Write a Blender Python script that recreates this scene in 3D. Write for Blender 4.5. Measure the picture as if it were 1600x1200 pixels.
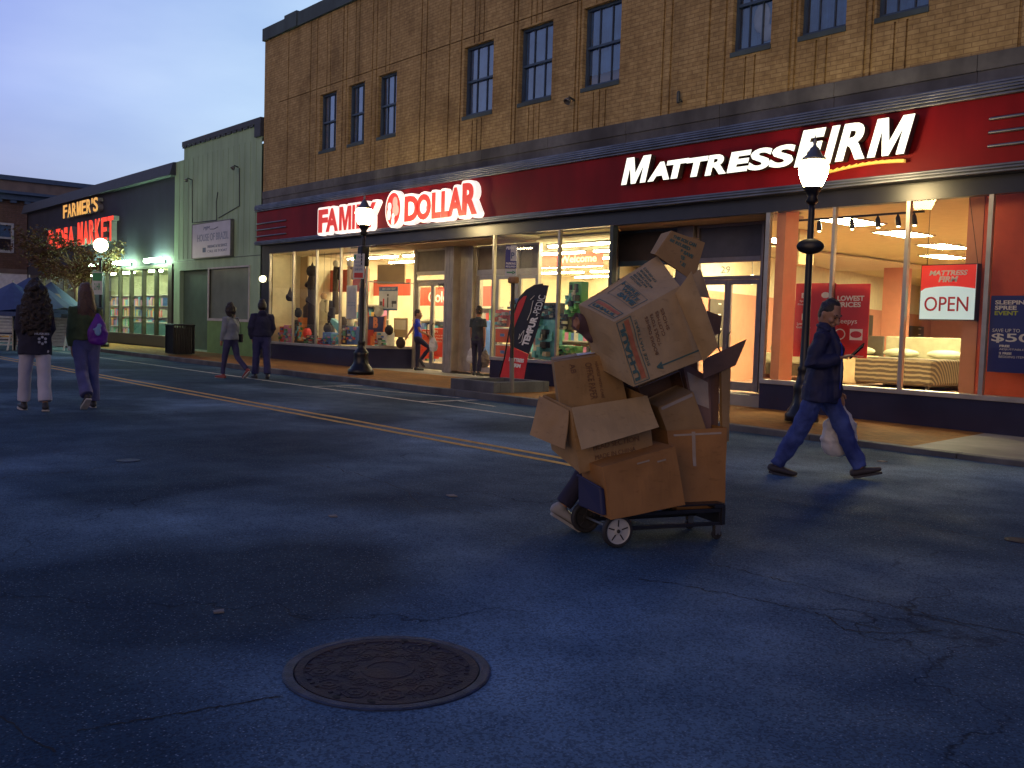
import bpy, bmesh, math, random
from mathutils import Vector, Matrix, noise
random.seed(7)
R = math.radians
for o in list(bpy.data.objects): bpy.data.objects.remove(o)
scene = bpy.context.scene
COL = scene.collection
TMP = bpy.data.scenes.new('workbench'); TVL = TMP.view_layers[0]
def evaluated(o):
    TMP.collection.objects.link(o); TVL.update(); return bpy.data.meshes.new_from_object(o.evaluated_get(TVL.depsgraph))
# ---------------------------------------------------------------- camera
CAM = Vector((0, 0, 1.28)); FPX = 1500.0
YAW, PITCH, ROLL = R(-49.497), R(-3.441), R(1.757)
fwd = Vector((math.sin(YAW)*math.cos(PITCH), math.cos(YAW)*math.cos(PITCH), math.sin(PITCH)))
rt = fwd.cross(Vector((0, 0, 1))).normalized(); up = rt.cross(fwd)
rt2 = rt*math.cos(ROLL) + up*math.sin(ROLL); up2 = up*math.cos(ROLL) - rt*math.sin(ROLL)
cd = bpy.data.cameras.new('camera'); cam = bpy.data.objects.new('camera', cd); COL.objects.link(cam)
cam.matrix_world = Matrix(((rt2.x, up2.x, -fwd.x, CAM.x), (rt2.y, up2.y, -fwd.y, CAM.y), (rt2.z, up2.z, -fwd.z, CAM.z), (0, 0, 0, 1)))
cd.sensor_fit = 'HORIZONTAL'; cd.sensor_width = 36; cd.lens = FPX/1600*36; cd.clip_start = 0.05; cd.clip_end = 2000
scene.camera = cam
# ---------------------------------------------------------------- sky (dusk)
W = bpy.data.worlds.new('World'); scene.world = W; W.use_nodes = True
nt = W.node_tree; nt.nodes.clear()
def N(t, kind, **kw):
    n = t.nodes.new(kind)
    for k, v in kw.items(): setattr(n, k, v)
    return n
out = N(nt, 'ShaderNodeOutputWorld'); bg = N(nt, 'ShaderNodeBackground'); nt.links.new(bg.outputs[0], out.inputs[0])
tc = N(nt, 'ShaderNodeTexCoord'); sep = N(nt, 'ShaderNodeSeparateXYZ'); nt.links.new(tc.outputs['Generated'], sep.inputs[0])
el = N(nt, 'ShaderNodeValToRGB'); nt.links.new(sep.outputs['Z'], el.inputs[0])     # elevation
cr = el.color_ramp; cr.elements[0].position = 0.0; cr.elements[0].color = (.40, .44, .66, 1)
cr.elements[1].position = 1.0; cr.elements[1].color = (.05, .10, .34, 1)
for p, c in ((.12, (.41, .46, .73, 1)), (.20, (.46, .56, .97, 1)), (.42, (.36, .46, .92, 1)), (.62, (.11, .18, .52, 1))):
    e = cr.elements.new(p); e.color = c
az = N(nt, 'ShaderNodeVectorMath', operation='DOT_PRODUCT'); nt.links.new(tc.outputs['Generated'], az.inputs[0])
az.inputs[1].default_value = (-.62, .78, .12)
azr = N(nt, 'ShaderNodeMapRange'); azr.inputs['From Min'].default_value = .78; azr.inputs['From Max'].default_value = .97; nt.links.new(az.outputs['Value'], azr.inputs[0])
ns = N(nt, 'ShaderNodeTexNoise'); ns.inputs['Scale'].default_value = 2.2; ns.inputs['Detail'].default_value = 4
nt.links.new(tc.outputs['Generated'], ns.inputs['Vector'])
ad = N(nt, 'ShaderNodeMath', operation='MULTIPLY_ADD'); nt.links.new(ns.outputs['Fac'], ad.inputs[0]); ad.inputs[1].default_value = .35; nt.links.new(azr.outputs[0], ad.inputs[2])
ad2 = N(nt, 'ShaderNodeMath', operation='SUBTRACT', use_clamp=True); nt.links.new(ad.outputs[0], ad2.inputs[0]); ad2.inputs[1].default_value = .17
mxs = N(nt, 'ShaderNodeMix', data_type='RGBA'); nt.links.new(ad2.outputs[0], mxs.inputs['Factor'])
nt.links.new(el.outputs[0], mxs.inputs['A']); mxs.inputs['B'].default_value = (.56, .80, 1.0, 1)
# the sky behind the camera is darker and deeper blue
bk = N(nt, 'ShaderNodeMapRange'); bk.inputs['From Min'].default_value = -.5; bk.inputs['From Max'].default_value = .6; bk.inputs['To Min'].default_value = .42; bk.inputs['To Max'].default_value = 1
nt.links.new(az.outputs['Value'], bk.inputs[0])
nt.links.new(mxs.outputs['Result'], bg.inputs[0])
sky = N(nt, 'ShaderNodeTexSky', sky_type='NISHITA', sun_disc=False); sky.sun_elevation = R(1.5); sky.sun_rotation = R(150)
sadd = N(nt, 'ShaderNodeMix', data_type='RGBA', blend_type='MULTIPLY'); sadd.inputs['Factor'].default_value = 0.0
cl = N(nt, 'ShaderNodeTexNoise'); cl.inputs['Scale'].default_value = 2.6; cl.inputs['Detail'].default_value = 6; mpc = N(nt, 'ShaderNodeMapping'); mpc.inputs['Scale'].default_value = (1, 1, 3.2); nt.links.new(tc.outputs['Generated'], mpc.inputs[0]); nt.links.new(mpc.outputs[0], cl.inputs['Vector']); clr = N(nt, 'ShaderNodeValToRGB'); nt.links.new(cl.outputs['Fac'], clr.inputs[0]); clr.color_ramp.elements[0].position = .38; clr.color_ramp.elements[1].position = .66; clr.color_ramp.elements[0].color = (.80, .84, .92, 1); clr.color_ramp.elements[1].color = (1.06, 1.04, 1.01, 1)
clm = N(nt, 'ShaderNodeMix', data_type='RGBA', blend_type='MULTIPLY'); clm.inputs['Factor'].default_value = 1; nt.links.new(mxs.outputs['Result'], clm.inputs['A']); nt.links.new(clr.outputs[0], clm.inputs['B'])
nt.links.new(clm.outputs['Result'], sadd.inputs['A']); nt.links.new(sky.outputs[0], sadd.inputs['B']); nt.links.new(sadd.outputs['Result'], bg.inputs[0])
nt.links.new(bk.outputs[0], bg.inputs[1])
# soft warm afterglow from behind the camera, low over the roofs opposite
sl = bpy.data.lights.new('sun', 'SUN'); sl.energy = .85; sl.angle = R(50); sl.color = (1, .62, .30)
so = bpy.data.objects.new('sun', sl); COL.objects.link(so)
so.rotation_euler = Vector((-.45, 1, -.16)).to_track_quat('-Z', 'Y').to_euler()
scene.view_settings.view_transform = 'Standard'; scene.view_settings.look = 'None'
scene.view_settings.exposure = 0; scene.view_settings.gamma = 1
scene.render.engine = 'CYCLES'; scene.cycles.use_denoising = True
scene.cycles.max_bounces = 6; scene.cycles.transparent_max_bounces = 16; scene.cycles.sample_clamp_indirect = 6

# ---------------------------------------------------------------- pixel -> place helpers (1600x1200 photograph)
def ray(x, y): return rt2*((x-800)/FPX) - up2*((y-600)/FPX) + fwd
def onz(x, y, z=0.0): d = ray(x, y); return CAM + d*((z-CAM.z)/d.z)
def ony(x, y, Y): d = ray(x, y); return CAM + d*(Y/d.y)
def dep(x, y, t): return CAM + ray(x, y)*t
# ---------------------------------------------------------------- materials
MATS = {}
def lin(c): return tuple(c[:3]) + (1,)
def mat(name, col, rough=.6, metal=0, var=.12, vs=6.0, bump=0.0, bs=40.0, spec=.5, emit=None, es=0, col2=None, streak=0):
    if name in MATS: return MATS[name]
    m = bpy.data.materials.new(name); m.use_nodes = True; t = m.node_tree; b = t.nodes['Principled BSDF']
    b.inputs['Roughness'].default_value = rough; b.inputs['Metallic'].default_value = metal
    b.inputs['Specular IOR Level'].default_value = spec
    c = N(t, 'ShaderNodeTexCoord'); nz = N(t, 'ShaderNodeTexNoise'); nz.inputs['Scale'].default_value = vs; nz.inputs['Detail'].default_value = 6
    t.links.new(c.outputs['Object'], nz.inputs['Vector'])
    r = N(t, 'ShaderNodeValToRGB'); t.links.new(nz.outputs['Fac'], r.inputs[0])
    r.color_ramp.elements[0].position = .3; r.color_ramp.elements[1].position = .7
    r.color_ramp.elements[0].color = lin([v*(1-var) for v in col]); r.color_ramp.elements[1].color = lin(col2 or [min(1, v*(1+var)) for v in col])
    if streak:
        sn = tnoise(t, c.outputs['Object'], 2.2, 5, (1, 1, .12)); sn2 = tnoise(t, c.outputs['Object'], .7, 3)
        k_ = mix(t, ramp(t, sn, .42, .68, (0, 0, 0), (streak,)*3), r.outputs[0], tuple(v*.35 for v in col)); k_ = mix(t, ramp(t, sn2, .45, .70, (0, 0, 0), (streak*.7,)*3), k_, tuple(v*.5 for v in col)); t.links.new(k_, b.inputs['Base Color'])
    else: t.links.new(r.outputs[0], b.inputs['Base Color'])
    if bump:
        n2 = N(t, 'ShaderNodeTexNoise'); n2.inputs['Scale'].default_value = bs; n2.inputs['Detail'].default_value = 5
        t.links.new(c.outputs['Object'], n2.inputs['Vector'])
        bp = N(t, 'ShaderNodeBump'); bp.inputs['Strength'].default_value = bump; bp.inputs['Distance'].default_value = .02
        t.links.new(n2.outputs['Fac'], bp.inputs['Height']); t.links.new(bp.outputs[0], b.inputs['Normal'])
    if emit: b.inputs['Emission Color'].default_value = lin(emit); b.inputs['Emission Strength'].default_value = es
    MATS[name] = m; return m
def glow(name, c, s): return mat(name, [min(1, v*.8) for v in c], .4, 0, .02, emit=c, es=s)
def mix(t, fac, a, b, blend='MIX'):
    n = N(t, 'ShaderNodeMix', data_type='RGBA', blend_type=blend)
    for i, v in (('Factor', fac), ('A', a), ('B', b)):
        if isinstance(v, (int, float)): n.inputs[i].default_value = v
        elif isinstance(v, tuple): n.inputs[i].default_value = lin(v)
        else: t.links.new(v, n.inputs[i])
    return n.outputs['Result']
def ramp(t, src, p0, p1, c0=(0, 0, 0), c1=(1, 1, 1)):
    r = N(t, 'ShaderNodeValToRGB'); t.links.new(src, r.inputs[0]); e = r.color_ramp.elements
    e[0].position = p0; e[1].position = p1; e[0].color = lin(c0); e[1].color = lin(c1); return r.outputs[0]
def tnoise(t, vec, s, d=4, sc=None, dist=0):
    if sc:
        mp = N(t, 'ShaderNodeMapping'); mp.inputs['Scale'].default_value = sc[:3]
        if len(sc) > 3: mp.inputs['Rotation'].default_value = (0, 0, sc[3])
        t.links.new(vec, mp.inputs[0]); vec = mp.outputs[0]
    n = N(t, 'ShaderNodeTexNoise'); n.inputs['Scale'].default_value = s; n.inputs['Detail'].default_value = d; n.inputs['Distortion'].default_value = dist
    t.links.new(vec, n.inputs['Vector']); return n.outputs['Fac']
def newmat(name):
    m = bpy.data.materials.new(name); m.use_nodes = True; MATS[name] = m
    t = m.node_tree; return m, t, t.nodes['Principled BSDF'], N(t, 'ShaderNodeTexCoord')
def bumpto(t, b, h, st, di):
    bp = N(t, 'ShaderNodeBump'); bp.inputs['Strength'].default_value = st; bp.inputs['Distance'].default_value = di
    t.links.new(h, bp.inputs['Height']); t.links.new(bp.outputs[0], b.inputs['Normal'])
def asphalt():
    m, t, b, c = newmat('asphalt'); P = c.outputs['Object']
    big = tnoise(t, P, .30, 3, (1, .5, 1, .6), .9); mid = tnoise(t, P, 2.5, 6); fine = tnoise(t, P, 90, 3)
    col = mix(t, ramp(t, big, .40, .62), (.021, .048, .082), (.046, .094, .148))
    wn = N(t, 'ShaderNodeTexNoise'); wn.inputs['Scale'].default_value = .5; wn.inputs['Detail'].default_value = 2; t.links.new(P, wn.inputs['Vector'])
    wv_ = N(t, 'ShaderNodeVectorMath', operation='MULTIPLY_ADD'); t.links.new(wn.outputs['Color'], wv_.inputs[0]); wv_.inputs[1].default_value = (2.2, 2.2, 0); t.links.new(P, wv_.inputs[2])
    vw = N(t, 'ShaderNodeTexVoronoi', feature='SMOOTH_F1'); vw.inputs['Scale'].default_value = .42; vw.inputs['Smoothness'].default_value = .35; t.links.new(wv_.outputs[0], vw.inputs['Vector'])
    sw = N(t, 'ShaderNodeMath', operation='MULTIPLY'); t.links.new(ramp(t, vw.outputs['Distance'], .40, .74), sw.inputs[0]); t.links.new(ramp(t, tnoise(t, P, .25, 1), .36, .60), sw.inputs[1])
    col = mix(t, sw.outputs[0], col, (.19, .30, .42))  # soft pale bands: light reflected from windows, painted into the asphalt colour
    col = mix(t, ramp(t, mid, .3, .75), col, mix(t, .5, col, (.018, .034, .066)))
    v = N(t, 'ShaderNodeTexVoronoi'); v.inputs['Scale'].default_value = 115; t.links.new(P, v.inputs['Vector'])
    grain = ramp(t, v.outputs['Distance'], .05, .5, (1, 1, 1), (0, 0, 0))
    sel = N(t, 'ShaderNodeSeparateColor'); t.links.new(v.outputs['Color'], sel.inputs[0])
    pick = N(t, 'ShaderNodeMath', operation='MULTIPLY'); t.links.new(ramp(t, sel.outputs[0], .84, .93), pick.inputs[0]); t.links.new(grain, pick.inputs[1])
    col = mix(t, pick.outputs[0], col, (.30, .36, .42))
    dk = N(t, 'ShaderNodeMath', operation='MULTIPLY'); t.links.new(ramp(t, sel.outputs[1], .55, .7), dk.inputs[0]); dk.inputs[1].default_value = .45
    col = mix(t, dk.outputs[0], col, (.014, .015, .025))
    # cracks
    wp = N(t, 'ShaderNodeVectorMath', operation='MULTIPLY_ADD'); nzc = N(t, 'ShaderNodeTexNoise'); nzc.inputs['Scale'].default_value = 1.6; nzc.inputs['Detail'].default_value = 7
    t.links.new(P, nzc.inputs['Vector']); t.links.new(nzc.outputs['Color'], wp.inputs[0]); wp.inputs[1].default_value = (1.3, 1.3, 0); t.links.new(P, wp.inputs[2])
    v2 = N(t, 'ShaderNodeTexVoronoi', feature='DISTANCE_TO_EDGE'); v2.inputs['Scale'].default_value = .33; t.links.new(wp.outputs[0], v2.inputs['Vector'])
    ck = ramp(t, v2.outputs['Distance'], .0006, .0035, (1, 1, 1), (0, 0, 0))
    ck2 = N(t, 'ShaderNodeMath', operation='MULTIPLY'); t.links.new(ck, ck2.inputs[0]); t.links.new(ramp(t, tnoise(t, P, .8, 2), .45, .6), ck2.inputs[1])
    ck3 = N(t, 'ShaderNodeMath', operation='MULTIPLY'); t.links.new(ck2.outputs[0], ck3.inputs[0]); ck3.inputs[1].default_value = .7; col = mix(t, ck3.outputs[0], col, (.006, .007, .014))
    t.links.new(col, b.inputs['Base Color'])
    hh = N(t, 'ShaderNodeMath', operation='SUBTRACT'); t.links.new(fine, hh.inputs[0]); t.links.new(ck2.outputs[0], hh.inputs[1])
    bumpto(t, b, hh.outputs[0], .55, .012)
    t.links.new(ramp(t, mid, .3, .7, (.75,)*3, (.95,)*3), b.inputs['Roughness']); b.inputs['Specular IOR Level'].default_value = .07
    return m
def bricks(name, c1, c2, mort, w, h, ms, axes='XZ', stain=(.10, .06, .03), rough=.85, sa=.5):
    m, t, b, c = newmat(name); P = c.outputs['Object']
    s = N(t, 'ShaderNodeSeparateXYZ'); t.links.new(P, s.inputs[0]); cb = N(t, 'ShaderNodeCombineXYZ')
    t.links.new(s.outputs[axes[0]], cb.inputs[0]); t.links.new(s.outputs[axes[1]], cb.inputs[1])
    k = N(t, 'ShaderNodeTexBrick'); k.inputs['Scale'].default_value = 1; k.inputs['Brick Width'].default_value = w; k.inputs['Row Height'].default_value = h
    k.inputs['Mortar Size'].default_value = ms; k.inputs['Mortar Smooth'].default_value = .2; k.inputs['Bias'].default_value = -.1
    k.inputs['Color1'].default_value = lin(c1); k.inputs['Color2'].default_value = lin(c2); k.inputs['Mortar'].default_value = lin(mort)
    t.links.new(cb.outputs[0], k.inputs['Vector'])
    n1 = tnoise(t, P, .9, 5); n2 = tnoise(t, P, 9, 3)
    sf = N(t, 'ShaderNodeMath', operation='MULTIPLY'); t.links.new(ramp(t, n1, .48, .72), sf.inputs[0]); sf.inputs[1].default_value = sa
    col = mix(t, sf.outputs[0], k.outputs['Color'], stain)
    col = mix(t, ramp(t, n2, .35, .65, (.35,)*3, (.0,)*3), col, stain)
    if axes == 'XZ': col = mix(t, ramp(t, tnoise(t, P, 1.6, 5, (1, 1, .10)), .50, .74, (0, 0, 0), (.45,)*3), col, tuple(v*.5 for v in stain))
    t.links.new(col, b.inputs['Base Color']); b.inputs['Roughness'].default_value = rough; b.inputs['Specular IOR Level'].default_value = .12
    iv = N(t, 'ShaderNodeMath', operation='SUBTRACT'); iv.inputs[0].default_value = 1; t.links.new(k.outputs['Fac'], iv.inputs[1])
    bumpto(t, b, iv.outputs[0], .6, .008); return m
def stone(name, base, dark, s=1.2, rough=.8):
    m, t, b, c = newmat(name); P = c.outputs['Object']
    n1 = tnoise(t, P, s, 7, (1, 1, .45)); n2 = tnoise(t, P, s*9, 4)
    col = mix(t, ramp(t, n1, .36, .64), dark, base); col = mix(t, ramp(t, n2, .3, .7, (.3,)*3, (0,)*3), col, dark)
    t.links.new(col, b.inputs['Base Color']); b.inputs['Roughness'].default_value = rough; bumpto(t, b, n2, .35, .01); return m
def glassmat(name, tint=(.93, .95, .93), refl=.10, rough=.01, dirt=.0):
    m = bpy.data.materials.new(name); m.use_nodes = True; t = m.node_tree; t.nodes.clear()
    o = N(t, 'ShaderNodeOutputMaterial'); tr = N(t, 'ShaderNodeBsdfTransparent'); tr.inputs[0].default_value = lin(tint)
    g = N(t, 'ShaderNodeBsdfGlossy'); g.inputs['Roughness'].default_value = rough; g.inputs[0].default_value = (1, 1, 1, 1)
    f = N(t, 'ShaderNodeFresnel'); f.inputs[0].default_value = 1.45
    ml = N(t, 'ShaderNodeMath', operation='MULTIPLY', use_clamp=True); t.links.new(f.outputs[0], ml.inputs[0]); ml.inputs[1].default_value = refl/.035
    mx = N(t, 'ShaderNodeMixShader'); t.links.new(ml.outputs[0], mx.inputs[0]); t.links.new(tr.outputs[0], mx.inputs[1]); t.links.new(g.outputs[0], mx.inputs[2])
    t.links.new(mx.outputs[0], o.inputs[0]); MATS[name] = m; return m
def cardboard(name, base, var=.1):
    m, t, b, c = newmat(name); P = c.outputs['Object']
    n1 = tnoise(t, P, 5, 5); n2 = tnoise(t, P, 60, 3, (1, 1, .15)); n3 = tnoise(t, P, 14, 4, (1, 1, 3))
    d = tuple(v*.62 for v in base)
    col = mix(t, ramp(t, n1, .35, .7, (.55,)*3, (0,)*3), base, d); col = mix(t, ramp(t, n3, .60, .72, (0,)*3, (.4,)*3), col, tuple(v*.5 for v in base))
    t.links.new(col, b.inputs['Base Color']); b.inputs['Roughness'].default_value = .75; b.inputs['Specular IOR Level'].default_value = .25
    ad_ = N(t, 'ShaderNodeMath', operation='ADD'); t.links.new(n1, ad_.inputs[0]); t.links.new(n2, ad_.inputs[1]); bumpto(t, b, ad_.outputs[0], .3, .006); return m
# ---------------------------------------------------------------- mesh helpers
class MB:
    def __init__(s): s.v = []; s.f = []
    def quad(s, *p):
        n = len(s.v); s.v += [Vector(q) for q in p]; s.f.append(tuple(range(n, n+len(p)))); return s
    def box(s, x0, x1, y0, y1, z0, z1):
        n = len(s.v); s.v += [Vector(p) for p in ((x0, y0, z0), (x1, y0, z0), (x1, y1, z0), (x0, y1, z0), (x0, y0, z1), (x1, y0, z1), (x1, y1, z1), (x0, y1, z1))]
        s.f += [tuple(n+i for i in q) for q in ((0, 3, 2, 1), (4, 5, 6, 7), (0, 1, 5, 4), (1, 2, 6, 5), (2, 3, 7, 6), (3, 0, 4, 7))]; return s
    def hexa(s, a, b):      # two quads, a in front of b
        n = len(s.v); s.v += [Vector(p) for p in list(a)+list(b)]
        s.f += [tuple(n+i for i in q) for q in ((0, 1, 2, 3), (7, 6, 5, 4), (0, 4, 5, 1), (1, 5, 6, 2), (2, 6, 7, 3), (3, 7, 4, 0))]; return s
    def prism(s, pts, vec):
        n = len(s.v); k = len(pts); vec = Vector(vec); s.v += [Vector(p) for p in pts] + [Vector(p)+vec for p in pts]
        s.f.append(tuple(range(n, n+k))); s.f.append(tuple(range(n+2*k-1, n+k-1, -1)))
        for i in range(k): j = (i+1) % k; s.f.append((n+i, n+k+i, n+k+j, n+j))
        return s
    def tube(s, pts, rad, seg=10, lat=None, cap=True, round_=3):
        pts = [Vector(p) for p in pts]; k = len(pts)
        rad = [(r, r) if isinstance(r, (int, float)) else r for r in (rad if isinstance(rad, (list, tuple)) and not (len(rad) == 2 and k != 2 and isinstance(rad[0], (int, float))) else [rad]*k)]
        rings = []; last = None
        for i, p in enumerate(pts):
            t = (pts[min(i+1, k-1)] - pts[max(i-1, 0)]); t = t.normalized() if t.length > 1e-9 else Vector((0, 0, 1))
            l = Vector(lat) if lat is not None else (Vector((0, 0, 1)) if abs(t.z) < .9 else Vector((1, 0, 0)))
            if lat is None and last is not None: l = last
            u = (l - t*l.dot(t)).normalized(); last = u; w = t.cross(u); rings.append((p, t, u, w, rad[i][0], rad[i][1]))
        if round_ and cap:
            p, t, u, w, a, b = rings[0]; h = min(a, b); pre = [(p-t*h*.87, t, u, w, a*.5, b*.5), (p-t*h*.5, t, u, w, a*.87, b*.87)] if int(round_) & 1 else []
            p, t, u, w, a, b = rings[-1]; h = min(a, b); post = [(p+t*h*.5, t, u, w, a*.87, b*.87), (p+t*h*.87, t, u, w, a*.5, b*.5)] if int(round_) & 2 else []
            rings = pre+rings+post
        base = len(s.v)
        for p, t, u, w, a, b in rings:
            for q in range(seg): an = 2*math.pi*q/seg; s.v.append(p + u*(a*math.cos(an)) + w*(b*math.sin(an)))
        for i in range(len(rings)-1):
            for q in range(seg):
                q2 = (q+1) % seg; A = base+i*seg; s.f.append((A+q, A+q2, A+seg+q2, A+seg+q))
        if cap: s.f.append(tuple(base+q for q in range(seg-1, -1, -1))); s.f.append(tuple(base+(len(rings)-1)*seg+q for q in range(seg)))
        return s
    def lathe(s, c, prof, seg=24):   # prof (r,z)
        base = len(s.v); c = Vector(c)
        for r, z in prof:
            for q in range(seg): an = 2*math.pi*q/seg; s.v.append(c + Vector((r*math.cos(an), r*math.sin(an), z)))
        for i in range(len(prof)-1):
            for q in range(seg):
                q2 = (q+1) % seg; A = base+i*seg; s.f.append((A+q, A+q2, A+seg+q2, A+seg+q))
        s.f.append(tuple(base+q for q in range(seg-1, -1, -1))); s.f.append(tuple(base+(len(prof)-1)*seg+q for q in range(seg))); return s
    def ball(s, c, r, seg=12, rings=8):
        r = Vector((r, r, r)) if isinstance(r, (int, float)) else Vector(r); c = Vector(c); n = len(s.v); s.v.append(c+Vector((0, 0, -r.z)))
        for i in range(1, rings):
            ph = -math.pi/2+math.pi*i/rings
            for q in range(seg): an = 2*math.pi*q/seg; s.v.append(c+Vector((r.x*math.cos(ph)*math.cos(an), r.y*math.cos(ph)*math.sin(an), r.z*math.sin(ph))))
        s.v.append(c+Vector((0, 0, r.z))); top = len(s.v)-1
        for q in range(seg): s.f.append((n, n+1+(q+1) % seg, n+1+q)); s.f.append((top, n+1+(rings-2)*seg+q, n+1+(rings-2)*seg+(q+1) % seg))
        for i in range(rings-2):
            for q in range(seg): A = n+1+i*seg; q2 = (q+1) % seg; s.f.append((A+q, A+q2, A+seg+q2, A+seg+q))
        return s
    def add(s, o):
        n = len(s.v); s.v += o.v; s.f += [tuple(i+n for i in f) for f in o.f]; return s
    def xf(s, M): s.v = [M @ v for v in s.v]; return s
def props(o, label=None, cat=None, group=None, kind=None):
    if label: o['label'] = label
    if cat: o['category'] = cat
    if group: o['group'] = group
    if kind: o['kind'] = kind
    return o
def thing(name, loc, label, cat, group=None, rz=0):
    o = bpy.data.objects.new(name, None); COL.objects.link(o); o.location = loc; o.rotation_euler = (0, 0, rz); o.empty_display_size = .1
    return props(o, label, cat, group)
def wloc(o):
    v = Vector((0, 0, 0))
    while o is not None: v = v+Vector(o.location); o = o.parent
    return v
def link(name, me, m, parent=None, smooth=False):
    o = bpy.data.objects.new(name, me); COL.objects.link(o)
    if m is not None:
        me.materials.clear(); me.materials.append(MATS[m] if isinstance(m, str) else m)
    if parent is not None: o.parent = parent
    if smooth:
        for p in me.polygons: p.use_smooth = True
    return o
def obj(name, mb, m, parent=None, smooth=False, bevel=0, local=False, kind=None, label=None, cat=None, group=None, fix=False):
    me = bpy.data.meshes.new(name); vs = mb.v
    if parent is not None and not local: L = wloc(parent); vs = [v-L for v in vs]
    me.from_pydata([tuple(v) for v in vs], [], mb.f); me.update()
    if fix:
        b = bmesh.new(); b.from_mesh(me); bmesh.ops.remove_doubles(b, verts=b.verts, dist=1e-5); bmesh.ops.recalc_face_normals(b, faces=b.faces); b.to_mesh(me); b.free()
    o = link(name, me, m, parent, smooth)
    if smooth and len(me.polygons) and smooth != 'all': pass
    if bevel:
        mod = o.modifiers.new('bevel', 'BEVEL'); mod.width = bevel; mod.segments = 2; mod.limit_method = 'ANGLE'
    if kind or label or cat or group: props(o, label, cat, group, kind)
    return o
def copy_tree(o, loc, label=None, rz=None):
    def rec(x, p):
        c = x.copy(); COL.objects.link(c); c.parent = p
        for ch in [k for k in KIDS if k[0] == x.name]: rec(ch[1], c)
        return c
    KIDS = [(k.parent.name, k) for k in bpy.data.objects if k.parent]
    c = rec(o, None); c.location = loc
    if rz is not None: c.rotation_euler = (0, 0, rz)
    if label: c['label'] = label
    return c
# ---------------------------------------------------------------- lettering
TC = {}
def text_norm(s, bold=0, spacing=1.0, shear=0, line=1.0, align='LEFT'):
    key = (s, bold, spacing, shear, line, align)
    if key in TC: return TC[key]
    if s == 'M':
        P = [(0, 0), (0, 1), (.30, 1), (.5, .36), (.70, 1), (1, 1), (1, 0), (.79, 0), (.79, .70), (.59, 0), (.41, 0), (.21, .70), (.21, 0)]; k = len(P)
        vs = [Vector((x, y, 0)) for x, y in P]+[Vector((x, y, 1)) for x, y in P]; fs = [(i, (i+1) % k, (i+1) % k+k, i+k) for i in range(k)]
        for q in ((0, 1, 12), (12, 1, 11), (11, 1, 2), (11, 2, 10), (10, 2, 3), (10, 3, 9), (9, 3, 4), (9, 4, 8), (8, 4, 5), (8, 5, 7), (7, 5, 6)): fs.append(q); fs.append(tuple(i+k for i in reversed(q)))
        TC[key] = (vs, fs); return TC[key]
    cu = bpy.data.curves.new('txt', 'FONT'); cu.body = s; cu.offset = bold; cu.space_character = spacing; cu.shear = shear; cu.space_line = line; cu.align_x = align
    cu.extrude = .5; cu.resolution_u = 4; cu.fill_mode = 'BOTH'
    o = bpy.data.objects.new('txt', cu); me = evaluated(o)
    vs = [v.co.copy() for v in me.vertices]; fs = [tuple(p.vertices) for p in me.polygons]
    bpy.data.objects.remove(o); bpy.data.curves.remove(cu); bpy.data.meshes.remove(me)
    x0 = min(v.x for v in vs); x1 = max(v.x for v in vs); y0 = min(v.y for v in vs); y1 = max(v.y for v in vs)
    vs = [Vector(((v.x-x0)/(x1-x0), (v.y-y0)/(y1-y0), v.z+.5)) for v in vs]
    TC[key] = (vs, fs); return TC[key]
def text_mb(s, o, u, v, n, bold=0, spacing=1.0, shear=0, line=1.0, align='LEFT'):
    # o lower left corner, u width vector, v height vector, n depth vector (towards the reader)
    vs, fs = text_norm(s, bold, spacing, shear, line, align); m = MB(); o, u, v, n = map(Vector, (o, u, v, n))
    m.v = [o+u*p.x+v*p.y+n*p.z for p in vs]; m.f = list(fs); return m
DECAL = [0, 0]
def follow(p, nrm, u, v):
    if not DECAL[1]: return p
    e = min(1, min(u, 1-u, v, 1-v)*4); off = Vector((DECAL[0]*2.7, DECAL[0]*1.3, DECAL[0])); return p+nrm*((noise.noise(p*4+off)+.32*noise.noise(p*13+off))*DECAL[1]*(.35+.65*e))
def text_quad(s, q, uv, th=.0015, off=.003, rot=0, **kw):
    # q = top-left, top-right, bottom-right, bottom-left of a face; uv = (u0,u1,v0,v1) with v from the top; rot in quarter turns
    tl, tr, br, bl = [Vector(p) for p in q]; nrm = (tr-tl).cross(tl-bl).normalized(); nrm = -nrm if nrm.dot(CAM-tl) < 0 else nrm
    vs, fs = text_norm(s, **kw); m = MB(); u0, u1, v0, v1 = uv
    for p in vs:
        x, y = p.x, p.y
        if rot == 1: x, y = 1-p.y, p.x
        if rot == 2: x, y = 1-p.x, 1-p.y
        if rot == 3: x, y = p.y, 1-p.x
        a = u0+(u1-u0)*x; b = v1+(v0-v1)*y
        top = tl.lerp(tr, a); bot = bl.lerp(br, a); m.v.append(follow(top.lerp(bot, b), nrm, a, b) + nrm*(off+th*p.z))
    m.f = list(fs); return m
def patch_quad(q, uv, th=.001, off=.002):
    tl, tr, br, bl = [Vector(p) for p in q]; nrm = (tr-tl).cross(tl-bl).normalized(); nrm = -nrm if nrm.dot(CAM-tl) < 0 else nrm
    P = lambda a, b: tl.lerp(tr, a).lerp(bl.lerp(br, a), b)
    u0, u1, v0, v1 = uv; m = MB(); nu = max(1, int(abs(u1-u0)*10)); nv = max(1, int(abs(v1-v0)*10)); Q = lambda a, b: follow(P(a, b), nrm, a, b)+nrm*(off+th)
    for i in range(nu):
        for j in range(nv):
            a0, a1, b0, b1 = u0+(u1-u0)*i/nu, u0+(u1-u0)*(i+1)/nu, v0+(v1-v0)*j/nv, v0+(v1-v0)*(j+1)/nv; f = [Q(a0, b0), Q(a1, b0), Q(a1, b1), Q(a0, b1)]; m.quad(*f)
    return m
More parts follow.
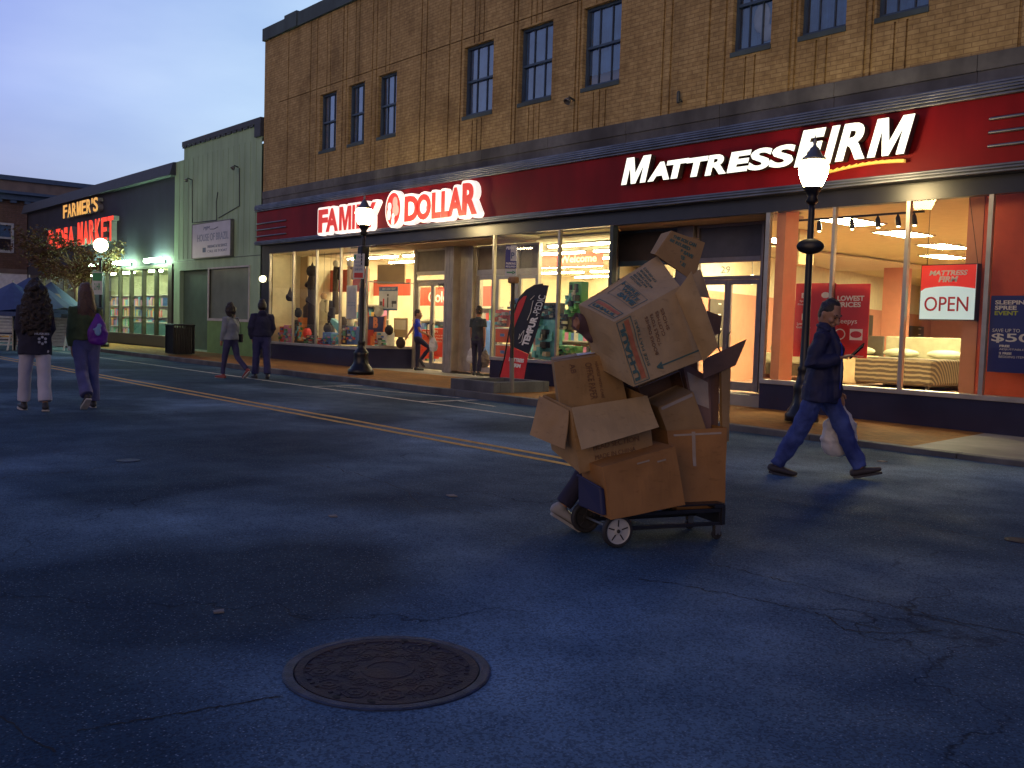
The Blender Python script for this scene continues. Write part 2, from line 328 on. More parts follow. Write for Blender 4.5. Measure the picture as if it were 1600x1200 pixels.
def outline(s, x0, x1, z0, z1, y, d, r, bold=.02):
    m = MB()
    for k in range(14): an = 2*math.pi*k/14; dx, dz = r*math.cos(an), r*math.sin(an); m.add(FX(s, x0+dx, x1+dx, z0+dz, z1+dz, y-.0007*k, d, bold=bold))
    return m.add(FX(s, x0, x1, z0, z1, y-.0105, d, bold=bold))
def FX(s, x0, x1, z0, z1, y, d=.02, **kw):   # lettering on a plane facing the street (-Y)
    return text_mb(s, (x0, y, z0), (x1-x0, 0, 0), (0, 0, z1-z0), (0, -d, 0), **kw)
# ================================================================ materials in use
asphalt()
bricks('ochre_brick', (.50, .375, .18), (.41, .295, .135), (.32, .225, .115), .21, .068, .007)
bricks('brown_brick', (.20, .12, .09), (.15, .09, .07), (.1, .08, .07), .4, .1, .008, axes='YZ')
bricks('paving', (.34, .150, .040), (.27, .11, .028), (.18, .10, .045), .2, .1, .006, axes='XY', rough=.85, stain=(.10, .05, .022))
stone('stone_band', (.15, .155, .16), (.045, .045, .05), 1.1)
stone('coping_stone', (.07, .11, .13), (.04, .06, .07))
stone('kerb_stone', (.12, .12, .13), (.05, .05, .055), 2)
stone('concrete', (.30, .27, .24), (.17, .15, .14), 1.0)
stone('planter_granite', (.11, .115, .13), (.05, .05, .06), 2)
mat('steel_trim', (.17, .18, .21), .42, .85, .25, 3)
mat('aluminium', (.42, .38, .33), .38, .75, .15, 4)
mat('red_panel', (.21, .005, .009), .5, 0, .2, 1.1, spec=.15, streak=.4)
mat('black_panel', (.018, .017, .024), .28, 0, .25, 2, spec=.5)
mat('bulkhead', (.018, .018, .045), .22, 0, .2, 2)
mat('soffit', (.42, .30, .20), .7, 0, .15, 3)
mat('frame_dark', (.035, .05, .06), .5)
mat('window_frame', (.035, .07, .13), .5, bump=.2)
mat('yellow_paint', (.55, .28, .035), .7, 0, .35, 9, col2=(.62, .33, .05), bump=.2, bs=90)
mat('white_paint_road', (.42, .40, .36), .75, 0, .5, 7, bump=.2, bs=90)
mat('curtain', (.07, .21, .45), .9, 0, .3, 3, bump=.5, bs=5)
mat('green_wall', (.31, .46, .30), .7, 0, .12, .8, bump=.12, bs=30, streak=.35)
mat('green_wall_low', (.13, .25, .085), .7, 0, .14, 3, bump=.1)
mat('green_door', (.06, .11, .07), .55, 0, .15, 3)
mat('dark_roof', (.05, .06, .08), .7)
mat('market_wall', (.028, .030, .055), .65, 0, .2, 1.2, bump=.15, streak=.3)
mat('market_trim', (.05, .04, .03), .5)
mat('white_wall', (.80, .80, .80), .8)
mat('brown_wall', (.20, .15, .12), .8, 0, .2, 2, bump=.2)
mat('black_metal', (.012, .012, .018), .38, .3, .2, 9)
mat('grey_metal', (.2, .2, .2), .45, .8)
mat('plate', (.5, .51, .52), .5)
mat('cream', (.66, .60, .42), .8, 0, .06)
mat('pink_wall', (.50, .21, .13), .8, 0, .05)
mat('red_wall', (.60, .10, .045), .8, 0, .07)
mat('tan_wall', (.40, .29, .15), .85, 0, .15, 1.6)
mat('tile_ceiling', (.60, .53, .28), .9, 0, .05)
mat('shop_floor', (.40, .26, .18), .4)
mat('pink_carpet', (.30, .17, .12), .9)
mat('lamp_iron', (.012, .013, .02), .35, .4)
glow('tube_warm', (1, .86, .50), 70); glow('panel_warm', (1, .91, .50), 125); glow('lamp_globe', (1, .76, .36), 75)
glow('lamp_globe_far', (1, .85, .5), 14); glow('tube_green', (.58, 1, .58), 105)
glow('white_letters', (1, 1, .86), 1.25); glow('red_letters_lit', (.9, .06, .04), .50); glow('letter_edge', (1, .88, .80), .95)
glow('orange_letters', (1, .50, .12), .75); glow('neon_red', (1, .065, .035), 1.15)
glassmat('shop_glass', (.97, .97, .93), .032); glassmat('upper_glass', (.80, .86, .95), .13, .03); glassmat('door_glass', (.95, .95, .92), .05)
mat('blue_haze_panel', (.03, .03, .06), .3, 0, .2)
PAV = .11; CY = 10.35; FY = 13.0
# ================================================================ ground
def struct(name, mb, m, **k): return obj(name, mb, m, kind='structure', **k)
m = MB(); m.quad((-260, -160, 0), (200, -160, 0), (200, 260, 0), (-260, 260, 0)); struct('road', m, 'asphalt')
m = MB()
pav_cut = -5.26
def pz(x): return PAV-.055*min(1, max(0, (x+11)/6))
for xa, xb, xc, xd in ((-53.3, -11, -11, -53.3), (-11, -5.30, -5.55, -11)): m.quad((xa, CY+.16, pz(xa)), (xb, CY+.16, pz(xb)), (xc, 13.0, pz(xc)), (xd, 13.0, pz(xd)))
m.quad((-53.3, CY+.16, PAV), (-53.3, 13, PAV), (-53.3, 13, 0), (-53.3, CY+.16, 0))
struct('brick_sidewalk', m, 'paving')
m = MB(); m.quad((-5.30, CY+.16, pz(-5.3)), (14, CY+.16, pz(0)), (14, 13.0, pz(0)), (-5.55, 13.0, pz(-5.55))); struct('concrete_sidewalk', m, 'concrete')
m = MB(); m.box(-21, -13.4, 13.0, 15.2, .02, PAV-.001); struct('entrance_paving', m, 'concrete')
m = MB(); x = -53.3
while x < 14: w_ = 1.8; m.hexa([(x, CY, -.05), (x+w_-.008, CY, -.05), (x+w_-.008, CY, pz(x+w_)+.004), (x, CY, pz(x)+.004)], [(x, CY+.157, -.05), (x+w_-.008, CY+.157, -.05), (x+w_-.008, CY+.157, pz(x+w_)+.004), (x, CY+.157, pz(x)+.004)]); x += w_
struct('kerb', m, 'kerb_stone', bevel=.012)
def stripe(x0, x1, y, w, n=60, seed=1, z=.004):
    rr = random.Random(seed); mb = MB(); P = []
    for i in range(n+1):
        x = x0+(x1-x0)*i/n; a = rr.uniform(-.007, .007); b = rr.uniform(-.007, .007); P.append(((x, y-w/2+a, z), (x, y+w/2+b, z)))
    for i in range(n): mb.quad(P[i][0], P[i+1][0], P[i+1][1], P[i][1])
    return mb
m = stripe(-60, -5.4, 6.22, .10, 200, 1); m.add(stripe(-60, -5.4, 6.47, .10, 200, 2)); struct('yellow_centre_line', m, 'yellow_paint')
m = stripe(-53, -7.8, 9.02, .09, 200, 3)
for x in (-16.6, -12.9, -9.3): m.box(x, x+.09, 8.9, 10.1, .002, .0045) if False else m.quad((x, 9.07, .004), (x+.10, 9.07, .004), (x+.10-.0, 10.2, .004), (x, 10.2, .004))
for a, b in (((-16.4, 9.5), (-13.3, 10.15)), ((-12.9, 9.75), (-11.7, 9.62))):
    m.quad((a[0], a[1], .0045), (b[0], b[1], .0045), (b[0], b[1]+.07, .0045), (a[0], a[1]+.05, .0045))
struct('white_parking_lines', m, 'white_paint_road')
# ---- manhole
def manhole():
    c = Vector((-2.915, 1.93, 0)); r = .380
    t = thing('manhole_cover', c, 'round rusty iron manhole cover with a hexagon pattern, lying in the asphalt in the foreground', 'manhole cover')
    mat('iron_ring', (.028, .040, .078), .6, .3, .4, 20, bump=.4, bs=120, spec=.3); mm = mat('rusty_iron', (.032, .034, .062), .7, .2, .3, 7, col2=(.060, .038, .036), bump=.4, bs=90, spec=.2)
    m = MB(); m.lathe(c, [(r, .001), (r, .005), (r-.008, .008), (r-.036, .008), (r-.040, .006), (r-.04, .001)], 72); obj('ring', m, 'iron_ring', t, fix=True)
    m = MB(); m.lathe(c, [(r-.044, .001), (r-.044, .008), (r-.075, .0075), (r-.077, .0042), (.10, .0042), (.098, .0062), (.078, .0062), (.076, .0040), (.001, .0040)], 72); obj('plate', m, 'rusty_iron', t, fix=True)
    m = MB()
    def hexr(cx, cy, R0, R1, a0=0, h=.0060):
        P = [(cx+R0*math.cos(a0+math.pi/3*k), cy+R0*math.sin(a0+math.pi/3*k)) for k in range(6)]; Q = [(cx+R1*math.cos(a0+math.pi/3*k), cy+R1*math.sin(a0+math.pi/3*k)) for k in range(6)]
        for k in range(6):
            j = (k+1) % 6
            m.hexa([(*P[k], .003), (*P[j], .003), (*P[j], h), (*P[k], h)], [(*Q[k], .003), (*Q[j], .003), (*Q[j], h), (*Q[k], h)])
    for ringr, cnt, s in ((.245, 12, 1.0), (.155, 10, .72)):
        for k in range(cnt):
            a = 2*math.pi*k/cnt; cx, cy = c.x+ringr*math.cos(a), c.y+ringr*math.sin(a)
            hexr(cx, cy, .052*s, .040*s, a); hexr(cx, cy, .027*s, .010*s, a)
            for d in (1,):
                ex, ey = c.x+ringr*math.cos(a+d*math.pi/cnt), c.y+ringr*math.sin(a+d*math.pi/cnt); hexr(ex, ey, .016, .007, a)
    for k in range(48):
        a = 2*math.pi*k/48; ca, sa = math.cos(a), math.sin(a); p, q, w = .284, .300, .004
        if k % 4 in (0, 2, 3): m.hexa([(c.x+p*ca-w*sa, c.y+p*sa+w*ca, .003), (c.x+p*ca+w*sa, c.y+p*sa-w*ca, .003), (c.x+p*ca+w*sa, c.y+p*sa-w*ca, .008), (c.x+p*ca-w*sa, c.y+p*sa+w*ca, .008)], [(c.x+q*ca-w*sa, c.y+q*sa+w*ca, .003), (c.x+q*ca+w*sa, c.y+q*sa-w*ca, .003), (c.x+q*ca+w*sa, c.y+q*sa-w*ca, .008), (c.x+q*ca-w*sa, c.y+q*sa+w*ca, .008)])
    obj('raised_pattern', m, 'rusty_iron', t)
    m = MB()
    for a in (1.95, 2.35, -1.15, -.75): m.ball((c.x+.318*math.cos(a), c.y+.318*math.sin(a), .0085), (.020, .012, .0016), 10, 4)
    mat('hole_black', (.003, .003, .005), .9); obj('pick_hole', m, 'hole_black', t)
manhole()
t = thing('valve_cover', onz(200, 720), 'small oval metal valve cover in the asphalt at the left', 'valve cover')
m = MB(); m.lathe(onz(200, 720), [(.10, .001), (.10, .006), (.085, .008), (.001, .008)], 24); obj('lid', m, 'iron_ring', t)
m = MB(); m.lathe(onz(1592, 845), [(.085, .001), (.085, .006), (.07, .009), (.001, .009)], 24); obj('valve_cover', m, 'rusty_iron', label='small round iron cover in the asphalt at the right edge', cat='valve cover')
cr_ = MB(); rr = random.Random(21)
for pts in (((1000, 905), (1060, 914), (1150, 931), (1240, 950), (1385, 986)), ((1100, 878), (1250, 914), (1390, 946), (1500, 972), (1610, 994)), ((470, 720), (560, 741), (650, 771), (700, 780), (800, 797)), ((1140, 768), (1250, 789), (1400, 815), (1520, 838), (1600, 850)), ((-20, 1105), (20, 1132), (45, 1155), (95, 1178)), ((120, 1142), (300, 1112), (450, 1086)), ((-10, 748), (130, 736), (260, 712)), ((640, 771), (655, 790), (720, 800), (790, 806)), ((1290, 960), (1320, 985), (1400, 990), (1480, 985))):
    P = []
    for (x0, y0), (x1, y1) in zip(pts, pts[1:]):
        n = max(3, int(math.hypot(x1-x0, y1-y0)/7))
        for k in range(n): u = k/n; q = onz(x0+(x1-x0)*u+rr.uniform(-2, 2), y0+(y1-y0)*u+rr.uniform(-1.6, 1.6)); P.append(q)
    for p, q in zip(P, P[1:]):
        e = (q-p).normalized(); nn_ = Vector((-e.y, e.x, 0))*rr.uniform(.0015, .0065); z_ = Vector((0, 0, .0022)); cr_.quad(p-nn_+z_, q-nn_*.7+z_, q+nn_*.7+z_, p+nn_+z_)
mat('crack_black', (.006, .007, .013), .95); struct('road_crack', cr_, 'crack_black')
# ---- litter
mat('paper_litter', (.16, .15, .15), .8)
for i, (x, y, z, w) in enumerate(((705, 776, 0, .05), (519, 808, 0, .035), (1378, 722, 0, .05), (340, 958, 0, .02), (201, 554, 0, .25), (186, 552, 0, .15), (265, 563, 0, .1), (548, 586, PAV+.003, .2))):
    p = onz(x, y, z); m = MB(); m.prism([p+Vector((-w, -.01, .002)), p+Vector((w*.3, -.02, .002)), p+Vector((w, .02, .004)), p+Vector((-.2*w, .03, .006))], (0, 0, .008)); 
    lab = ['thin pale scrap lying on the road left of the cart', 'small pale scrap on the road between the manhole and the cart', 'pale scrap on the asphalt by the walking man’s front foot', 'tiny dark leaf on the road above the manhole', 'larger white scrap by the kerb under the market lights', 'white scrap by the kerb, left of the larger one', 'small scrap at the kerb below the rubbish bin', 'flat pale scrap on the brick pavement by the left lamp post'][i]
    obj('litter', m, 'paper_litter', label=lab, cat='litter', group='scraps of litter on the street')
# ================================================================ grooved brick wall
def grooved(x0, x1, z0, z1, Y, holes, grooves, depth=.035):
    xs = {x0, x1}; zs = {z0, z1}
    for a, b, c, d in holes: xs |= {a, b}; zs |= {c, d}
    for g in grooves: a, b = g[:2]; xs |= {a, b}; (zs.update(g[2:]) if len(g) > 2 else None)
    xs = sorted(v for v in xs if x0 <= v <= x1); zs = sorted(v for v in zs if z0 <= v <= z1)
    mb = MB()
    def hole(x, z): return any(a < x < b and c < z < d for a, b, c, d in holes)
    def gd(x, z): return depth if any(g[0] < x < g[1] and (len(g) == 2 or g[2] < z < g[3]) for g in grooves) else 0
    for i in range(len(xs)-1):
        for j in range(len(zs)-1):
            a, b, c, d = xs[i], xs[i+1], zs[j], zs[j+1]; cx, cz = (a+b)/2, (c+d)/2
            if hole(cx, cz): continue
            y = Y+gd(cx, cz); mb.quad((a, y, c), (b, y, c), (b, y, d), (a, y, d))
            if i+2 < len(xs):
                e = xs[i+2]; cx2 = (b+e)/2
                if not hole(cx2, cz):
                    y2 = Y+gd(cx2, cz)
                    if y2 != y: mb.quad((b, y, c), (b, y2, c), (b, y2, d), (b, y, d))
            if j+2 < len(zs):
                cz2 = (zs[j+1]+zs[j+2])/2
                if not hole(cx, cz2):
                    y2 = Y+gd(cx, cz2)
                    if y2 != y: mb.quad((a, y, d), (b, y, d), (b, y2, d), (a, y2, d))
    for a, b, c, d in holes:
        r = .24; mb.quad((a, Y, c), (a, Y+r, c), (a, Y+r, d), (a, Y, d)); mb.quad((b, Y, c), (b, Y, d), (b, Y+r, d), (b, Y+r, c)); mb.quad((a, Y, d), (a, Y+r, d), (b, Y+r, d), (b, Y, d)); mb.quad((a, Y, c), (b, Y, c), (b, Y+r, c), (a, Y+r, c))
    return mb
XL, XR = -26.92, 12.0
B = thing('brick_building', (XL, FY, 0), 'long two-storey ochre brick building with two lit shops under a red sign band', 'building')
WINS = [(-23.57, -22.69), (-22.08, -21.29), (-20.66, -19.84), (-17.17, -16.15), (-15.30, -14.30), (-13.44, -12.46), (-9.95, -9.20), (-8.68, -7.90), (-7.42, -6.65), (-4.1, -3.3), (-2.8, -2.0), (-1.5, -.7)]
holes = [(a, b, 5.85, 7.35) for a, b in WINS]
G = [-25.42, -24.12, -23.76, -22.38, -22.2, -20.95, -20.76, -18.83, -18.62, -17.72, -17.28, -15.5, -15.38, -13.62, -13.52, -11.42, -11.24, -10.42, -10.08, -8.83, -8.74, -7.57, -7.47, -5.42, -4.3]
grooves = [(g-.022, g+.022) for g in G]
grooves += [(-26.8, -26.78)]
for a, b in WINS:
    c = (a+b)/2
    for dx in (-.16, 0, .16) if b-a > .9 else (-.09, .09):
        grooves.append((c+dx-.016, c+dx+.016, 5.06, 5.74)); grooves.append((c+dx-.016, c+dx+.016, 7.38, 9.45))
grooves += [(-26, 11.9, 7.53, 7.55)]
obj('brick_wall', grooved(XL, XR, 5.05, 9.45, FY, holes, grooves), 'ochre_brick', B)
m = MB(); m.box(XL, XR, FY+.26, FY+.5, 4.4, 9.4); m.box(XL, XL+.25, FY+.001, 45, 3.6, 9.4); m.box(XL+.26, XR, FY+.6, 45, 9.2, 9.3); m.box(XR-.25, XR, FY+.01, 45, 0, 9.4); m.box(XL, XR, 45, 45.3, 0, 9.4)
obj('wall_core', m, 'brown_wall', B)
# coping with steps
m = MB(); z = 9.45
m.box(XL-.06, -25.55, FY-.07, FY+.45, z, z+.36); m.box(-25.545, -24.82, FY-.10, FY+.45, z-.01, z+.42); m.box(-24.815, XR, FY-.07, FY+.45, z-.01, z+.37)
obj('coping', m, 'coping_stone', B, bevel=.01)
# upper windows
for i, (a, b) in enumerate(WINS):
    z0, z1 = 5.85, 7.35; y = FY+.09; f = MB()
    f.box(a, a+.05, y, y+.08, z0, z1); f.box(b-.05, b, y, y+.08, z0, z1); f.box(a+.05, b-.05, y, y+.08, z1-.05, z1); f.box(a+.05, b-.05, y, y+.08, z0, z0+.06)
    zm = (z0+z1)/2-.02; f.box(a+.05, b-.05, y-.01, y+.07, zm, zm+.045)
    n = 3
    for k in range(1, n): xx = a+(b-a)*k/n; f.box(xx-.008, xx+.008, y+.02, y+.06, z0+.06, zm); f.box(xx-.008, xx+.008, y+.02, y+.06, zm+.045, z1-.05)
    w = obj('window', f, 'window_frame', B)
    g = MB(); g.quad((a+.05, y+.045, z0+.05), (b-.05, y+.045, z0+.05), (b-.05, y+.045, z1-.05), (a+.05, y+.045, z1-.05)); obj('pane', g, 'upper_glass', w)
    g = MB(); nn = 26; rr = random.Random(i); P = []
    for k in range(nn+1):
        xx = a+.05+(b-a-.1)*k/nn; P.append((xx, y+.085+.018*math.sin(k*1.7+i)+rr.uniform(-.008, .008)))
    bottom = z0+.06+(0 if i not in (5,) else .2)
    for k in range(nn): g.quad((P[k][0], P[k][1], bottom), (P[k+1][0], P[k+1][1], bottom), (P[k+1][0], P[k+1][1], z1-.05), (P[k][0], P[k][1], z1-.05))
    obj('curtain', g, 'curtain', w, smooth=True)
    s = MB(); s.box(a-.02, b+.01, FY-.02, FY+.10, 5.77, 5.848); obj('sill', s, 'coping_stone', w, bevel=.006)
    if i == 6:
        s = MB(); s.ball((a+.45, y+.075, 6.35), (.17, .02, .24), 10, 6); s.ball((a+.55, y+.075, 6.1), (.13, .02, .14), 10, 6); mat('plastic_sheet', (.35, .42, .5), .3); obj('plastic_sheet', s, 'plastic_sheet', w, smooth=True)
# stone band and sign band
m = MB(); x = XL
for w_ in [2.1]*22:
    if x >= XR: break
    m.box(x, min(x+w_-.006, XR), FY-.03, FY+.25, 4.83, 5.049); m.box(x, min(x+w_-.006, XR), FY-.012, FY+.25, 4.60, 4.829); x += w_
obj('stone_band', m, 'stone_band', B, bevel=.006)
SX = XL-.02; PY = 12.80
m = MB(); m.box(SX+.03, XR, PY+.01, FY-.02, 3.56, 4.42); obj('sign_band', m, 'red_panel', B)
m = MB()
for k, (z0, z1, y) in enumerate(((4.585, 4.62, PY-.05), (4.545, 4.58, PY-.065), (4.505, 4.54, PY-.07), (4.465, 4.50, PY-.065), (4.425, 4.46, PY-.04))): m.box(SX, XR, y, FY-.005, z0, z1)
m.box(SX+.01, XR, PY-.03, FY-.006, 4.421, 4.615)
obj('upper_steel_trim', m, 'steel_trim', B, bevel=.008)
m = MB()
for z0, z1, y in ((3.525, 3.558, PY-.045), (3.485, 3.518, PY-.06), (3.445, 3.478, PY-.045)): m.box(SX, XR, y, FY-.005, z0, z1)
m.box(SX+.01, XR, PY-.025, FY-.006, 3.447, 3.556)
obj('lower_steel_trim', m, 'steel_trim', B, bevel=.008)
m = MB()
for z in (4.07, 3.89, 3.70): m.tube([(SX+.02, PY-.005, z), (-25.03, PY-.005, z)], .022, 10)
for z in (4.14, 3.965, 3.79): m.tube([(-5.63, PY-.005, z), (-3.6, PY-.005, z)], .022, 10)
obj('speed_line', m, 'steel_trim', B, smooth=True)
m = MB(); m.box(XL+.02, XR, FY-.015, FY+.12, 3.20, 3.444); obj('black_band', m, 'black_panel', B)
m = MB(); m.box(XL+.02, -26.42, FY-.02, FY+.5, .02, 3.199); obj('corner_pillar', m, 'black_panel', B)
# bulkheads + sills
def front(x0, x1, z, y0=FY, y1=None, name='bulkhead'):
    y1 = y0 if y1 is None else y1
    a, b = Vector((x0, y0, 0)), Vector((x1, y1, 0)); d = (b-a).normalized(); n = Vector((d.y, -d.x, 0))
    def bar(m, za, zb, o, th, A=a, Bb=b): m.hexa([A+n*o+Vector((0, 0, za)), Bb+n*o+Vector((0, 0, za)), Bb+n*o+Vector((0, 0, zb)), A+n*o+Vector((0, 0, zb))], [A+n*(o-th)+Vector((0, 0, za)), Bb+n*(o-th)+Vector((0, 0, za)), Bb+n*(o-th)+Vector((0, 0, zb)), A+n*(o-th)+Vector((0, 0, zb))])
    m = MB(); bar(m, .05, z-.07, .0, .12); o = obj(name, m, 'bulkhead', B); m = MB(); bar(m, z-.069, z, .03, .18); obj('sill', m, 'aluminium', o, bevel=.006)
    return d, n
front(-26.42, -21.0, .62); front(-21.0, -20.45, .68, FY, 14.1); front(-15.97, -12.46, .62); front(-9.11, XR, .56)
m = MB(); m.box(-15.97, -15.9, FY+.12, 14.1, .05, .55); m; obj('bulkhead', m, 'bulkhead', B)
def mull(x, y, z0, z1, w=.045, d=.07): return MB().box(x-w/2, x+w/2, y-.02, y-.02+d, z0, z1)
for x in (-26.38, -24.92, -23.59, -22.30, -21.01): obj('mullion', mull(x, FY, .621, 3.199), 'aluminium', B)
for x in (-15.94, -13.91): obj('mullion', mull(x, FY, .621, 3.199, .055), 'aluminium', B)
obj('mullion', mull(-12.49, FY, .06, 3.199, .08, .12), 'frame_dark', B)
for x, w in ((-9.08, .075), (-7.92, .05), (-6.77, .055), (-5.64, .06), (-3.6, .06), (-1.6, .06)): obj('mullion', mull(x, FY, .561, 3.199, w), 'aluminium', B)
obj('mullion', mull(-20.43, 14.08, .13, 3.199, .07, .1), 'aluminium', B)
m = MB(); m.hexa([(-20.99, FY, 2.28), (-20.46, 14.05, 2.28), (-20.46, 14.05, 2.31), (-20.99, FY, 2.31)], [(-21.01, FY+.03, 2.28), (-20.48, 14.08, 2.28), (-20.48, 14.08, 2.31), (-21.01, FY+.03, 2.31)]); obj('glazing_bar', m, 'aluminium', B)
def pane(p, parent=B, mm='shop_glass', name='glass_pane'): return obj(name, MB().quad(*p), mm, parent)
for a, b, z in ((-26.36, -24.95, .62), (-24.90, -23.62, .62), (-23.57, -22.33, .62), (-22.28, -21.04, .62), (-15.91, -13.94, .62), (-13.88, -12.54, .62), (-9.05, -7.95, .56), (-7.9, -6.8, .56), (-6.74, -5.67, .56), (-5.61, -3.63, .56), (-3.57, -1.63, .56)):
    pane([(a, FY+.02, z), (b, FY+.02, z), (b, FY+.02, 3.198), (a, FY+.02, 3.198)])
pane([(-20.98, FY+.02, .68), (-20.46, 14.04, .68), (-20.46, 14.04, 3.198), (-20.98, FY+.02, 3.198)])
for x, y1 in ((-15.93, 14.08),): pane([(x, FY+.06, .56), (x, y1, .56), (x, y1, 3.198), (x, FY+.06, 3.198)])
# soffits and recess backs
m = MB(); m.box(-21.0, -15.95, FY+.12, 14.2, 3.16, 3.198); obj('soffit', m, 'soffit', B)
m = MB(); m.prism([(-12.46, FY+.12, 3.2), (-9.1, FY+.12, 3.2), (-9.1, 14.0, 3.2), (-13.2, 14.0, 3.2)], (0, 0, .035)); obj('soffit', m, 'soffit', B)
mat('transom_dark', (.05, .045, .06), .35, 0, .15)
mat('transom_brown', (.16, .13, .10), .5, 0, .15)
def doorset(x0, x1, y, zt, leaves, transom, dark, top, frame='aluminium', z0=.14, glassT=True):
    m = MB(); w = .05
    m.box(x0, x0+w, y, y+.1, z0, top); m.box(x1-w, x1, y, y+.1, z0, top); m.box(x0+w, x1-w, y-.01, y+.1, transom, transom+.09); m.box(x0+w, x1-w, y, y+.1, top-.05, top)
    m.box(x0+w, x1-w, y, y+.1, zt, zt+.06)
    obj('door_surround', m, frame, B, bevel=.004)
    if dark: m = MB(); m.box(x0+w, x1-w, y+.04, y+.08, transom+.09, top-.05); obj('transom_panel', m, dark, B)
    pane([(x0+w, y+.06, zt+.06), (x1-w, y+.06, zt+.06), (x1-w, y+.06, transom), (x0+w, y+.06, transom)], mm='door_glass')
    wd = (x1-x0-2*w)/leaves
    for k in range(leaves):
        a = x0+w+wd*k+.004; b = a+wd-.008; m = MB(); s = .065
        m.box(a, a+s, y+.02, y+.075, z0+.01, zt-.005); m.box(b-s, b, y+.02, y+.075, z0+.01, zt-.005); m.box(a+s, b-s, y+.02, y+.075, zt-.09, zt-.005); m.box(a+s, b-s, y+.02, y+.075, z0+.01, z0+.16)
        d = obj('door', m, frame, B, bevel=.003); pane([(a+s, y+.05, z0+.16), (b-s, y+.05, z0+.16), (b-s, y+.05, zt-.09), (a+s, y+.05, zt-.09)], d, 'door_glass', 'pane')
        hx = (b-.1) if k == 0 else (a+.1); obj('handle', MB().tube([(hx, y+.01, .95), (hx, y-.04, 1.0), (hx, y-.04, 1.25), (hx, y+.01, 1.3)], .012, 8), 'black_metal', d, smooth=True)
doorset(-20.40, -18.98, 14.08, 2.32, 2, 2.50, 'transom_brown', 3.155)
doorset(-18.12, -16.6, 14.25, 2.45, 2, 2.50, 'transom_brown', 3.155)
doorset(-16.62, -15.9, 14.25, 2.45, 1, 2.50, 'transom_brown', 3.155)
doorset(-13.22, -11.62, 13.86, 2.22, 2, 2.52, 'transom_dark', 3.198, 'window_frame', .27)
mat('bronze', (.20, .17, .17), .4, .6)
doorset(-11.2, -9.76, 13.86, 2.22, 2, 2.52, 'transom_dark', 3.198, 'bronze', .27)
m = MB(); m.prism([(-9.14, 13.10, .05), (-9.10, 13.12, .05), (-9.72, 13.93, .05), (-9.77, 13.90, .05)], (0, 0, 3.15)); obj('recess_wall', m, 'bronze', B)
m = MB(); m.prism([(-12.7, FY+.25, .02), (-9.06, FY+.25, .02), (-9.06, 13.86, .02), (-13.1, 13.86, .02)], (0, 0, .24)); obj('entrance_step', m, 'concrete', B, bevel=.01)
m = MB(); m.prism([(-12.50, 13.12, .05), (-12.46, 13.10, .05), (-13.12, 13.86, .05), (-13.19, 13.86, .05)], (0, 0, 3.14)); obj('recess_wall', m, 'bronze', B)
m = MB()
for k in range(7): m.box(-18.97+.052*k, -18.97+.052*k+.044, 13.93-.006*(k % 2), 14.4, PAV, 3.158)
for k in range(8): m.box(-18.62+.06*k, -18.62+.06*k+.05, 13.96+.04*k if False else 14.16, 14.5, PAV, 3.158)
obj('fluted_column', m, 'aluminium', B, bevel=.005)
m = MB(); m.box(-11.60, -11.22, 13.78, 14.0, .26, 3.198); obj('entrance_column', m, 'bronze', B, bevel=.01)
obj('house_number', FX('29', -10.62, -10.42, 2.33, 2.45, 13.85, .006), 'plate', B); obj('house_number', FX('309', -19.42, -19.16, 2.14, 2.28, 14.08, .006), 'black_metal', B)
# small fittings on the brick
def horn(x, z, lab):
    t = thing('wall_lamp', (x, FY, z), lab, 'wall lamp', 'small spotlights on the buildings'); m = MB(); m.tube([(x, FY-.01, z), (x+.02, FY-.16, z+.03)], .02, 8); obj('bracket', m, 'frame_dark', t)
    m = MB(); m.lathe((0, 0, 0), [(.02, 0), (.05, .03), (.075, .1), (.068, .1), (.04, .04), (.01, .03)], 14); m.xf(Matrix.Translation((x+.03, FY-.17, z)) @ Matrix.Rotation(R(140), 4, 'X')); obj('lamp_head', m, 'grey_metal', t, smooth=True)
horn(-13.62, 5.66, 'small round spotlight on the brick below the third window of the middle group')
t = thing('security_camera', (-10.95, FY, 5.25), 'small dark security camera on the brick above the word MATTRESS', 'security camera'); m = MB(); m.tube([(-10.95, FY, 5.22), (-10.95, FY-.1, 5.27)], .015, 8); obj('bracket', m, 'frame_dark', t); m = MB(); m.tube([(-10.95, FY-.1, 5.2), (-10.95, FY-.1, 5.36)], .03, 10); obj('housing', m, 'frame_dark', t)
# the bulkhead lamp on the corner pillar
t = thing('bulkhead_lamp', (-26.7, FY-.05, 2.35), 'lit oval bulkhead lamp on the black corner pillar', 'wall lamp'); m = MB(); m.ball((-26.72, FY-.06, 2.46), (.20, .08, .10), 14, 8); glow('bulkhead_glow', (1, .85, .5), 5); obj('lens', m, 'bulkhead_glow', t, smooth=True); m = MB(); m.box(-26.94, -26.5, FY-.045, FY-.021, 2.35, 2.57); obj('base', m, 'frame_dark', t)
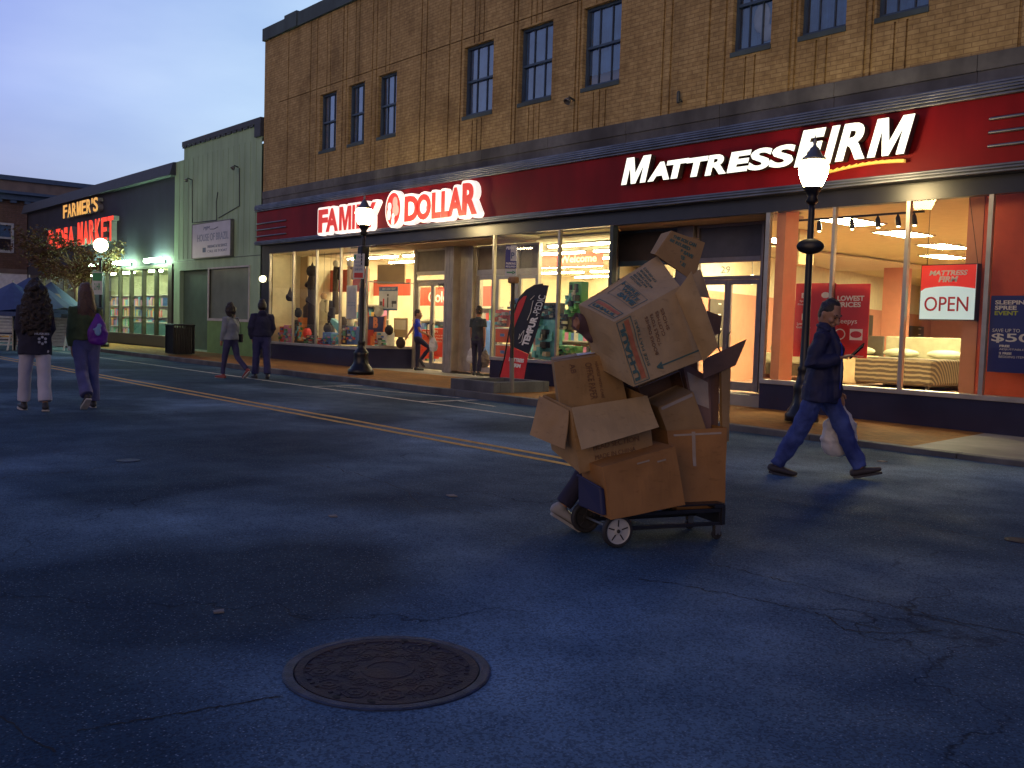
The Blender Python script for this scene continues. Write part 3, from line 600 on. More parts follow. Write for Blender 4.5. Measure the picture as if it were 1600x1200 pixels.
# ================================================================ illuminated signs
t = thing('family_sign', (-19.5, 12.7, 3.5), 'lit red letters FAMILY DOLLAR outlined in white, with a round emblem, on the red band', 'shop sign')
y = 12.76
SZ = .36
def can(txt, xs, z0, z1, name):
    for ch, (a, b, zb) in zip(txt, xs):
        zb2 = z1 if zb is None else zb; w = b-a
        base = FX(ch, a-.085, b+.085, z0-.085, zb2+.085, y, .17, bold=.045); obj(name, base, 'letter_edge_side', t)
mat('letter_edge_side', (.55, .55, .55), .4)
def sign_word(chars, z0):
    # chars: (char, x0, x1, ztop)
    for ch, a, b, zt in chars:
        bsm = outline(ch, a, b, z0, zt, y, .14, .062); bk_ = obj('letter', bsm, 'letter_edge', t)
        obj('letter_face', FX(ch, a, b, z0, zt, y-.152, .012, bold=.045 if ch != 'M' else 0), 'red_letters_lit', bk_)
sign_word([('F', -22.82, -22.32, 4.18), ('A', -22.42, -21.80, 4.18), ('M', -21.74, -21.16, 4.18), ('I', -21.10, -20.98, 4.18), ('L', -20.90, -20.52, 4.18), ('Y', -20.60, -20.02, 4.18)], 3.58)
sign_word([('D', -18.78, -18.22, 4.20), ('O', -18.30, -17.74, 4.20), ('L', -17.70, -17.36, 4.20), ('L', -17.34, -17.02, 4.20), ('A', -17.10, -16.56, 4.24), ('R', -16.58, -16.06, 4.30)], 3.62)
def disc(cx, cz, rx, rz, y, d, seg=32): return MB().prism([(cx+rx*math.cos(2*math.pi*k/seg), y, cz+rz*math.sin(2*math.pi*k/seg)) for k in range(seg)], (0, -d, 0))
e = obj('emblem', disc(-19.26, 3.95, .35, .44, y, .15), 'letter_edge', t); obj('emblem_face', disc(-19.26, 3.95, .29, .38, y-.151, .01), 'red_letters_lit', e)
m = disc(-19.17, 4.10, .10, .13, y-.162, .008); m.add(disc(-19.14, 3.92, .13, .14, y-.162, .0085)); glow('pink_face', (1, .42, .36), .7); obj('emblem_figure', m, 'pink_face', e)
m = disc(-19.40, 4.02, .075, .09, y-.163, .009); m.add(disc(-19.42, 3.84, .07, .14, y-.163, .0095)); m.add(disc(-19.24, 3.78, .055, .07, y-.163, .009)); m.add(disc(-19.25, 3.66, .06, .09, y-.163, .0095)); obj('emblem_figure', m, 'letter_edge', e)
t = thing('mattress_sign', (-9.3, 12.7, 3.6), 'lit white slanted letters MATTRESS FIRM with a yellow underline on the red band', 'shop sign')
def wl(chars):
    for ch, a, b, z0, z1 in chars:
        o_ = text_mb(ch, (a, y, z0), (b-a, 0, 0), ((z1-z0)*.26, 0, z1-z0), (0, -.12, 0), bold=.05 if ch not in 'SR' else .035); q = obj('letter', o_, 'letter_side', t)
        obj('letter_face', text_mb(ch, (a, y-.121, z0), (b-a, 0, 0), ((z1-z0)*.26, 0, z1-z0), (0, -.01, 0), bold=.05 if ch not in 'SR' else .035), 'white_letters', q)
mat('letter_side', (.05, .03, .03), .5)
wl([('M', -11.96, -11.40, 3.85, 4.31), ('A', -11.34, -10.86, 3.85, 4.16), ('T', -10.98, -10.53, 3.85, 4.16), ('T', -10.55, -10.12, 3.84, 4.15), ('R', -10.10, -9.68, 3.83, 4.15), ('E', -9.66, -9.28, 3.83, 4.15), ('S', -9.27, -8.88, 3.82, 4.15), ('S', -8.88, -8.47, 3.82, 4.15),
    ('F', -8.42, -8.05, 3.79, 4.32), ('I', -7.94, -7.82, 3.79, 4.32), ('R', -7.74, -7.28, 3.80, 4.32), ('M', -7.24, -6.70, 3.80, 4.32)])
P = []
for k in range(13): u = k/12; P.append((-7.95+1.22*u, y-.05, 3.66+.06*math.sin(u*math.pi*.8)))
m = MB()
for k in range(12):
    a, b = P[k], P[k+1]; m.hexa([(a[0], a[1], a[2]), (b[0], b[1], b[2]), (b[0], b[1], b[2]+.045), (a[0], a[1], a[2]+.045*(k+1)/12)], [(a[0], y, a[2]), (b[0], y, b[2]), (b[0], y, b[2]+.045), (a[0], y, a[2]+.045*(k+1)/12)])
glow('yellow_line', (1, .55, .10), .55); obj('underline', m, 'yellow_line', t)
# ================================================================ green building
GB = thing('green_building', (-30.2, FY, 0), 'narrow pale green shopfront with a tall stepped parapet and boarded window', 'building')
gx0, gx1 = -33.78, -26.98
m = grooved(gx0, gx1, 0.05, 6.66, FY-.02, [(-33.25, -30.82, .16, 2.86), (-30.70, -27.73, 1.24, 2.85)], [], 0)
m.box(-32.97, gx1, FY-.02, FY+.3, 6.661, 7.10); m.box(gx0, gx1, FY+.3, 40, .05, 6.6)
for x in [gx0+.4*k for k in range(1, 17)]: m.box(x, x+.03, FY-.028, FY-.0201, 3.25, 6.64)
obj('wall', m, 'green_wall', GB)
m = MB(); m.box(-30.82, gx1, FY-.026, FY-.0205, .06, 1.2); obj('painted_plinth', m, 'green_wall_low', GB)
m = MB(); m.box(-33.02, gx1, FY-.08, FY+.35, 7.10, 7.26); m.box(-27.38, gx1+.01, FY-.09, FY+.35, 6.70, 7.10)
for k in range(14): m.box(-33.0+.4*k, -32.7+.4*k, FY-.07, FY-.021, 7.04, 7.099)
obj('roof_edge', m, 'dark_roof', GB)
m = MB(); m.box(gx0, gx1, FY-.03, FY-.0205, 3.17, 3.19); obj('joint', m, 'frame_dark', GB)
d = obj('door', MB().box(-33.25, -30.82, FY+.12, FY+.18, .16, 2.86), 'green_door', GB)
m = MB()
for x0, x1, z0, z1 in ((-30.79, -30.70, 1.16, 2.90), (-27.73, -27.66, 1.16, 2.90), (-30.70, -27.73, 2.85, 2.90), (-30.70, -27.73, 1.16, 1.24)): m.box(x0, x1, FY-.05, FY+.06, z0, z1)
mat('white_frame', (.42, .42, .40), .6); w = obj('window', m, 'white_frame', GB)
mat('papered_glass', (.14, .17, .13), .3, 0, .2, 2); obj('papered_pane', MB().box(-30.70, -27.73, FY+.02, FY+.04, 1.24, 2.85), 'papered_glass', w)
t = thing('shop_signboard', (-30.4, FY-.1, 3.2), 'white rectangular signboard with faded blue lettering on the pale green wall', 'signboard')
mat('sign_white', (.50, .52, .60), .4, 0, .1, 2); mat('ink_blue', (.05, .10, .22), .5); mat('ink_faded', (.22, .27, .38), .5)
obj('panel', MB().box(-31.88, -28.86, FY-.14, FY-.05, 3.24, 4.34), 'sign_white', t)
m = MB()
for a in ((-31.9, -28.84, 4.34, 4.37), (-31.9, -28.84, 3.21, 3.24), (-31.91, -31.88, 3.21, 4.37), (-28.86, -28.83, 3.21, 4.37)): m.box(a[0], a[1], FY-.15, FY-.04, a[2], a[3])
obj('frame', m, 'grey_metal', t)
obj('lettering', FX('HOUSE OF BRAZIL', -31.45, -29.0, 3.76, 4.0, FY-.14, .004, bold=.01), 'ink_faded', t)
m = FX('MJM', -30.95, -30.45, 4.10, 4.24, FY-.14, .004, shear=.2); m.add(MB().tube([(-30.4, FY-.145, 4.13), (-30.1, FY-.145, 4.12), (-29.8, FY-.145, 4.17)], .012, 6)); obj('lettering', m, 'ink_blue', t)
m = FX('INSURANCE & TAX SERVICES', -30.6, -29.1, 3.53, 3.62, FY-.14, .004); m.add(FX('CALL US TODAY', -30.6, -29.1, 3.38, 3.46, FY-.14, .004)); m.box(-31.0, -30.75, FY-.145, FY-.14, 3.4, 3.55); obj('lettering', m, 'ink_blue', t)
for i, (x, z) in enumerate(((-32.3, 5.92), (-28.6, 5.95))): horn(x, z, ['left spotlight on the pale green wall above the white signboard', 'right spotlight on the pale green wall above the white signboard'][i])
m = MB()
for pts in ([(-32.2, 5.9), (-32.15, 4.45), (-30.2, 4.42)], [(-28.5, 5.9), (-28.45, 4.75), (-30.0, 4.48)], [(-30.1, 5.3), (-30.2, 5.0), (-30.15, 4.42)]): m.tube([(x, FY-.035, z) for x, z in pts], .016, 6)
obj('conduit', m, 'frame_dark', GB)
# ================================================================ market building
MK = thing('market_building', (-43.5, FY, 0), 'dark navy one-storey market with red and orange letters and green-lit glazing', 'building')
mx0, mx1 = -53.5, -33.84
m = grooved(mx0, mx1, 0.05, 6.2, FY, [(-52.8, -42.6, .55, 2.95), (-41.35, -34.28, .55, 3.0)], [], 0); m.box(mx0, mx1, FY+4, 38, .05, 6.2); m.box(mx0, mx0+.2, FY, 30, .05, 6.2); m.box(mx0, mx1, FY+.24, FY+4, 3.3, 6.2)
obj('wall', m, 'market_wall', MK)
m = MB(); m.prism([(mx0-.15, FY-.25, 6.2), (mx0-.15, FY-.12, 6.65), (mx0-.15, FY+.6, 6.75), (mx0-.15, FY+.6, 6.2)], (mx1-mx0+.3, 0, 0)); obj('roof_edge', m, 'dark_roof', MK)
m = MB()
for x in (-41.35, -39.65, -38.36, -37.0, -35.7, -34.36): m.box(x, x+.12, FY-.02, FY+.12, .55, 3.0)
for x in (-52.8, -50.8, -49.0, -47.2, -45.4, -44.0, -42.75): m.box(x, x+.14, FY-.02, FY+.12, .55, 2.95)
m.box(-41.5, -34.2, FY-.05, FY+.14, 3.0, 3.12); m.box(-53, -42.5, FY-.05, FY+.14, 2.95, 3.08); m.box(-41.5, -34.2, FY-.06, FY-.001, .16, .55); m.box(-34.24, -33.9, FY-.05, FY-.001, .16, 3.12)
m.box(-53, -42.5, FY-.06, FY-.001, .16, .55)
obj('window_frame', m, 'market_trim', MK)
pane([(-41.2, FY+.06, .55), (-34.3, FY+.06, .55), (-34.3, FY+.06, 3), (-41.2, FY+.06, 3)], MK); pane([(-52.7, FY+.06, .55), (-42.6, FY+.06, .55), (-42.6, FY+.06, 2.95), (-52.7, FY+.06, 2.95)], MK)
mat('market_inner', (.50, .52, .36), .8, 0, .15, 2); m = MB(); m.box(-53, -33.9, FY+3.9, FY+3.95, .1, 3.2); m.box(-53, -33.9, FY+.3, FY+3.95, 3.2, 3.25); obj('interior_wall', m, 'market_inner', MK)
mat('teal_case', (.08, .30, .26), .5, 0, .3, 3); mat('wood', (.22, .13, .07), .6); mat('shelf_white', (.5, .5, .42), .6)
glow('tube_market', (.85, 1, .62), 90)
for i, x in enumerate((-51, -48.5, -46, -43.5, -40.2, -38, -35.8)):
    obj('ceiling_light', MB().box(x-.6, x+.6, FY+1.6, FY+1.75, 3.08, 3.16), 'tube_market', label=['ceiling tube in the market, farthest left', 'second ceiling tube from the left in the market', 'third ceiling tube from the left in the market', 'ceiling tube over the market entrance', 'ceiling tube behind the left tall panes of the market', 'ceiling tube behind the middle tall panes of the market', 'ceiling tube behind the right tall panes of the market'][i], cat='ceiling light', group='ceiling lights in the market')
def prod(m, x0, x1, y, z0, h, rr, wmin=.08, wmax=.2):
    x = x0
    while x < x1-.05: w_ = rr.uniform(wmin, wmax); m.append((x, min(x+w_*.92, x1), y, z0, z0+h*rr.uniform(.55, 1))); x += w_
PC = []
for i, c in enumerate(((.5, .07, .05), (.06, .14, .42), (.55, .38, .08), (.5, .48, .42), (.08, .3, .13), (.45, .16, .3), (.03, .03, .04), (.1, .35, .45))): PC.append(mat('product_colour_%d' % i, c, .5))
def shelf_unit(x0, x1, y, z0, rows, rh, lab, cat='shelf', group=None, seed=1, fm='shelf_white', facing=-1, pal=None, dens=1):
    t = thing('stocked_shelf', ((x0+x1)/2, y, z0), lab, cat, group); rr = random.Random(seed); m = MB(); m.box(x0, x1, y+.30, y+.33, z0, z0+rows*rh+.05)
    for k in range(rows+1): m.box(x0, x1, y, y+.30, z0+k*rh-.015, z0+k*rh+.012)
    obj('shelf_frame', m, fm, t); bins = {}
    for k in range(rows):
        L = []; prod(L, x0+.02, x1-.02, y+.04, z0+k*rh+.013, rh*.85, rr)
        for (a, b, yy, c, d) in L: bins.setdefault(rr.choice(pal or range(len(PC))), MB()).box(a, b, yy, yy+.2, c, d)
    for q, mb in bins.items(): obj('goods', mb, PC[q], t, kind='stuff')
shelf_unit(-41.0, -34.6, FY+3.0, .2, 4, .45, 'shelves of groceries behind the tall panes of the market', seed=4, fm='teal_case', pal=[3, 7, 7, 4, 6, 3])
shelf_unit(-52.5, -43, FY+3.0, .2, 4, .5, 'long grocery shelves behind the left windows of the market', seed=5)
t = thing('display_counter', (-38, FY+1.2, .2), 'low pale counter inside the market behind the tall panes', 'counter'); obj('counter_body', MB().box(-40.8, -35, FY+1.0, FY+1.6, .15, .95), 'teal_case', t); obj('counter_top', MB().box(-40.9, -34.9, FY+.95, FY+1.65, .95, 1.0), 'shelf_white', t)
for i, (x, l) in enumerate(((-41.9, 'left'), (-38.6, 'middle'), (-35.1, 'right'))):
    t = thing('tube_light', (x, FY-.2, 3.25), ['first', 'second', 'third'][i]+' green-white tube light from the left above the market panes', 'tube light', 'green-white tube lights on the market front')
    obj('tube', MB().tube([(x-.72, FY-.30, 3.27), (x+.72, FY-.30, 3.27)], .075, 12), 'tube_green', t, smooth=True); obj('housing', MB().box(x-.03, x+.03, FY-.28, FY-.005, 3.24, 3.27).box(x-.5, x+.5, FY-.06, FY-.005, 3.18, 3.28), 'frame_dark', t)
def letters(name, txt, x0, x1, z0, z1, y, face, side, lab, widths=None):
    t = thing(name, ((x0+x1)/2, y, z0), lab, 'shop sign'); n = len(txt); ws = [.55 if c == 'I' else (.35 if c in "' " else 1.0) for c in txt]; tot = sum(ws); x = x0
    for c, w_ in zip(txt, ws):
        w_ = (x1-x0)*w_/tot
        if c != ' ':
            za = z0+(z1-z0)*.62 if c == "'" else z0; q = obj('letter', FX(c, x+.05, x+w_-.05, za, z1, y, .22, bold=.02), side, t); obj('letter_face', FX(c, x+.05, x+w_-.05, za, z1, y-.221, .015, bold=.015), face, q)
        x += w_
mat('letter_box', (.25, .25, .27), .5)
letters('farmers_sign', "FARMER'S", -46.45, -41.5, 5.50, 6.08, FY-.01, 'orange_letters', 'letter_box', 'lit orange letters FARMER’S, above the red letters on the navy wall')
letters('india_market_sign', 'INDIA', -48.9, -44.7, 4.20, 5.08, FY-.01, 'neon_red', 'letter_box', 'lit red letters INDIA on the navy wall behind the tree')
letters('india_market_sign', 'MARKET', -44.3, -39.55, 4.20, 5.18, FY-.01, 'neon_red', 'letter_box', 'lit red letters MARKET on the navy wall right of INDIA')
# ================================================================ far building across the side street
FB = thing('far_building', (-57.5, 8, 0), 'brown building with a deep blue cornice and white ground floor across the side street', 'building'); X = -57.5
def FXb(y0, y1, z0, z1, d0, d1): return MB().box(X-d1, X+d0, y0, y1, z0, z1)
wz = (4.85, 6.2)
m = MB()
wins = [(12.05, 13.3), (9.3, 10.9), (6.6, 8.2)]
zc = [3.45, 4.75, 6.35, 7.55]
for a, b, c, d in ((-8, 6.6, 3.3, 7.55), (8.2, 9.3, 3.3, 7.55), (10.9, 11.6, 3.3, 7.55), (13.3, 34, 3.3, 7.55)): m.add(FXb(a, b, c, d, 0, .3))
for a, b in ((6.6, 8.2), (9.3, 10.9), (11.6, 13.3)): m.add(FXb(a, b, 3.3, 4.4, 0, .3)); m.add(FXb(a, b, 6.0, 7.55, 0, .3))
m.add(FXb(-8, 34, 0, 7.5, -6, 12))
obj('wall', m, 'brown_brick', FB)
m = FXb(-8, 34, .1, 3.3, .05, .2); obj('ground_floor', m, 'white_wall', FB)
m = FXb(-8, 34, 7.25, 7.55, .25, .1); m.add(FXb(-8, 34, 7.551, 7.7, .5, .1)); m.add(FXb(-8, 34, 8.3, 8.55, .15, .3)); 
for k in range(60): m.add(FXb(-7.9+.7*k, -7.6+.7*k, 7.1, 7.249, .2, .0))
mat('blue_cornice', (.07, .11, .17), .6); obj('cornice', m, 'blue_cornice', FB)
m = FXb(-8, 34, 7.701, 8.299, .02, .25); obj('parapet', m, 'brown_wall', FB)
m = FXb(-8, 34, 3.301, 3.55, .08, .0); obj('string_course', m, 'brown_wall', FB)
for a, b in ((6.6, 8.2), (9.3, 10.9), (11.6, 13.3)):
    m = MB()
    for q in ((a, a+.12, 4.4, 6.0), (b-.12, b, 4.4, 6.0), (a+.12, b-.12, 4.4, 4.55), (a+.12, b-.12, 5.88, 6.0), (a+.12, b-.12, 5.15, 5.25)): m.add(FXb(*q, .04, .1))
    w = obj('window', m, 'white_frame', FB); obj('pane', FXb(a+.12, b-.12, 4.5, 5.9, -.05, .1), 'upper_glass', w); obj('blind', FXb(a+.12, b-.12, 5.2, 5.9, -.12, .16), 'white_wall', w)
obj('red_awning_sign', FXb(7.5, 11.2, 2.0, 2.6, .12, .0), 'red_panel', FB)
# ================================================================ mattress shop interior
def wy(Y): return -9.1-.25*Y
def slab(p, q, th, z0, z1):   # vertical slab from p to q (xy)
    a, b = Vector((*p, 0)), Vector((*q, 0)); d = (b-a).normalized(); n = Vector((-d.y, d.x, 0))*th
    return MB().hexa([a+Vector((0, 0, z0)), b+Vector((0, 0, z0)), b+Vector((0, 0, z1)), a+Vector((0, 0, z1))], [a+n+Vector((0, 0, z0)), b+n+Vector((0, 0, z0)), b+n+Vector((0, 0, z1)), a+n+Vector((0, 0, z1))])
BY = 38
obj('interior_floor', MB().quad((-19, 13.95, .165), (0, 13.95, .165), (0, BY, .165), (-19, BY, .165)), 'pink_carpet', B)
obj('interior_floor', MB().quad((-9.05, 13.12, .17), (0, 13.12, .17), (0, 13.95, .17), (-9.05, 13.95, .17)), 'pink_carpet', B)
obj('interior_ceiling', MB().box(-19, 0, 13.9, BY, 3.28, 3.33).box(-9.05, 0, 13.13, 13.899, 3.28, 3.33), 'tile_ceiling', B)
obj('interior_wall', slab((wy(14.5)-.0, 14.5), (wy(BY), BY), .12, 2.2, 3.28), 'cream', B); obj('interior_wall', slab((wy(14.5)+.01, 14.5), (wy(BY)+.01, BY), .14, .165, 2.199), 'pink_wall', B)
m = MB(); m.box(-19, 0, BY, BY+.1, 2.2, 3.28); obj('interior_wall', m, 'cream', B); obj('interior_wall', MB().box(-19, 0, BY-.01, BY+.1, .165, 2.199), 'pink_wall', B)
obj('interior_wall', MB().box(-5.92, -2, 13.45, 13.7, .17, 3.28), 'red_wall', B)
obj('interior_wall', MB().box(-2.0, -1.9, 13.12, BY, .17, 3.28), 'red_wall', B)
obj('interior_column', MB().box(-9.02, -8.86, 13.14, 13.5, .17, 3.28), 'pink_wall', B)
obj('interior_column', MB().box(-6.14, -5.925, 13.44, 13.9, .17, 3.28), 'pink_wall', B)
obj('beam', MB().box(-10.9, -10.4, 15.9, 16.4, 2.62, 3.28), 'tan_wall', B)
m = MB().box(-13.75, -13.2, 25.2, 25.7, .165, 3.28); obj('interior_column', m, 'pink_wall', B)
PN = [(-9.0, 15.3, 'nearest ceiling panel, above the lowest-prices posters'), (-9.25, 17.6, 'second ceiling panel, crossed by the right mullion'), (-9.8, 20.4, 'third ceiling panel above the open sign'), (-11.0, 22.9, 'fourth ceiling panel, just above the open sign'), (-12.0, 17.6, 'ceiling panel left of the lamp post'), (-13.2, 28.5, 'small far ceiling panel right of the pink column'), (-13.6, 22.5, 'ceiling panel near the left wall of the mattress shop'), (-11.5, 32, 'deepest ceiling panel of the mattress shop'), (-12.9, 15.6, 'ceiling panel just inside the mattress shop door'), (-14.6, 19.6, 'ceiling panel over the bed behind the mattress shop door'), (-8.0, 25.0, 'far ceiling panel added unseen behind the red partition to light the wall'), (-9.0, 30.0, 'farther ceiling panel added unseen behind the red partition to light the wall'), (-5.5, 19.5, 'added ceiling panel hidden by the red partition wall, for extra light'), (-16, 25.5, 'added ceiling panel deep behind the mattress shop door, for extra light')]  # panels behind the partition and deepest past the door: added wall light
for x, yy, lab in PN: 
    t = thing('ceiling_panel', (x, yy, 3.27), lab, 'ceiling light', 'square ceiling panels in the mattress shop'); obj('diffuser', MB().box(x-.3, x+.3, yy-.6, yy+.6, 3.262, 3.274), 'panel_warm', t)
    fm = MB()
    for q in ((x-.33, x-.3, yy-.63, yy+.63), (x+.3, x+.33, yy-.63, yy+.63), (x-.3, x+.3, yy-.63, yy-.6), (x-.3, x+.3, yy+.6, yy+.63)): fm.box(*q, 3.255, 3.279)
    obj('frame', fm, 'white_frame', t)
t = thing('track_lights', (-8.2, 13.7, 3.2), 'black ceiling track with small spotlights behind the mattress shop window', 'track light')
obj('track', MB().box(-9.0, -6.9, 13.68, 13.72, 3.12, 3.15), 'black_metal', t); glow('spot', (1, .8, .5), 12)
for x in (-8.62, -8.05, -7.62, -7.30, -7.05):
    a = Vector((x, 13.7, 3.12)); hd = obj('spot_head', MB().tube([a, a+Vector((0, 0, -.05)), a+Vector((.03, -.03, -.15))], [.012, .035, .04], 10), 'black_metal', t, smooth=True); obj('bulb', MB().ball(a+Vector((.033, -.035, -.185)), (.028, .028, .012), 8, 5), 'spot', hd)
def poster(name, x0, x1, z0, z1, y, base, lab, parts=(), cat='poster', th=.012):
    t = thing(name, ((x0+x1)/2, y, z0), lab, cat); obj('sheet', MB().box(x0, x1, y, y+th, z0, z1), base, t)
    for (txt, u0, u1, v0, v1, mm, kw) in parts:
        w, h = x1-x0, z1-z0
        if txt == '#': obj('print', MB().box(x0+u0*w, x0+u1*w, y-.003, y-.0005, z1-v1*h, z1-v0*h), mm, t)
        elif txt == 'O': q = disc(x0+(u0+u1)/2*w, z1-(v0+v1)/2*h, (u1-u0)/2*w, (v1-v0)/2*h, y-.001 if 'o' not in kw else y-.004, .003); obj('print', q, mm, t)
        else: obj('lettering', FX(txt, x0+u0*w, x0+u1*w, z1-v1*h, z1-v0*h, y-.003, .003, **kw), mm, t)
    return t
mat('poster_red', (.55, .025, .02), .5, 0, .03); mat('ink_white', (.8, .8, .74), .5, 0, .02); mat('poster_blue', (.02, .03, .20), .45, 0, .03); mat('ink_green', (.45, .55, .03), .5); mat('poster_dark', (.06, .045, .03), .5); mat('ink_red', (.55, .02, .02), .5)
K = {}
W_ = lambda x, y_, Y: ony(x, y_, Y)
a, b = W_(1302, 444, 13.09), W_(1354, 560, 13.09)
poster('price_poster', a.x, b.x, b.z, a.z, 13.09, 'poster_red', 'red poster reading LOWEST PRICES in the window behind the man', (('LOWEST', .14, .86, .16, .23, 'ink_white', dict(bold=.03)), ('PRICES', .14, .78, .245, .315, 'ink_white', dict(bold=.03)), ('Sleepys', .12, .70, .47, .56, 'ink_white', {}), ('O', .10, .40, .61, .76, 'ink_white', {}), ('O', .125, .375, .625, .745, 'poster_red', {'o': 1}), ('Serta', .15, .35, .655, .71, 'ink_white', {'shear': .2}), ('#', .52, .86, .61, .76, 'ink_white', {}), ('O', .54, .84, .64, .73, 'poster_red', {'o': 1}), ('Sealy', .59, .80, .66, .71, 'ink_white', {'shear': .2}), ('mattressfirm.com', .62, .92, .965, .98, 'ink_white', {})))
a, b = W_(1244, 443, 13.09), W_(1300, 560, 13.09)
poster('offers_poster', a.x, b.x, b.z, a.z, 13.09, 'poster_red', 'red poster with small white icons, half hidden by the lamp post and the man', (('#', .16, .33, .13, .20, 'ink_white', {}), ('#', .20, .30, .15, .185, 'poster_red', {}), ('Special', .12, .36, .225, .26, 'ink_white', {}), ('Financing', .08, .40, .27, .305, 'ink_white', {}), ('#', .19, .29, .41, .50, 'ink_white', {}), ('Low Price', .08, .38, .53, .565, 'ink_white', {}), ('Guarantee', .07, .42, .575, .61, 'ink_white', {}), ('O', .66, .86, .12, .20, 'ink_white', {})))
a, b = W_(1549, 462, 13.09), W_(1549, 581, 13.09)
z1, z0 = a.z, b.z; x0 = a.x; x1 = x0+.72
poster('event_poster', x0, x1, z0, z1, 13.09, 'poster_blue', 'dark blue sale poster reading SLEEPING SPREE EVENT and $500 at the right edge', (('SLEEPING', .08, .70, .06, .115, 'ink_white', dict(bold=.03)), ('SPREE', .08, .46, .13, .185, 'ink_white', dict(bold=.03)), ('EVENT', .08, .49, .20, .255, 'ink_green', dict(bold=.03)), ('SAVE UP TO', .06, .54, .43, .475, 'ink_white', {}), ('$500', .05, .98, .49, .615, 'ink_white', dict(bold=.015)), ('FREE', .20, .38, .64, .67, 'ink_white', dict(bold=.04)), ('ADJUSTABLE BASE', .20, .82, .685, .715, 'ink_white', {}), ('2 FREE', .20, .42, .735, .765, 'ink_white', dict(bold=.04)), ('BEDDING ITEMS', .20, .68, .78, .81, 'ink_white', {})))
# hanging OPEN sign
t = thing('open_sign', (-6.1, 13.25, 1.9), 'hanging red and white lit box sign reading OPEN behind the glass', 'open sign')
a, b = W_(1440, 414, 13.22), W_(1523, 501, 13.22); xa, xb, zb, zt = a.x, b.x, b.z+.0, a.z
mat('box_black', (.015, .013, .015), .4); obj('case', MB().box(xa, xb, 13.22, 13.34, zb, zt), 'box_black', t)
glow('open_white', (.62, .80, .80), .55); glow('open_red', (.75, .035, .02), .5); w, h = xb-xa, zt-zb
obj('panel', MB().box(xa+.012, xb-.012, 13.212, 13.219, zb+.012, zt-.012), 'open_white', t)
P = [(xa+.012, 13.210, zt-.012), (xb-.012, 13.210, zt-.012), (xb-.012, 13.210, zb+h*.56)]
for k in range(1, 12): u = k/12; P.append((xb-.012-(w-.024)*u, 13.210, zb+h*.56+math.sin(u*math.pi)*h*.05-.0*u))
P.append((xa+.012, 13.210, zb+h*.52)); obj('top_field', MB().prism(P, (0, .001, 0)), 'open_red', t)
obj('lettering', FX('OPEN', xa+w*.10, xb-w*.12, zb+h*.16, zb+h*.42, 13.209, .004, bold=.004), 'ink_red', t)
m = FX('MATTRESS', xa+w*.16, xa+w*.84, zb+h*.80, zb+h*.89, 13.208, .003, bold=.04, shear=.2); m.add(FX('FIRM', xa+w*.33, xa+w*.68, zb+h*.68, zb+h*.785, 13.208, .003, bold=.04, shear=.2)); obj('lettering', m, 'ink_white', t)
m = MB(); m.tube([(xa+.05, 13.28, zt), (xa+.05, 13.28, 3.27)], .004, 5); m.tube([(xb-.03, 13.28, zt), (xb-.20, 13.28, 3.27)], .004, 5); m.tube([(xb-.01, 13.30, zt), (xb+.01, 13.3, zb+.2), (xb+.0, 13.3, zb-.02)], .003, 5); obj('cable', m, 'black_metal', t)
# beds
mat('mattress_white', (.30, .27, .18), .8); mat('bed_dark', (.045, .028, .015), .8, 0, .3, 8); mat('throw_tan', (.34, .25, .15), .9, bump=.4, bs=8); mat('pillow_white', (.36, .35, .26), .8)
def stripes_mat():
    m_, t_, b_, c_ = newmat('striped_cover'); wv = N(t_, 'ShaderNodeTexWave', wave_type='RINGS'); wv.inputs['Scale'].default_value = 3.2; wv.inputs['Distortion'].default_value = 2.5
    t_.links.new(c_.outputs['Object'], wv.inputs['Vector']); t_.links.new(ramp(t_, wv.outputs['Fac'], .55, .62, (.035, .020, .012), (.13, .095, .055)), b_.inputs['Base Color']); b_.inputs['Roughness'].default_value = .9
stripes_mat()
def bed(x, y0, w, d, lab, cover=None, head='poster_dark', h=.62, rz=0):
    t = thing('bed', (x, y0, .165), lab, 'bed', 'beds on display in the mattress shop', rz=rz); z = 0
    def L(mb): return mb
    m = MB(); m.box(-w/2, w/2, 0, d, z+.12, z+.40); obj('base', m, 'bed_dark', t, local=True, bevel=.02)
    m = MB(); m.box(-w/2+.01, w/2-.01, .01, d-.01, z+.401, z+h); obj('mattress', m, 'mattress_white', t, local=True, bevel=.05)
    for i, j in ((-1, .08), (1, .08), (-1, d-.08), (1, d-.08)): obj('leg', MB().box(i*(w/2-.08)-.03, i*(w/2-.08)+.03, j-.03, j+.03, 0, .12), 'black_metal', t, local=True)
    if cover:
        m = MB(); m.box(-w/2-.02, w/2+.02, -.02, d*.66, z+.14, z+h+.02); obj('cover', m, cover, t, local=True, bevel=.04)
        m = MB(); m.box(-w/2-.035, -w/2+.42, -.035, d*.5, z+.06, z+h+.035); obj('throw', m, 'throw_tan', t, local=True, bevel=.05)
    for s in (-1, 1): obj('pillow', MB().ball((s*w*.25, d-.25, z+h+.11), (w*.21, .2, .11), 14, 8), 'pillow_white', t, smooth=True, local=True)
    m = MB(); m.box(-w/2, w/2, d+.01, d+.09, 0, 1.15); obj('headboard', m, head, t, local=True, bevel=.02)
    return t
bed(-10.6, 19.6, 2.1, 2.0, 'bed with a striped brown cover and tan throw in the mattress shop window', 'striped_cover', 'mattress_white', .66)
bed(-12.95, 20.4, 1.6, 2.0, 'plain white bed with a dark base left of the striped bed', None, h=.66)
bed(-14.6, 19.2, 1.0, 2.0, 'narrow white bed partly hidden behind the man, by the left wall', None, h=.66)
bed(-15.9, 22.8, 1.9, 2.0, 'white bed seen through the mattress shop door glass', None, h=.72)
bed(-12.4, 27.5, 1.8, 2.0, 'white bed farther back beside the pink column', None, h=.66)
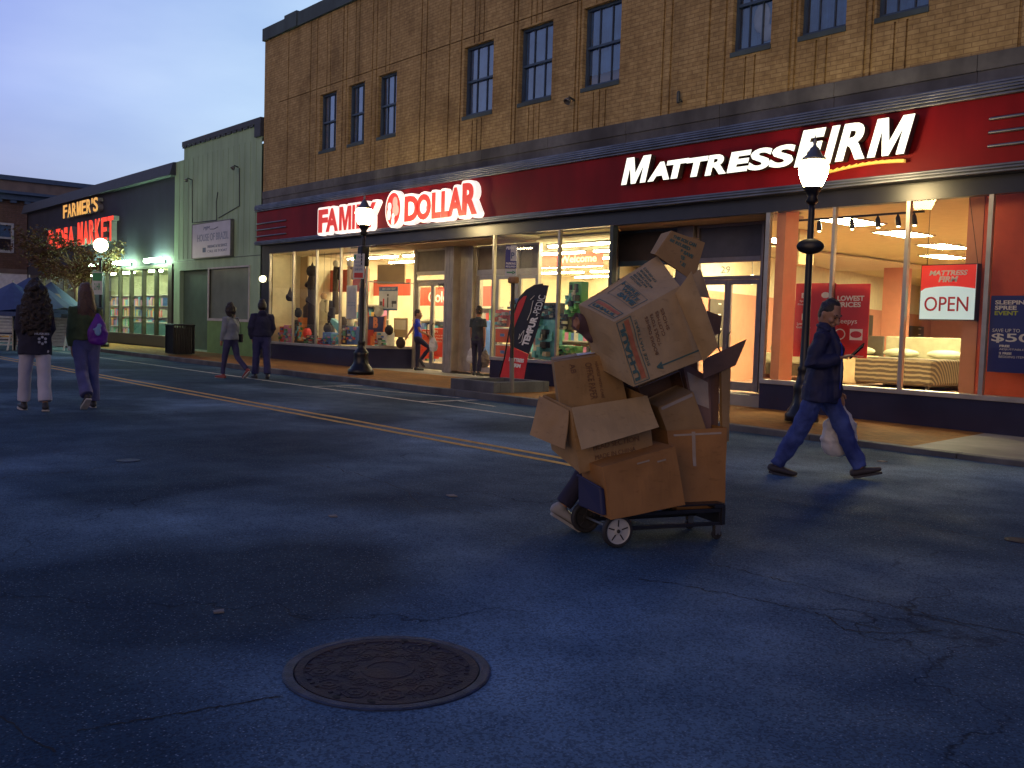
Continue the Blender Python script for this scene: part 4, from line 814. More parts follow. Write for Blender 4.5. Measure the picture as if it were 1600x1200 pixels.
def wallpost(Y, z0, z1, w, lab, k=0):   # framed poster on the oblique left wall
    a = Vector((wy(Y)+.03, Y, 0)); d = Vector((-.25, 1, 0)).normalized(); q = a+d*w; n = Vector((d.y, -d.x, 0))*.03
    t = thing('wall_poster', a+Vector((0, 0, z0)), lab, 'poster', 'dark posters on the pink wall')
    TL = [a+n+Vector((0, 0, z1)), q+n+Vector((0, 0, z1)), q+n+Vector((0, 0, z0)), a+n+Vector((0, 0, z0))]
    obj('sheet', MB().hexa(TL, [v-n*.9 for v in TL]), 'poster_dark', t)
    if k == 1: obj('print', disc3(TL, .0, .42, .15, .85), 'mattress_white', t)
    m = MB()
    for v in (.08, .30, .45, .6): m.add(patch_quad(TL, (.58, .58+.2+.1*(v > .5), v, v+.025)))
    obj('print', m, 'ink_white', t)
def disc3(q, u0, u1, v0, v1):
    tl, tr, br, bl = q; n = (tr-tl).cross(bl-tl).normalized(); n = n if n.dot(CAM-tl) > 0 else -n; P = []
    for k in range(24): a = 2*math.pi*k/24; u = (u0+u1)/2+(u1-u0)/2*math.cos(a); v = (v0+v1)/2+(v1-v0)/2*math.sin(a); P.append(tl.lerp(tr, u).lerp(bl.lerp(br, u), v)+n*.004)
    return MB().prism(P, n*.003)
wallpost(17.0, .95, 2.02, .75, 'dark poster seen through the mattress shop door'); wallpost(21.6, .9, 2.0, 1.2, 'dark poster between the door and the red offers poster'); wallpost(26.5, .5, 2.0, 3.2, 'large dark poster with a pale round shape right of the lowest-prices poster', 1); wallpost(34.5, .75, 1.75, 2.2, 'small dark poster below the open sign')
wallpost(24.0, .45, .95, 1.2, 'low dark card beside the plain white bed'); wallpost(29.2, .35, .88, 3.2, 'low dark picture card behind the striped bed')
t = thing('neon_clock', (-15.2, 23, 1.4), 'small pink and blue neon shape reflected by the door of the mattress shop', 'neon sign'); glow('neon_pink', (1, .3, .6), 2); p = W_(1180, 497, 22.0)
m = MB(); m.tube([p+Vector((-.1, 0, -.2)), p+Vector((.02, 0, .16)), p+Vector((.16, 0, .12)), p+Vector((.05, 0, 0)), p+Vector((.2, 0, -.1))], .03, 6); obj('neon_tube', m, 'neon_pink', t)
p = W_(1175, 437, 16.5); t = thing('globe_lamp', p, 'small white globe lamp seen through the right door of the mattress shop', 'globe lamp'); glow('globe_small', (1, .92, .62), 3.0); obj('globe', MB().ball(p, .10, 14, 10), 'globe_small', t, smooth=True); obj('rod', MB().tube([p+Vector((0, 0, .1)), Vector((p.x, p.y, 3.27))], .008, 6), 'white_frame', t)
# ================================================================ variety shop interior
XI0 = -26.4
obj('interior_floor', MB().quad((XI0, 14.4, .165), (wy(26)-.2, 14.4, .165), (wy(26)-.2, 26, .165), (XI0, 26, .165)), 'shop_floor', B)
obj('interior_floor', MB().quad((-21.0, 13.0, .162), (-15.9, 13.0, .162), (-15.9, 14.4, .162), (-21, 14.4, .162)) if False else MB().quad((XI0, 13.13, .5), (-21, 13.13, .5), (-20.46, 14.1, .5), (XI0, 14.3, .5)).quad((-15.88, 13.13, .5), (-12.6, 13.13, .5), (-13.4, 14.3, .5), (-15.88, 14.3, .5)), 'shop_floor', B)
obj('interior_ceiling', MB().box(XI0, wy(26), 13.15, 13.99, 3.21, 3.25).box(XI0, wy(14), 14.3, 26, 3.21, 3.25), 'cream', B)
obj('interior_wall', MB().box(XI0, wy(26)-.3, 26, 26.2, .1, 3.25), 'cream', B); obj('interior_wall', MB().box(XI0-.1, XI0, 13.1, 26, .1, 3.25), 'cream', B)
obj('interior_wall', MB().box(-13.36, -13.28, 13.14, 13.86, .5, 3.2).add(slab((wy(13.9)-.9, 13.9), (wy(26)-.15, 26), .1, .1, 3.25)) or MB(), 'cream', B) if False else None
m = slab((-12.60, 13.14), (-13.25, 13.95), .05, .1, 3.25); m.add(slab((-13.25, 13.95), (-15.75, 26), .05, .1, 3.25)); obj('interior_wall', m, 'cream', B)
for i, (yy, lab) in enumerate(((15.2, 'first tube row behind the variety shop glass'), (16.7, 'second tube row of the variety shop'), (18.4, 'third tube row of the variety shop'), (20.4, 'fourth tube row of the variety shop'), (22.6, 'fifth tube row of the variety shop'), (24.8, 'last tube row by the back wall of the variety shop'))):
    t = thing('tube_row', (-20, yy, 3.18), lab, 'ceiling light', 'fluorescent tube rows in the variety shop')
    for k in range(4): a = -25.6+3.0*k; b = a+2.6; (obj('tube', MB().box(a, b, yy-.05, yy+.05, 3.13, 3.17), 'tube_warm', t), obj('housing', MB().box(a-.02, b+.02, yy-.10, yy+.10, 3.175, 3.209), 'white_frame', t)) if b < -9.1-.25*yy-.3 else None
mat('banner_red', (.50, .085, .05), .6, 0, .05)
def banner(px0, px1, py0, py1, Y, lab, txt=None, tx=(0, 1), m_='banner_red', ink='ink_white', tz=(.2, .8), name='hanging_banner', cat='banner'):
    a, b = ony(px0, py0, Y), ony(px1, py1, Y); z1 = ony((px0+px1)/2, py0, Y).z; z0 = ony((px0+px1)/2, py1, Y).z
    t = thing(name, ((a.x+b.x)/2, Y, z0), lab, cat); obj('panel', MB().box(a.x, b.x, Y, Y+.04, z0, z1), m_, t); w = b.x-a.x; h = z1-z0
    if txt: obj('lettering', FX(txt, a.x+w*tx[0], a.x+w*tx[1], z0+h*tz[0], z0+h*tz[1], Y-.004, .004, bold=.02), ink, t)
    return t
banner(846, 940, 390, 417, 17.2, 'red hanging banner reading Welcome in the right display window', 'Welcome', (.33, .92), tz=(.25, .68), ink='cream')
banner(652, 772, 448, 478, 17.3, 'red wall banner reading Cold Drinks seen through the doors', 'Cold Drinks', (.16, .84), tz=(.18, .78)); banner(450, 560, 430, 446, 15.6, 'narrow red wall band behind the left display window')
banner(516, 575, 421, 456, 15.0, 'red-brown hanging board behind the third pane', None, m_='banner_red'); banner(560, 640, 437, 462, 16.6, 'red wall band behind the angled display window')
banner(590, 632, 413, 444, 14.9, 'dark brown hanging panel at the top of the angled display window', None, m_='tan_wall')
banner(427, 479, 402, 516, 14.0, 'tan paper backdrop closing off the far left display window', None, m_='tan_wall', name='paper_backdrop', cat='backdrop')
banner(806, 823, 387, 424, 14.6, 'tall cream column board behind the blue parking sign', None, m_='cream')
for i, (x0, x1, yy, rows, sd, lab) in enumerate(((-22.6, -20.6, 16.9, 4, 1, 'white shelves stocked with goods behind the double doors'), (-26.2, -24.4, 15.6, 4, 2, 'stocked shelves deep behind the left display window'), (-20.4, -18.6, 17.4, 4, 3, 'stocked shelves behind the door of the right bay'), (-24.2, -22.8, 16.6, 3, 6, 'low stocked shelves behind the angled display window'), (-17.8, -15.2, 16.2, 3, 8, 'stocked shelves behind the feather flag'))):
    shelf_unit(x0, x1, yy, .165, rows, .40, lab, seed=sd, group='stocked shelves in the variety shop')
# red checkout stands and doorside stands
def block(name, px0, px1, py0, py1, Y, d, m_, lab, cat, txt=None, grp=None, extra=None):
    a, b = ony(px0, (py0+py1)/2, Y), ony(px1, (py0+py1)/2, Y); xc = (px0+px1)/2; z1 = ony(xc, py0, Y).z; z0 = ony(xc, py1, Y).z
    t = thing(name, ((a.x+b.x)/2, Y, z0), lab, cat, grp); obj('body', MB().box(a.x, b.x, Y, Y+d, z0, z1), m_, t, bevel=.01); w, h = b.x-a.x, z1-z0
    if txt:
        for tt, u0, u1, v0, v1, mm in txt: obj('print', FX(tt, a.x+w*u0, a.x+w*u1, z1-h*v1, z1-h*v0, Y-.003, .003) if tt != '#' else MB().box(a.x+w*u0, a.x+w*u1, Y-.006, Y-.002, z1-h*v1, z1-h*v0), mm, t)
    return t
mat('bright_red', (.60, .05, .02), .5, 0, .04)
block('red_stand', 675, 701, 513, 558, 15.2, .3, 'bright_red', 'red cardboard stand reading IN behind the right door leaf', 'display stand', (('IN', .15, .35, .06, .16, 'ink_white'), ('Carry this', .2, .7, .22, .28, 'ink_white'), ('friendly', .25, .7, .32, .38, 'ink_white'), ('deals', .3, .6, .42, .48, 'ink_white'), ('#', .72, .98, .08, .36, 'ink_white')))
block('red_stand', 654, 673, 515, 560, 15.2, .3, 'bright_red', 'red cardboard stand reading OUT behind the left door leaf', 'display stand', (('OUT', .3, .9, .06, .16, 'ink_white'),))
for i, (y0, y1) in enumerate(((512, 535), (538, 562))): block('red_crate', 774, 796, y0, y1, 13.5, .4, 'bright_red', ['upper red crate in the right display window beside the signpost', 'lower red crate in the right display window beside the signpost'][i], 'crate', (('#', .0, 1, .0, .08, 'ink_white'), ('#', .35, .65, .4, .6, 'product_colour_1')))
block('drink_fridge', 728, 745, 500, 560, 15.3, .5, 'product_colour_1', 'blue and white cabinet behind the dark-shirted teen', 'cabinet', (('#', .1, .9, .05, .45, 'shelf_white'), ('#', .1, .9, .55, .7, 'product_colour_7')))
# window display things
def fig(name, parts, lab, cat, mm, grp=None):
    t = thing(name, parts[0][0], lab, cat, grp)
    for i, (p, fn, nm, m_) in enumerate(parts[1:]): obj(nm, fn, m_ or mm, t, smooth=True)
    return t
mat('costume_black', (.02, .015, .018), .9, 0, .3, 12); mat('ghost_cloth', (.42, .36, .22), .9, bump=.5, bs=9); mat('mask_tan', (.35, .22, .10), .7); mat('pompom', (.45, .43, .36), .9); mat('hat_red', (.5, .03, .03), .7); mat('jersey_navy', (.02, .022, .09), .8); mat('ink_orange', (.62, .20, .07), .7); mat('carton_orange', (.55, .20, .04), .6)
def witch(px, ytop, ybot, Y, lab, w=.17):
    T_ = ony(px, ytop, Y); Bm = ony(px, ybot, Y); h = T_.z-Bm.z; t = thing('witch_figure', Bm, lab, 'costume', 'hanging costumes in the display window')
    obj('hat', MB().tube([T_+Vector((0, 0, -h*.13)), T_+Vector((.02, 0, 0))], [.09, .006], 10).tube([T_+Vector((0, 0, -h*.14)), T_+Vector((0, 0, -h*.13))], .17, 14), 'costume_black', t, smooth=True)
    obj('head', MB().ball(T_+Vector((0, 0, -h*.17)), .075), 'mask_tan', t, smooth=True)
    obj('robe', MB().tube([T_+Vector((0, 0, -h*.22)), T_+Vector((0, 0, -h*.30)), T_+Vector((0, 0, -h*.6)), Bm], [.10, .14, w*.6, w], 14), 'costume_black', t, smooth=True); 
    obj('sleeve', MB().tube([T_+Vector((-.05, 0, -h*.26)), T_+Vector((-.28, 0, -h*.33))], [.05, .08], 8), 'costume_black', t, smooth=True)
    obj('string', MB().tube([T_, Vector((T_.x, T_.y, 3.2))], .004, 5), 'black_metal', t)
witch(488, 409, 518, 13.6, 'black witch costume with a pointed hat hanging behind the second mullion', .16)
def hang(px, ytop, ybot, Y, lab, mm='mask_tan', body='ghost_cloth', w=.16, nm='hanging_costume'):
    T_ = ony(px, ytop, Y); Bm = ony(px, ybot, Y); h = T_.z-Bm.z; t = thing(nm, Bm, lab, 'costume', 'hanging costumes in the display window')
    obj('head', MB().ball(T_+Vector((0, 0, -.09)), (.09, .09, .11)), mm, t, smooth=True)
    obj('robe', MB().tube([T_+Vector((0, 0, -.2)), T_+Vector((.02, 0, -.3)), T_+Vector((0, 0, -h*.6)), Bm], [.07, w*.8, w*.75, w], 12), body, t, smooth=True)
    obj('arm', MB().tube([T_+Vector((.02, 0, -.24)), T_+Vector((.24, -.02, -.22)), T_+Vector((.26, -.05, -.5))], [.045, .05, .06], 8), body, t, smooth=True); obj('string', MB().tube([T_, Vector((T_.x, T_.y, 3.2))], .004, 5), 'black_metal', t)
hang(506, 458, 530, 13.55, 'pale ghostly costume with a brown head in the third pane'); hang(482, 464, 525, 13.9, 'dark hooded costume in the second pane, beside the witch', 'costume_black', 'bed_dark', .20)
hang(441, 470, 528, 13.9, 'dim brown hooded costume in the far left pane', 'costume_black', 'tan_wall', .15); hang(516, 470, 534, 13.75, 'black long costume standing between the third and fourth mullions', 'costume_black', 'costume_black', .17)
hang(566, 440, 512, 13.9, 'dark hanging costume just right of the left lamp post', 'mask_tan', 'bed_dark', .12)
hang(525, 407, 486, 13.9, 'brown costume with a pale round head high in the third pane', 'pompom', 'bed_dark', .11); hang(547, 406, 500, 13.8, 'tan costume with a pale round head behind the left lamp post', 'pompom', 'tan_wall', .10)
t = thing('witch_hat', ony(453, 464, 13.4), 'small black pointed hat hanging alone in the far left pane', 'hat'); p = ony(453, 464, 13.4); obj('cone', MB().tube([p, p+Vector((.01, 0, .28))], [.10, .01], 10).tube([p+Vector((0, 0, -.02)), p+Vector((0, 0, 0))], .12, 12), 'costume_black', t); obj('string', MB().tube([p+Vector((0, 0, .28)), Vector((p.x, p.y, 3.2))], .003, 5), 'black_metal', t)
def poster_px(name, px0, px1, py0, py1, Y, base, lab, parts=()): a = ony(px0, (py0+py1)/2, Y); b = ony(px1, (py0+py1)/2, Y); xc = (px0+px1)/2; return poster(name, a.x, b.x, ony(xc, py1, Y).z, ony(xc, py0, Y).z, Y, base, lab, parts)
poster_px('paper_notice', 541, 557, 446, 498, 13.06, 'plate', 'white paper notice with two grey lines in the window left of the lamp post', (('NOW HIRING', .15, .9, .50, .54, 'ink_faded', {}), ('APPLY IN STORE', .15, .9, .58, .62, 'ink_faded', {})))
poster_px('furniture_poster', 592, 621, 448, 485, 13.75, 'plate', 'white and blue furniture advertisement taped in the angled window', (('#', 0, 1, 0, .18, 'ink_blue', {}), ('RENT CLEAN TODAY', .2, .9, .05, .13, 'ink_white', {}), ('#', 0, 1, .93, 1, 'ink_blue', {}), ('#', .06, .2, .62, .8, 'poster_dark', {}), ('#', .22, .3, .5, .85, 'ink_red', {}), ('#', .46, .52, .45, .88, 'poster_dark', {}), ('O', .44, .54, .3, .4, 'poster_dark', {}), ('#', .70, .95, .6, .72, 'box_black', {}), ('#', .72, .76, .72, .86, 'box_black', {})))
# jersey, board and goods in the angled window
p0 = ony(588, 540, 13.6); t = thing('team_jersey', p0, 'navy jersey with an orange letter B and striped sides standing in the angled window', 'jersey')
a, b = ony(576, 497, 13.6), ony(600, 497, 13.6); z1, z0 = a.z+.05, ony(588, 533, 13.6).z; sl_ = .12
obj('cloth', MB().prism([(a.x-.05, 13.6, z0), (b.x-.1, 13.6, z0), (b.x, 13.6, z1), (a.x, 13.6, z1)], (0, .06, 0)), 'jersey_navy', t, bevel=.02)
m = MB().prism([(b.x-.02, 13.59, z0+.25), (b.x+.03, 13.59, z0+.25), (b.x+.07, 13.59, z1+.02), (b.x+.02, 13.59, z1+.02)], (0, .05, 0)).prism([(a.x-.08, 13.59, z0+.25), (a.x-.03, 13.59, z0+.25), (a.x+.0, 13.59, z1+.02), (a.x-.04, 13.59, z1+.02)], (0, .05, 0)); obj('stripe', m, 'ink_orange', t)
obj('letter', FX('B', (a.x+b.x)/2-.12, (a.x+b.x)/2+.10, z0+.34, z0+.62, 13.597, .01, bold=.05), 'ink_orange', t); obj('letter', FX('NE', (a.x+b.x)/2-.15, (a.x+b.x)/2+.08, z0+.05, z0+.24, 13.597, .01, bold=.05), 'ink_orange', t)
p = ony(592, 487, 13.65); obj('plush_bear', MB().ball(p, (.16, .12, .14), 12, 8).ball(p+Vector((-.12, 0, .12)), .05).ball(p+Vector((.12, 0, .12)), .05), 'pompom', label='pale round plush bear on top of the navy jersey', cat='plush toy', smooth=True)
p = ony(578, 535, 13.5); m = MB().prism([(p.x+.16*math.cos(k*math.pi/8), p.y, p.z+.18*math.sin(k*math.pi/8)) for k in range(16)], (0, .05, 0)); obj('round_plaque', m, 'ink_orange', label='round orange plaque at the foot of the jersey', cat='plaque')
block('pale_board', 615, 636, 497, 527, 13.85, .03, 'tan_wall', 'pale notice board leaning in the right half of the angled window', 'board', (('#', .1, .9, .1, .6, 'cream'),))
for i, (px, py, r_, cm, lab) in enumerate(((466, 489, .13, 'costume_black', 'black witch cauldron on top of the orange carton'), (480, 520, .14, 'hat_red', 'round red lantern at the foot of the witch costume'), (512, 513, .13, 'costume_black', 'dark round bag above the blue wrapped pack'), (536, 503, .13, 'bed_dark', 'dark round helmet above the black backpack pack'), (548, 505, .11, 'ghost_cloth', 'pale skull ornament above the navy pack'), (434, 503, .12, 'product_colour_1', 'round blue balloon above the far left toy pack'), (608, 516, .12, 'costume_black', 'black kettle right of the bag of sweets'), (626, 536, .13, 'bed_dark', 'dark round basket at the right foot of the angled window'))):
    p = ony(px, py, 13.42); t = thing('display_ornament', p-Vector((0, 0, r_)), lab, 'ornament', 'round ornaments in the display window'); obj('body', MB().ball(p, (r_, r_*.9, r_*1.05), 14, 9), cm, t, smooth=True); obj('rim', MB().lathe(p, [(r_*.45, r_*.92), (r_*.55, r_*1.0), (r_*.5, r_*1.12), (r_*.35, r_*1.1)], 14), 'black_metal', t)
rr = random.Random(12)
GD = [(428, 442, 510, 538, 0, 'blue and brown toy pack at the far left of the display'), (443, 456, 508, 537, 5, 'bright pink pack beside the blue toys in the far left pane'), (457, 464, 500, 537, 6, 'narrow dark toy box left of the orange carton'), (465, 473, 496, 533, -1, 'tall orange carton with dark squares in the second pane'), (474, 491, 524, 539, 6, 'row of small dark and white goods at the foot of the witch costume'), (494, 503, 528, 539, 0, 'small red and black pack right of the second mullion'), (504, 516, 519, 538, 1, 'blue wrapped pack left of the blue bins'), (517, 530, 522, 538, 7, 'stacked light blue bins at the foot of the third pane'), (532, 541, 508, 538, 6, 'black backpack shaped pack beside the fourth mullion'), (542, 556, 510, 538, 1, 'navy pack left of the lamp post'), (564, 571, 515, 540, 0, 'dark red pack right of the lamp post'), (588, 604, 519, 540, 3, 'clear bag of mixed sweets beside the round plaque')]
for x0, x1, y0, y1, c, lab in GD:
    t = block('display_goods', x0, x1, y0, y1, 13.35, .25, 'carton_orange' if c < 0 else PC[c].name, lab, 'goods', grp='goods at the foot of the display window')
    a, b = ony(x0, (y0+y1)/2, 13.35), ony(x1, (y0+y1)/2, 13.35); z0, z1 = ony((x0+x1)/2, y1, 13.35).z, ony((x0+x1)/2, y0, 13.35).z; bn = {}
    for k in range(14): u, v = rr.random()*.85, rr.random()*.85; bn.setdefault(rr.choice(range(8)), MB()).box(a.x+(b.x-a.x)*u, a.x+(b.x-a.x)*(u+.12+.1*rr.random()), 13.335-.004*k, 13.349, z0+(z1-z0)*v, z0+(z1-z0)*(v+.12))
    for q, mb in bn.items(): obj('pattern', mb, PC[q], t, kind='stuff')
m = MB(); p = ony(523, 510, 13.4); m.prism([p+Vector((-.25, 0, .12)), p+Vector((-.2, 0, .22)), p+Vector((.3, 0, .05)), p+Vector((.3, 0, -.25))], (0, .12, 0)); obj('blue_bag', m, PC[7], label='tilted blue packet above the light blue bins', cat='packet')
# right window goods: green and blue hanging bags
rr = random.Random(5)
for i, (x0, x1, y0, y1, c, lab) in enumerate(((836, 868, 495, 562, 7, 'sheet of blue cushions right of the feather flag'), (888, 908, 440, 495, 4, 'green hanging bags beside the big tilted box'), (872, 900, 540, 566, 4, 'green goods low in the window left of the brown box'), (800, 815, 466, 500, 1, 'purple board behind the feather flag'), (774, 795, 484, 511, 0, 'dark plaid bag on the red crates'), (845, 872, 473, 500, 6, 'dark goods above the blue cushions'), (872, 888, 490, 515, 6, 'white and black bottles right of the long mullion'))):
    t = block('hanging_goods', x0, x1, y0, y1, 13.5, .2, PC[c].name, lab, 'goods', grp='goods in the right display window')
    a, b = ony(x0, (y0+y1)/2, 13.5), ony(x1, (y0+y1)/2, 13.5); z0, z1 = ony((x0+x1)/2, y1, 13.5).z, ony((x0+x1)/2, y0, 13.5).z; bn = {}
    for k in range(26): u, v = rr.random()*.8, rr.random()*.82; bn.setdefault(rr.choice((c, c, 6, 3, 7)), MB()).box(a.x+(b.x-a.x)*u, a.x+(b.x-a.x)*(u+.12+.08*rr.random()), 13.48-.005*k, 13.499, z0+(z1-z0)*v, z0+(z1-z0)*(v+.1+.08*rr.random()))
    for q, mb in bn.items(): obj('pattern', mb, PC[q], t, kind='stuff')
# ================================================================ street furniture
def lamp_post(x, yy, lab, gz=3.27, kind='acorn', globe='lamp_globe'):
    bs_ = .78 if x > -10 else 1
    t = thing('street_lamp', (x, yy, PAV), lab, 'street lamp', 'lit street lamps along the pavement'); c = (x, yy, PAV)
    m = MB(); m.lathe(c, [(q*bs_, w) for q, w in ((.29, 0), (.29, .10), (.25, .13), (.24, .16), (.20, .20), (.17, .26), (.155, .42), (.17, .47), (.14, .52))]+[ (.085, .58), (.075, .68), (.09, .71), (.062, .76), (.052, 1.3), (.042, gz-PAV-.32), (.042, gz-PAV-.2)], 16); obj('post', m, 'lamp_iron', t, smooth=True)
    if kind == 'acorn':
        m = MB(); m.lathe((x, yy, gz), [(.05, -.22), (.09, -.18), (.06, -.12), (.10, -.05), (.13, -.005), (.125, .01), (.02, .01)], 16); obj('fitter', m, 'lamp_iron', t, smooth=True)
        m = MB(); m.lathe((x, yy, gz), [(.115, .012), (.15, .08), (.185, .18), (.195, .27), (.18, .33), (.16, .355), (.02, .36)], 24); obj('globe', m, globe, t, smooth=True)
        m = MB(); m.lathe((x, yy, gz), [(.165, .362), (.15, .40), (.10, .44), (.075, .49), (.055, .53), (.03, .55), (.018, .58), (.03, .61), (.012, .65), (.004, .70)], 18); obj('cap', m, 'grey_metal', t, smooth=True)
    else:
        m = MB(); m.ball((x, yy, gz+.24), .24, 20, 12); obj('globe', m, globe, t, smooth=True)
    return t
L1 = lamp_post(-18.42, 11.3, 'black lamp post with lit acorn globe and a crossarm in front of the letters FAMILY', 3.40)
obj('crossarm', MB().tube([(-18.95, 11.3, 2.93), (-17.9, 11.3, 2.93)], .014, 8).tube([(-18.62, 11.3, 2.75), (-18.57, 11.3, 2.62), (-18.42, 11.25, 2.55)], .014, 6).tube([(-18.22, 11.3, 2.75), (-18.27, 11.3, 2.62), (-18.42, 11.25, 2.55)], .014, 6), 'lamp_iron', L1)
obj('collar', MB().box(-18.52, -18.32, 11.2, 11.4, 2.5, 2.95), 'lamp_iron', L1, bevel=.03)
L2 = lamp_post(-7.352, 11.49, 'black lamp post with the largest lit acorn globe, rising behind the man with the phone', 3.26)
m = MB().lathe((0, 0, 0), [(.02, -.04), (.17, -.035), (.18, 0), (.17, .035), (.02, .04)], 24); m.xf(Matrix.Translation((-7.30, 11.42, 2.47)) @ Matrix.Rotation(R(33), 4, 'Z') @ Matrix.Scale(.58, 4, (0, 0, 1)) @ Matrix.Rotation(R(90), 4, 'X')); obj('oval_plate', m, 'lamp_iron', L2, smooth=True)
L3 = lamp_post(-35.45, 11.0, 'distant lamp post with a lit round globe in front of the market', 3.45, 'ball', 'lamp_globe_far')
def flatsign(name, c, w, h, lab, base, txt, cat='parking sign', face=-50, grp=None, thick=.012, bg2=None):
    # plate facing the camera side; face = heading of the plate normal in degrees (world)
    t = thing(name, c, lab, cat, grp); n = Vector((math.cos(R(face)), math.sin(R(face)), 0)); u = Vector((-n.y, n.x, 0)); c = Vector(c); o = c-u*w/2
    P = lambda a, b, d=0: o+u*(w*a)+Vector((0, 0, h*b))+n*d
    obj('plate', MB().hexa([P(0, 0, .006), P(1, 0, .006), P(1, 1, .006), P(0, 1, .006)], [P(0, 0, -.006), P(1, 0, -.006), P(1, 1, -.006), P(0, 1, -.006)]), base, t)
    for (tx, a, b, z0, z1, mm) in txt:
        if tx == '#': obj('print', MB().hexa([P(a, z0, .009), P(b, z0, .009), P(b, z1, .009), P(a, z1, .009)], [P(a, z0, .007), P(b, z0, .007), P(b, z1, .007), P(a, z1, .007)]), mm, t)
        else: obj('lettering', text_mb(tx, P(a, z0, .0095), u*(w*(b-a)), Vector((0, 0, h*(z1-z0))), n*.002, bold=.02), mm, t)
    return t
mat('sign_green', (.03, .25, .10), .5); mat('sign_red', (.5, .03, .03), .5)
p = ony(560, 416, 11.2)
flatsign('parking_sign', (-18.40, 11.18, 2.22), .27, .55, 'white parking sign with a green corner mounted on the left lamp post', 'plate', (('#', .06, .25, .78, .95, 'sign_green'), ('NO', .4, .9, .80, .93, 'ink_faded'), ('PARKING', .1, .9, .62, .72, 'ink_faded'), ('PERMIT', .2, .9, .48, .57, 'ink_faded'), ('8AM 6PM', .15, .85, .32, .43, 'ink_faded'), ('#', .1, .9, .04, .24, 'sign_red')), face=-60)
flatsign('parking_sign', (-35.42, 10.88, 1.95), .34, .8, 'pale green parking sign on the distant lamp post', 'plate', (('#', .05, .95, .6, .95, 'sign_green'), ('2 HR', .2, .8, .2, .5, 'sign_green')), face=-30)
# leaning signpost
sx, sy = -12.86, 10.97
t = thing('sign_post', (sx, sy, PAV), 'slim brown signpost standing in front of the display window and flag', 'sign post')
mat('post_wood', (.30, .15, .05), .6, 0, .2, 6); mat('post_low', (.16, .15, .14), .6)
obj('post', MB().tube([(sx+.02, sy, PAV), (sx-.01, sy, .72)], .042, 10, round_=False), 'post_low', t); obj('upper_post', MB().tube([(sx-.01, sy, .72), (sx-.04, sy, 2.02)], .036, 10), 'black_metal', t); obj('head', MB().box(sx-.14, sx+.08, sy-.05, sy+.05, 2.03, 2.145), 'post_wood', t, bevel=.03)
flatsign('parking_sign', (sx-.04, sy-.06, 2.29), .20, .40, 'blue and white permit parking sign on top of the slim signpost', 'plate', (('#', 0, .45, 0, 1, 'poster_blue'), ('#', .45, 1, 0, .32, 'poster_blue'), ('PERMIT', .08, .92, .82, .95, 'ink_white'), ('P', .5, .8, .42, .70, 'ink_blue'), ('PARKING', .08, .92, .16, .26, 'ink_white'), ('REQUIRED', .08, .92, .03, .12, 'ink_white')), face=-50)
flatsign('arrow_sign', (sx-.04, sy-.06, 2.165), .20, .11, 'small white arrow plate under the blue parking sign', 'plate', (('#', .15, .7, .4, .6, 'sign_green'), ('>', .65, .92, .2, .8, 'sign_green')), cat='arrow sign')
# planter
t = thing('tree_planter', (-13.4, 11.2, PAV), 'low square granite tree planter without a tree, at the kerb', 'planter')
x0, x1, y0, y1, h, w = -14.08, -12.83, 10.54, 11.85, PAV+.19, .15
mat('soil', (.05, .03, .02), .95, bump=.8)
obj('stone_rim', MB().box(x0, x1, y0, y0+w, PAV-.02, h).box(x0, x1, y1-w, y1, PAV-.02, h).box(x0, x0+w, y0+w, y1-w, PAV-.02, h).box(x1-w, x1, y0+w, y1-w, PAV-.02, h), 'planter_granite', t, bevel=.012); obj('soil', MB().box(x0+w, x1-w, y0+w, y1-w, PAV, PAV+.08), 'soil', t)
# rubbish bin
bx, by = -28.5, 11.15; t = thing('rubbish_bin', (bx, by, PAV), 'black slatted square rubbish bin on the pavement by the market', 'rubbish bin')
m = MB(); s = .31
for k in range(9):
    a = -s+2*s*k/8; m.box(bx+a-.02, bx+a+.02, by-s, by-s+.02, PAV+.05, PAV+.88).box(bx+a-.02, bx+a+.02, by+s-.02, by+s, PAV+.05, PAV+.88).box(bx-s, bx-s+.02, by+a-.02, by+a+.02, PAV+.05, PAV+.88).box(bx+s-.02, bx+s, by+a-.02, by+a+.02, PAV+.05, PAV+.88)
obj('slats', m, 'black_metal', t); obj('liner', MB().box(bx-s+.04, bx+s-.04, by-s+.04, by+s-.04, PAV+.03, PAV+.82), 'black_panel', t); obj('lid', MB().box(bx-s-.03, bx+s+.03, by-s-.03, by+s+.03, PAV+.88, PAV+.93), 'black_metal', t, bevel=.015)
# feather flag
t = thing('feather_flag', onz(777, 598, PAV), 'black and red feather flag leaning on the pavement before the display window', 'flag'); FYF = 12.25
def F_(x, y_, dy=0): return ony(x, y_, FYF+dy)
mat('flag_black', (.012, .012, .02), .6, bump=.2, bs=4); mat('flag_red', (.62, .03, .03), .6)
OUT = [(857, 446), (847, 445), (835, 447), (823, 454), (812, 466), (806, 480), (800, 500), (795, 520), (799, 541), (826, 553), (838, 520), (846, 490), (852, 468)]
obj('black_cloth', MB().prism([F_(*p) for p in OUT], (0, .012, 0)), 'flag_black', t)
obj('red_cloth', MB().prism([F_(*p) for p in ((798.5, 541.4), (825.6, 553.4), (822, 570), (817, 598), (811, 600), (795, 595), (781, 591), (787, 567), (793, 548))], (0, .012, 0)), 'flag_red', t)
obj('red_stripe', MB().prism([F_(x, y_, -.004) for x, y_ in ((823, 462), (818, 463), (810, 472), (804, 490), (799, 512), (800, 520), (808, 500), (816, 482))], (0, .003, 0)), 'flag_red', t)
o_, e_, t_ = F_(825, 541, -.006), F_(853, 462, -.006), F_(815, 539, -.006); wd = e_-o_
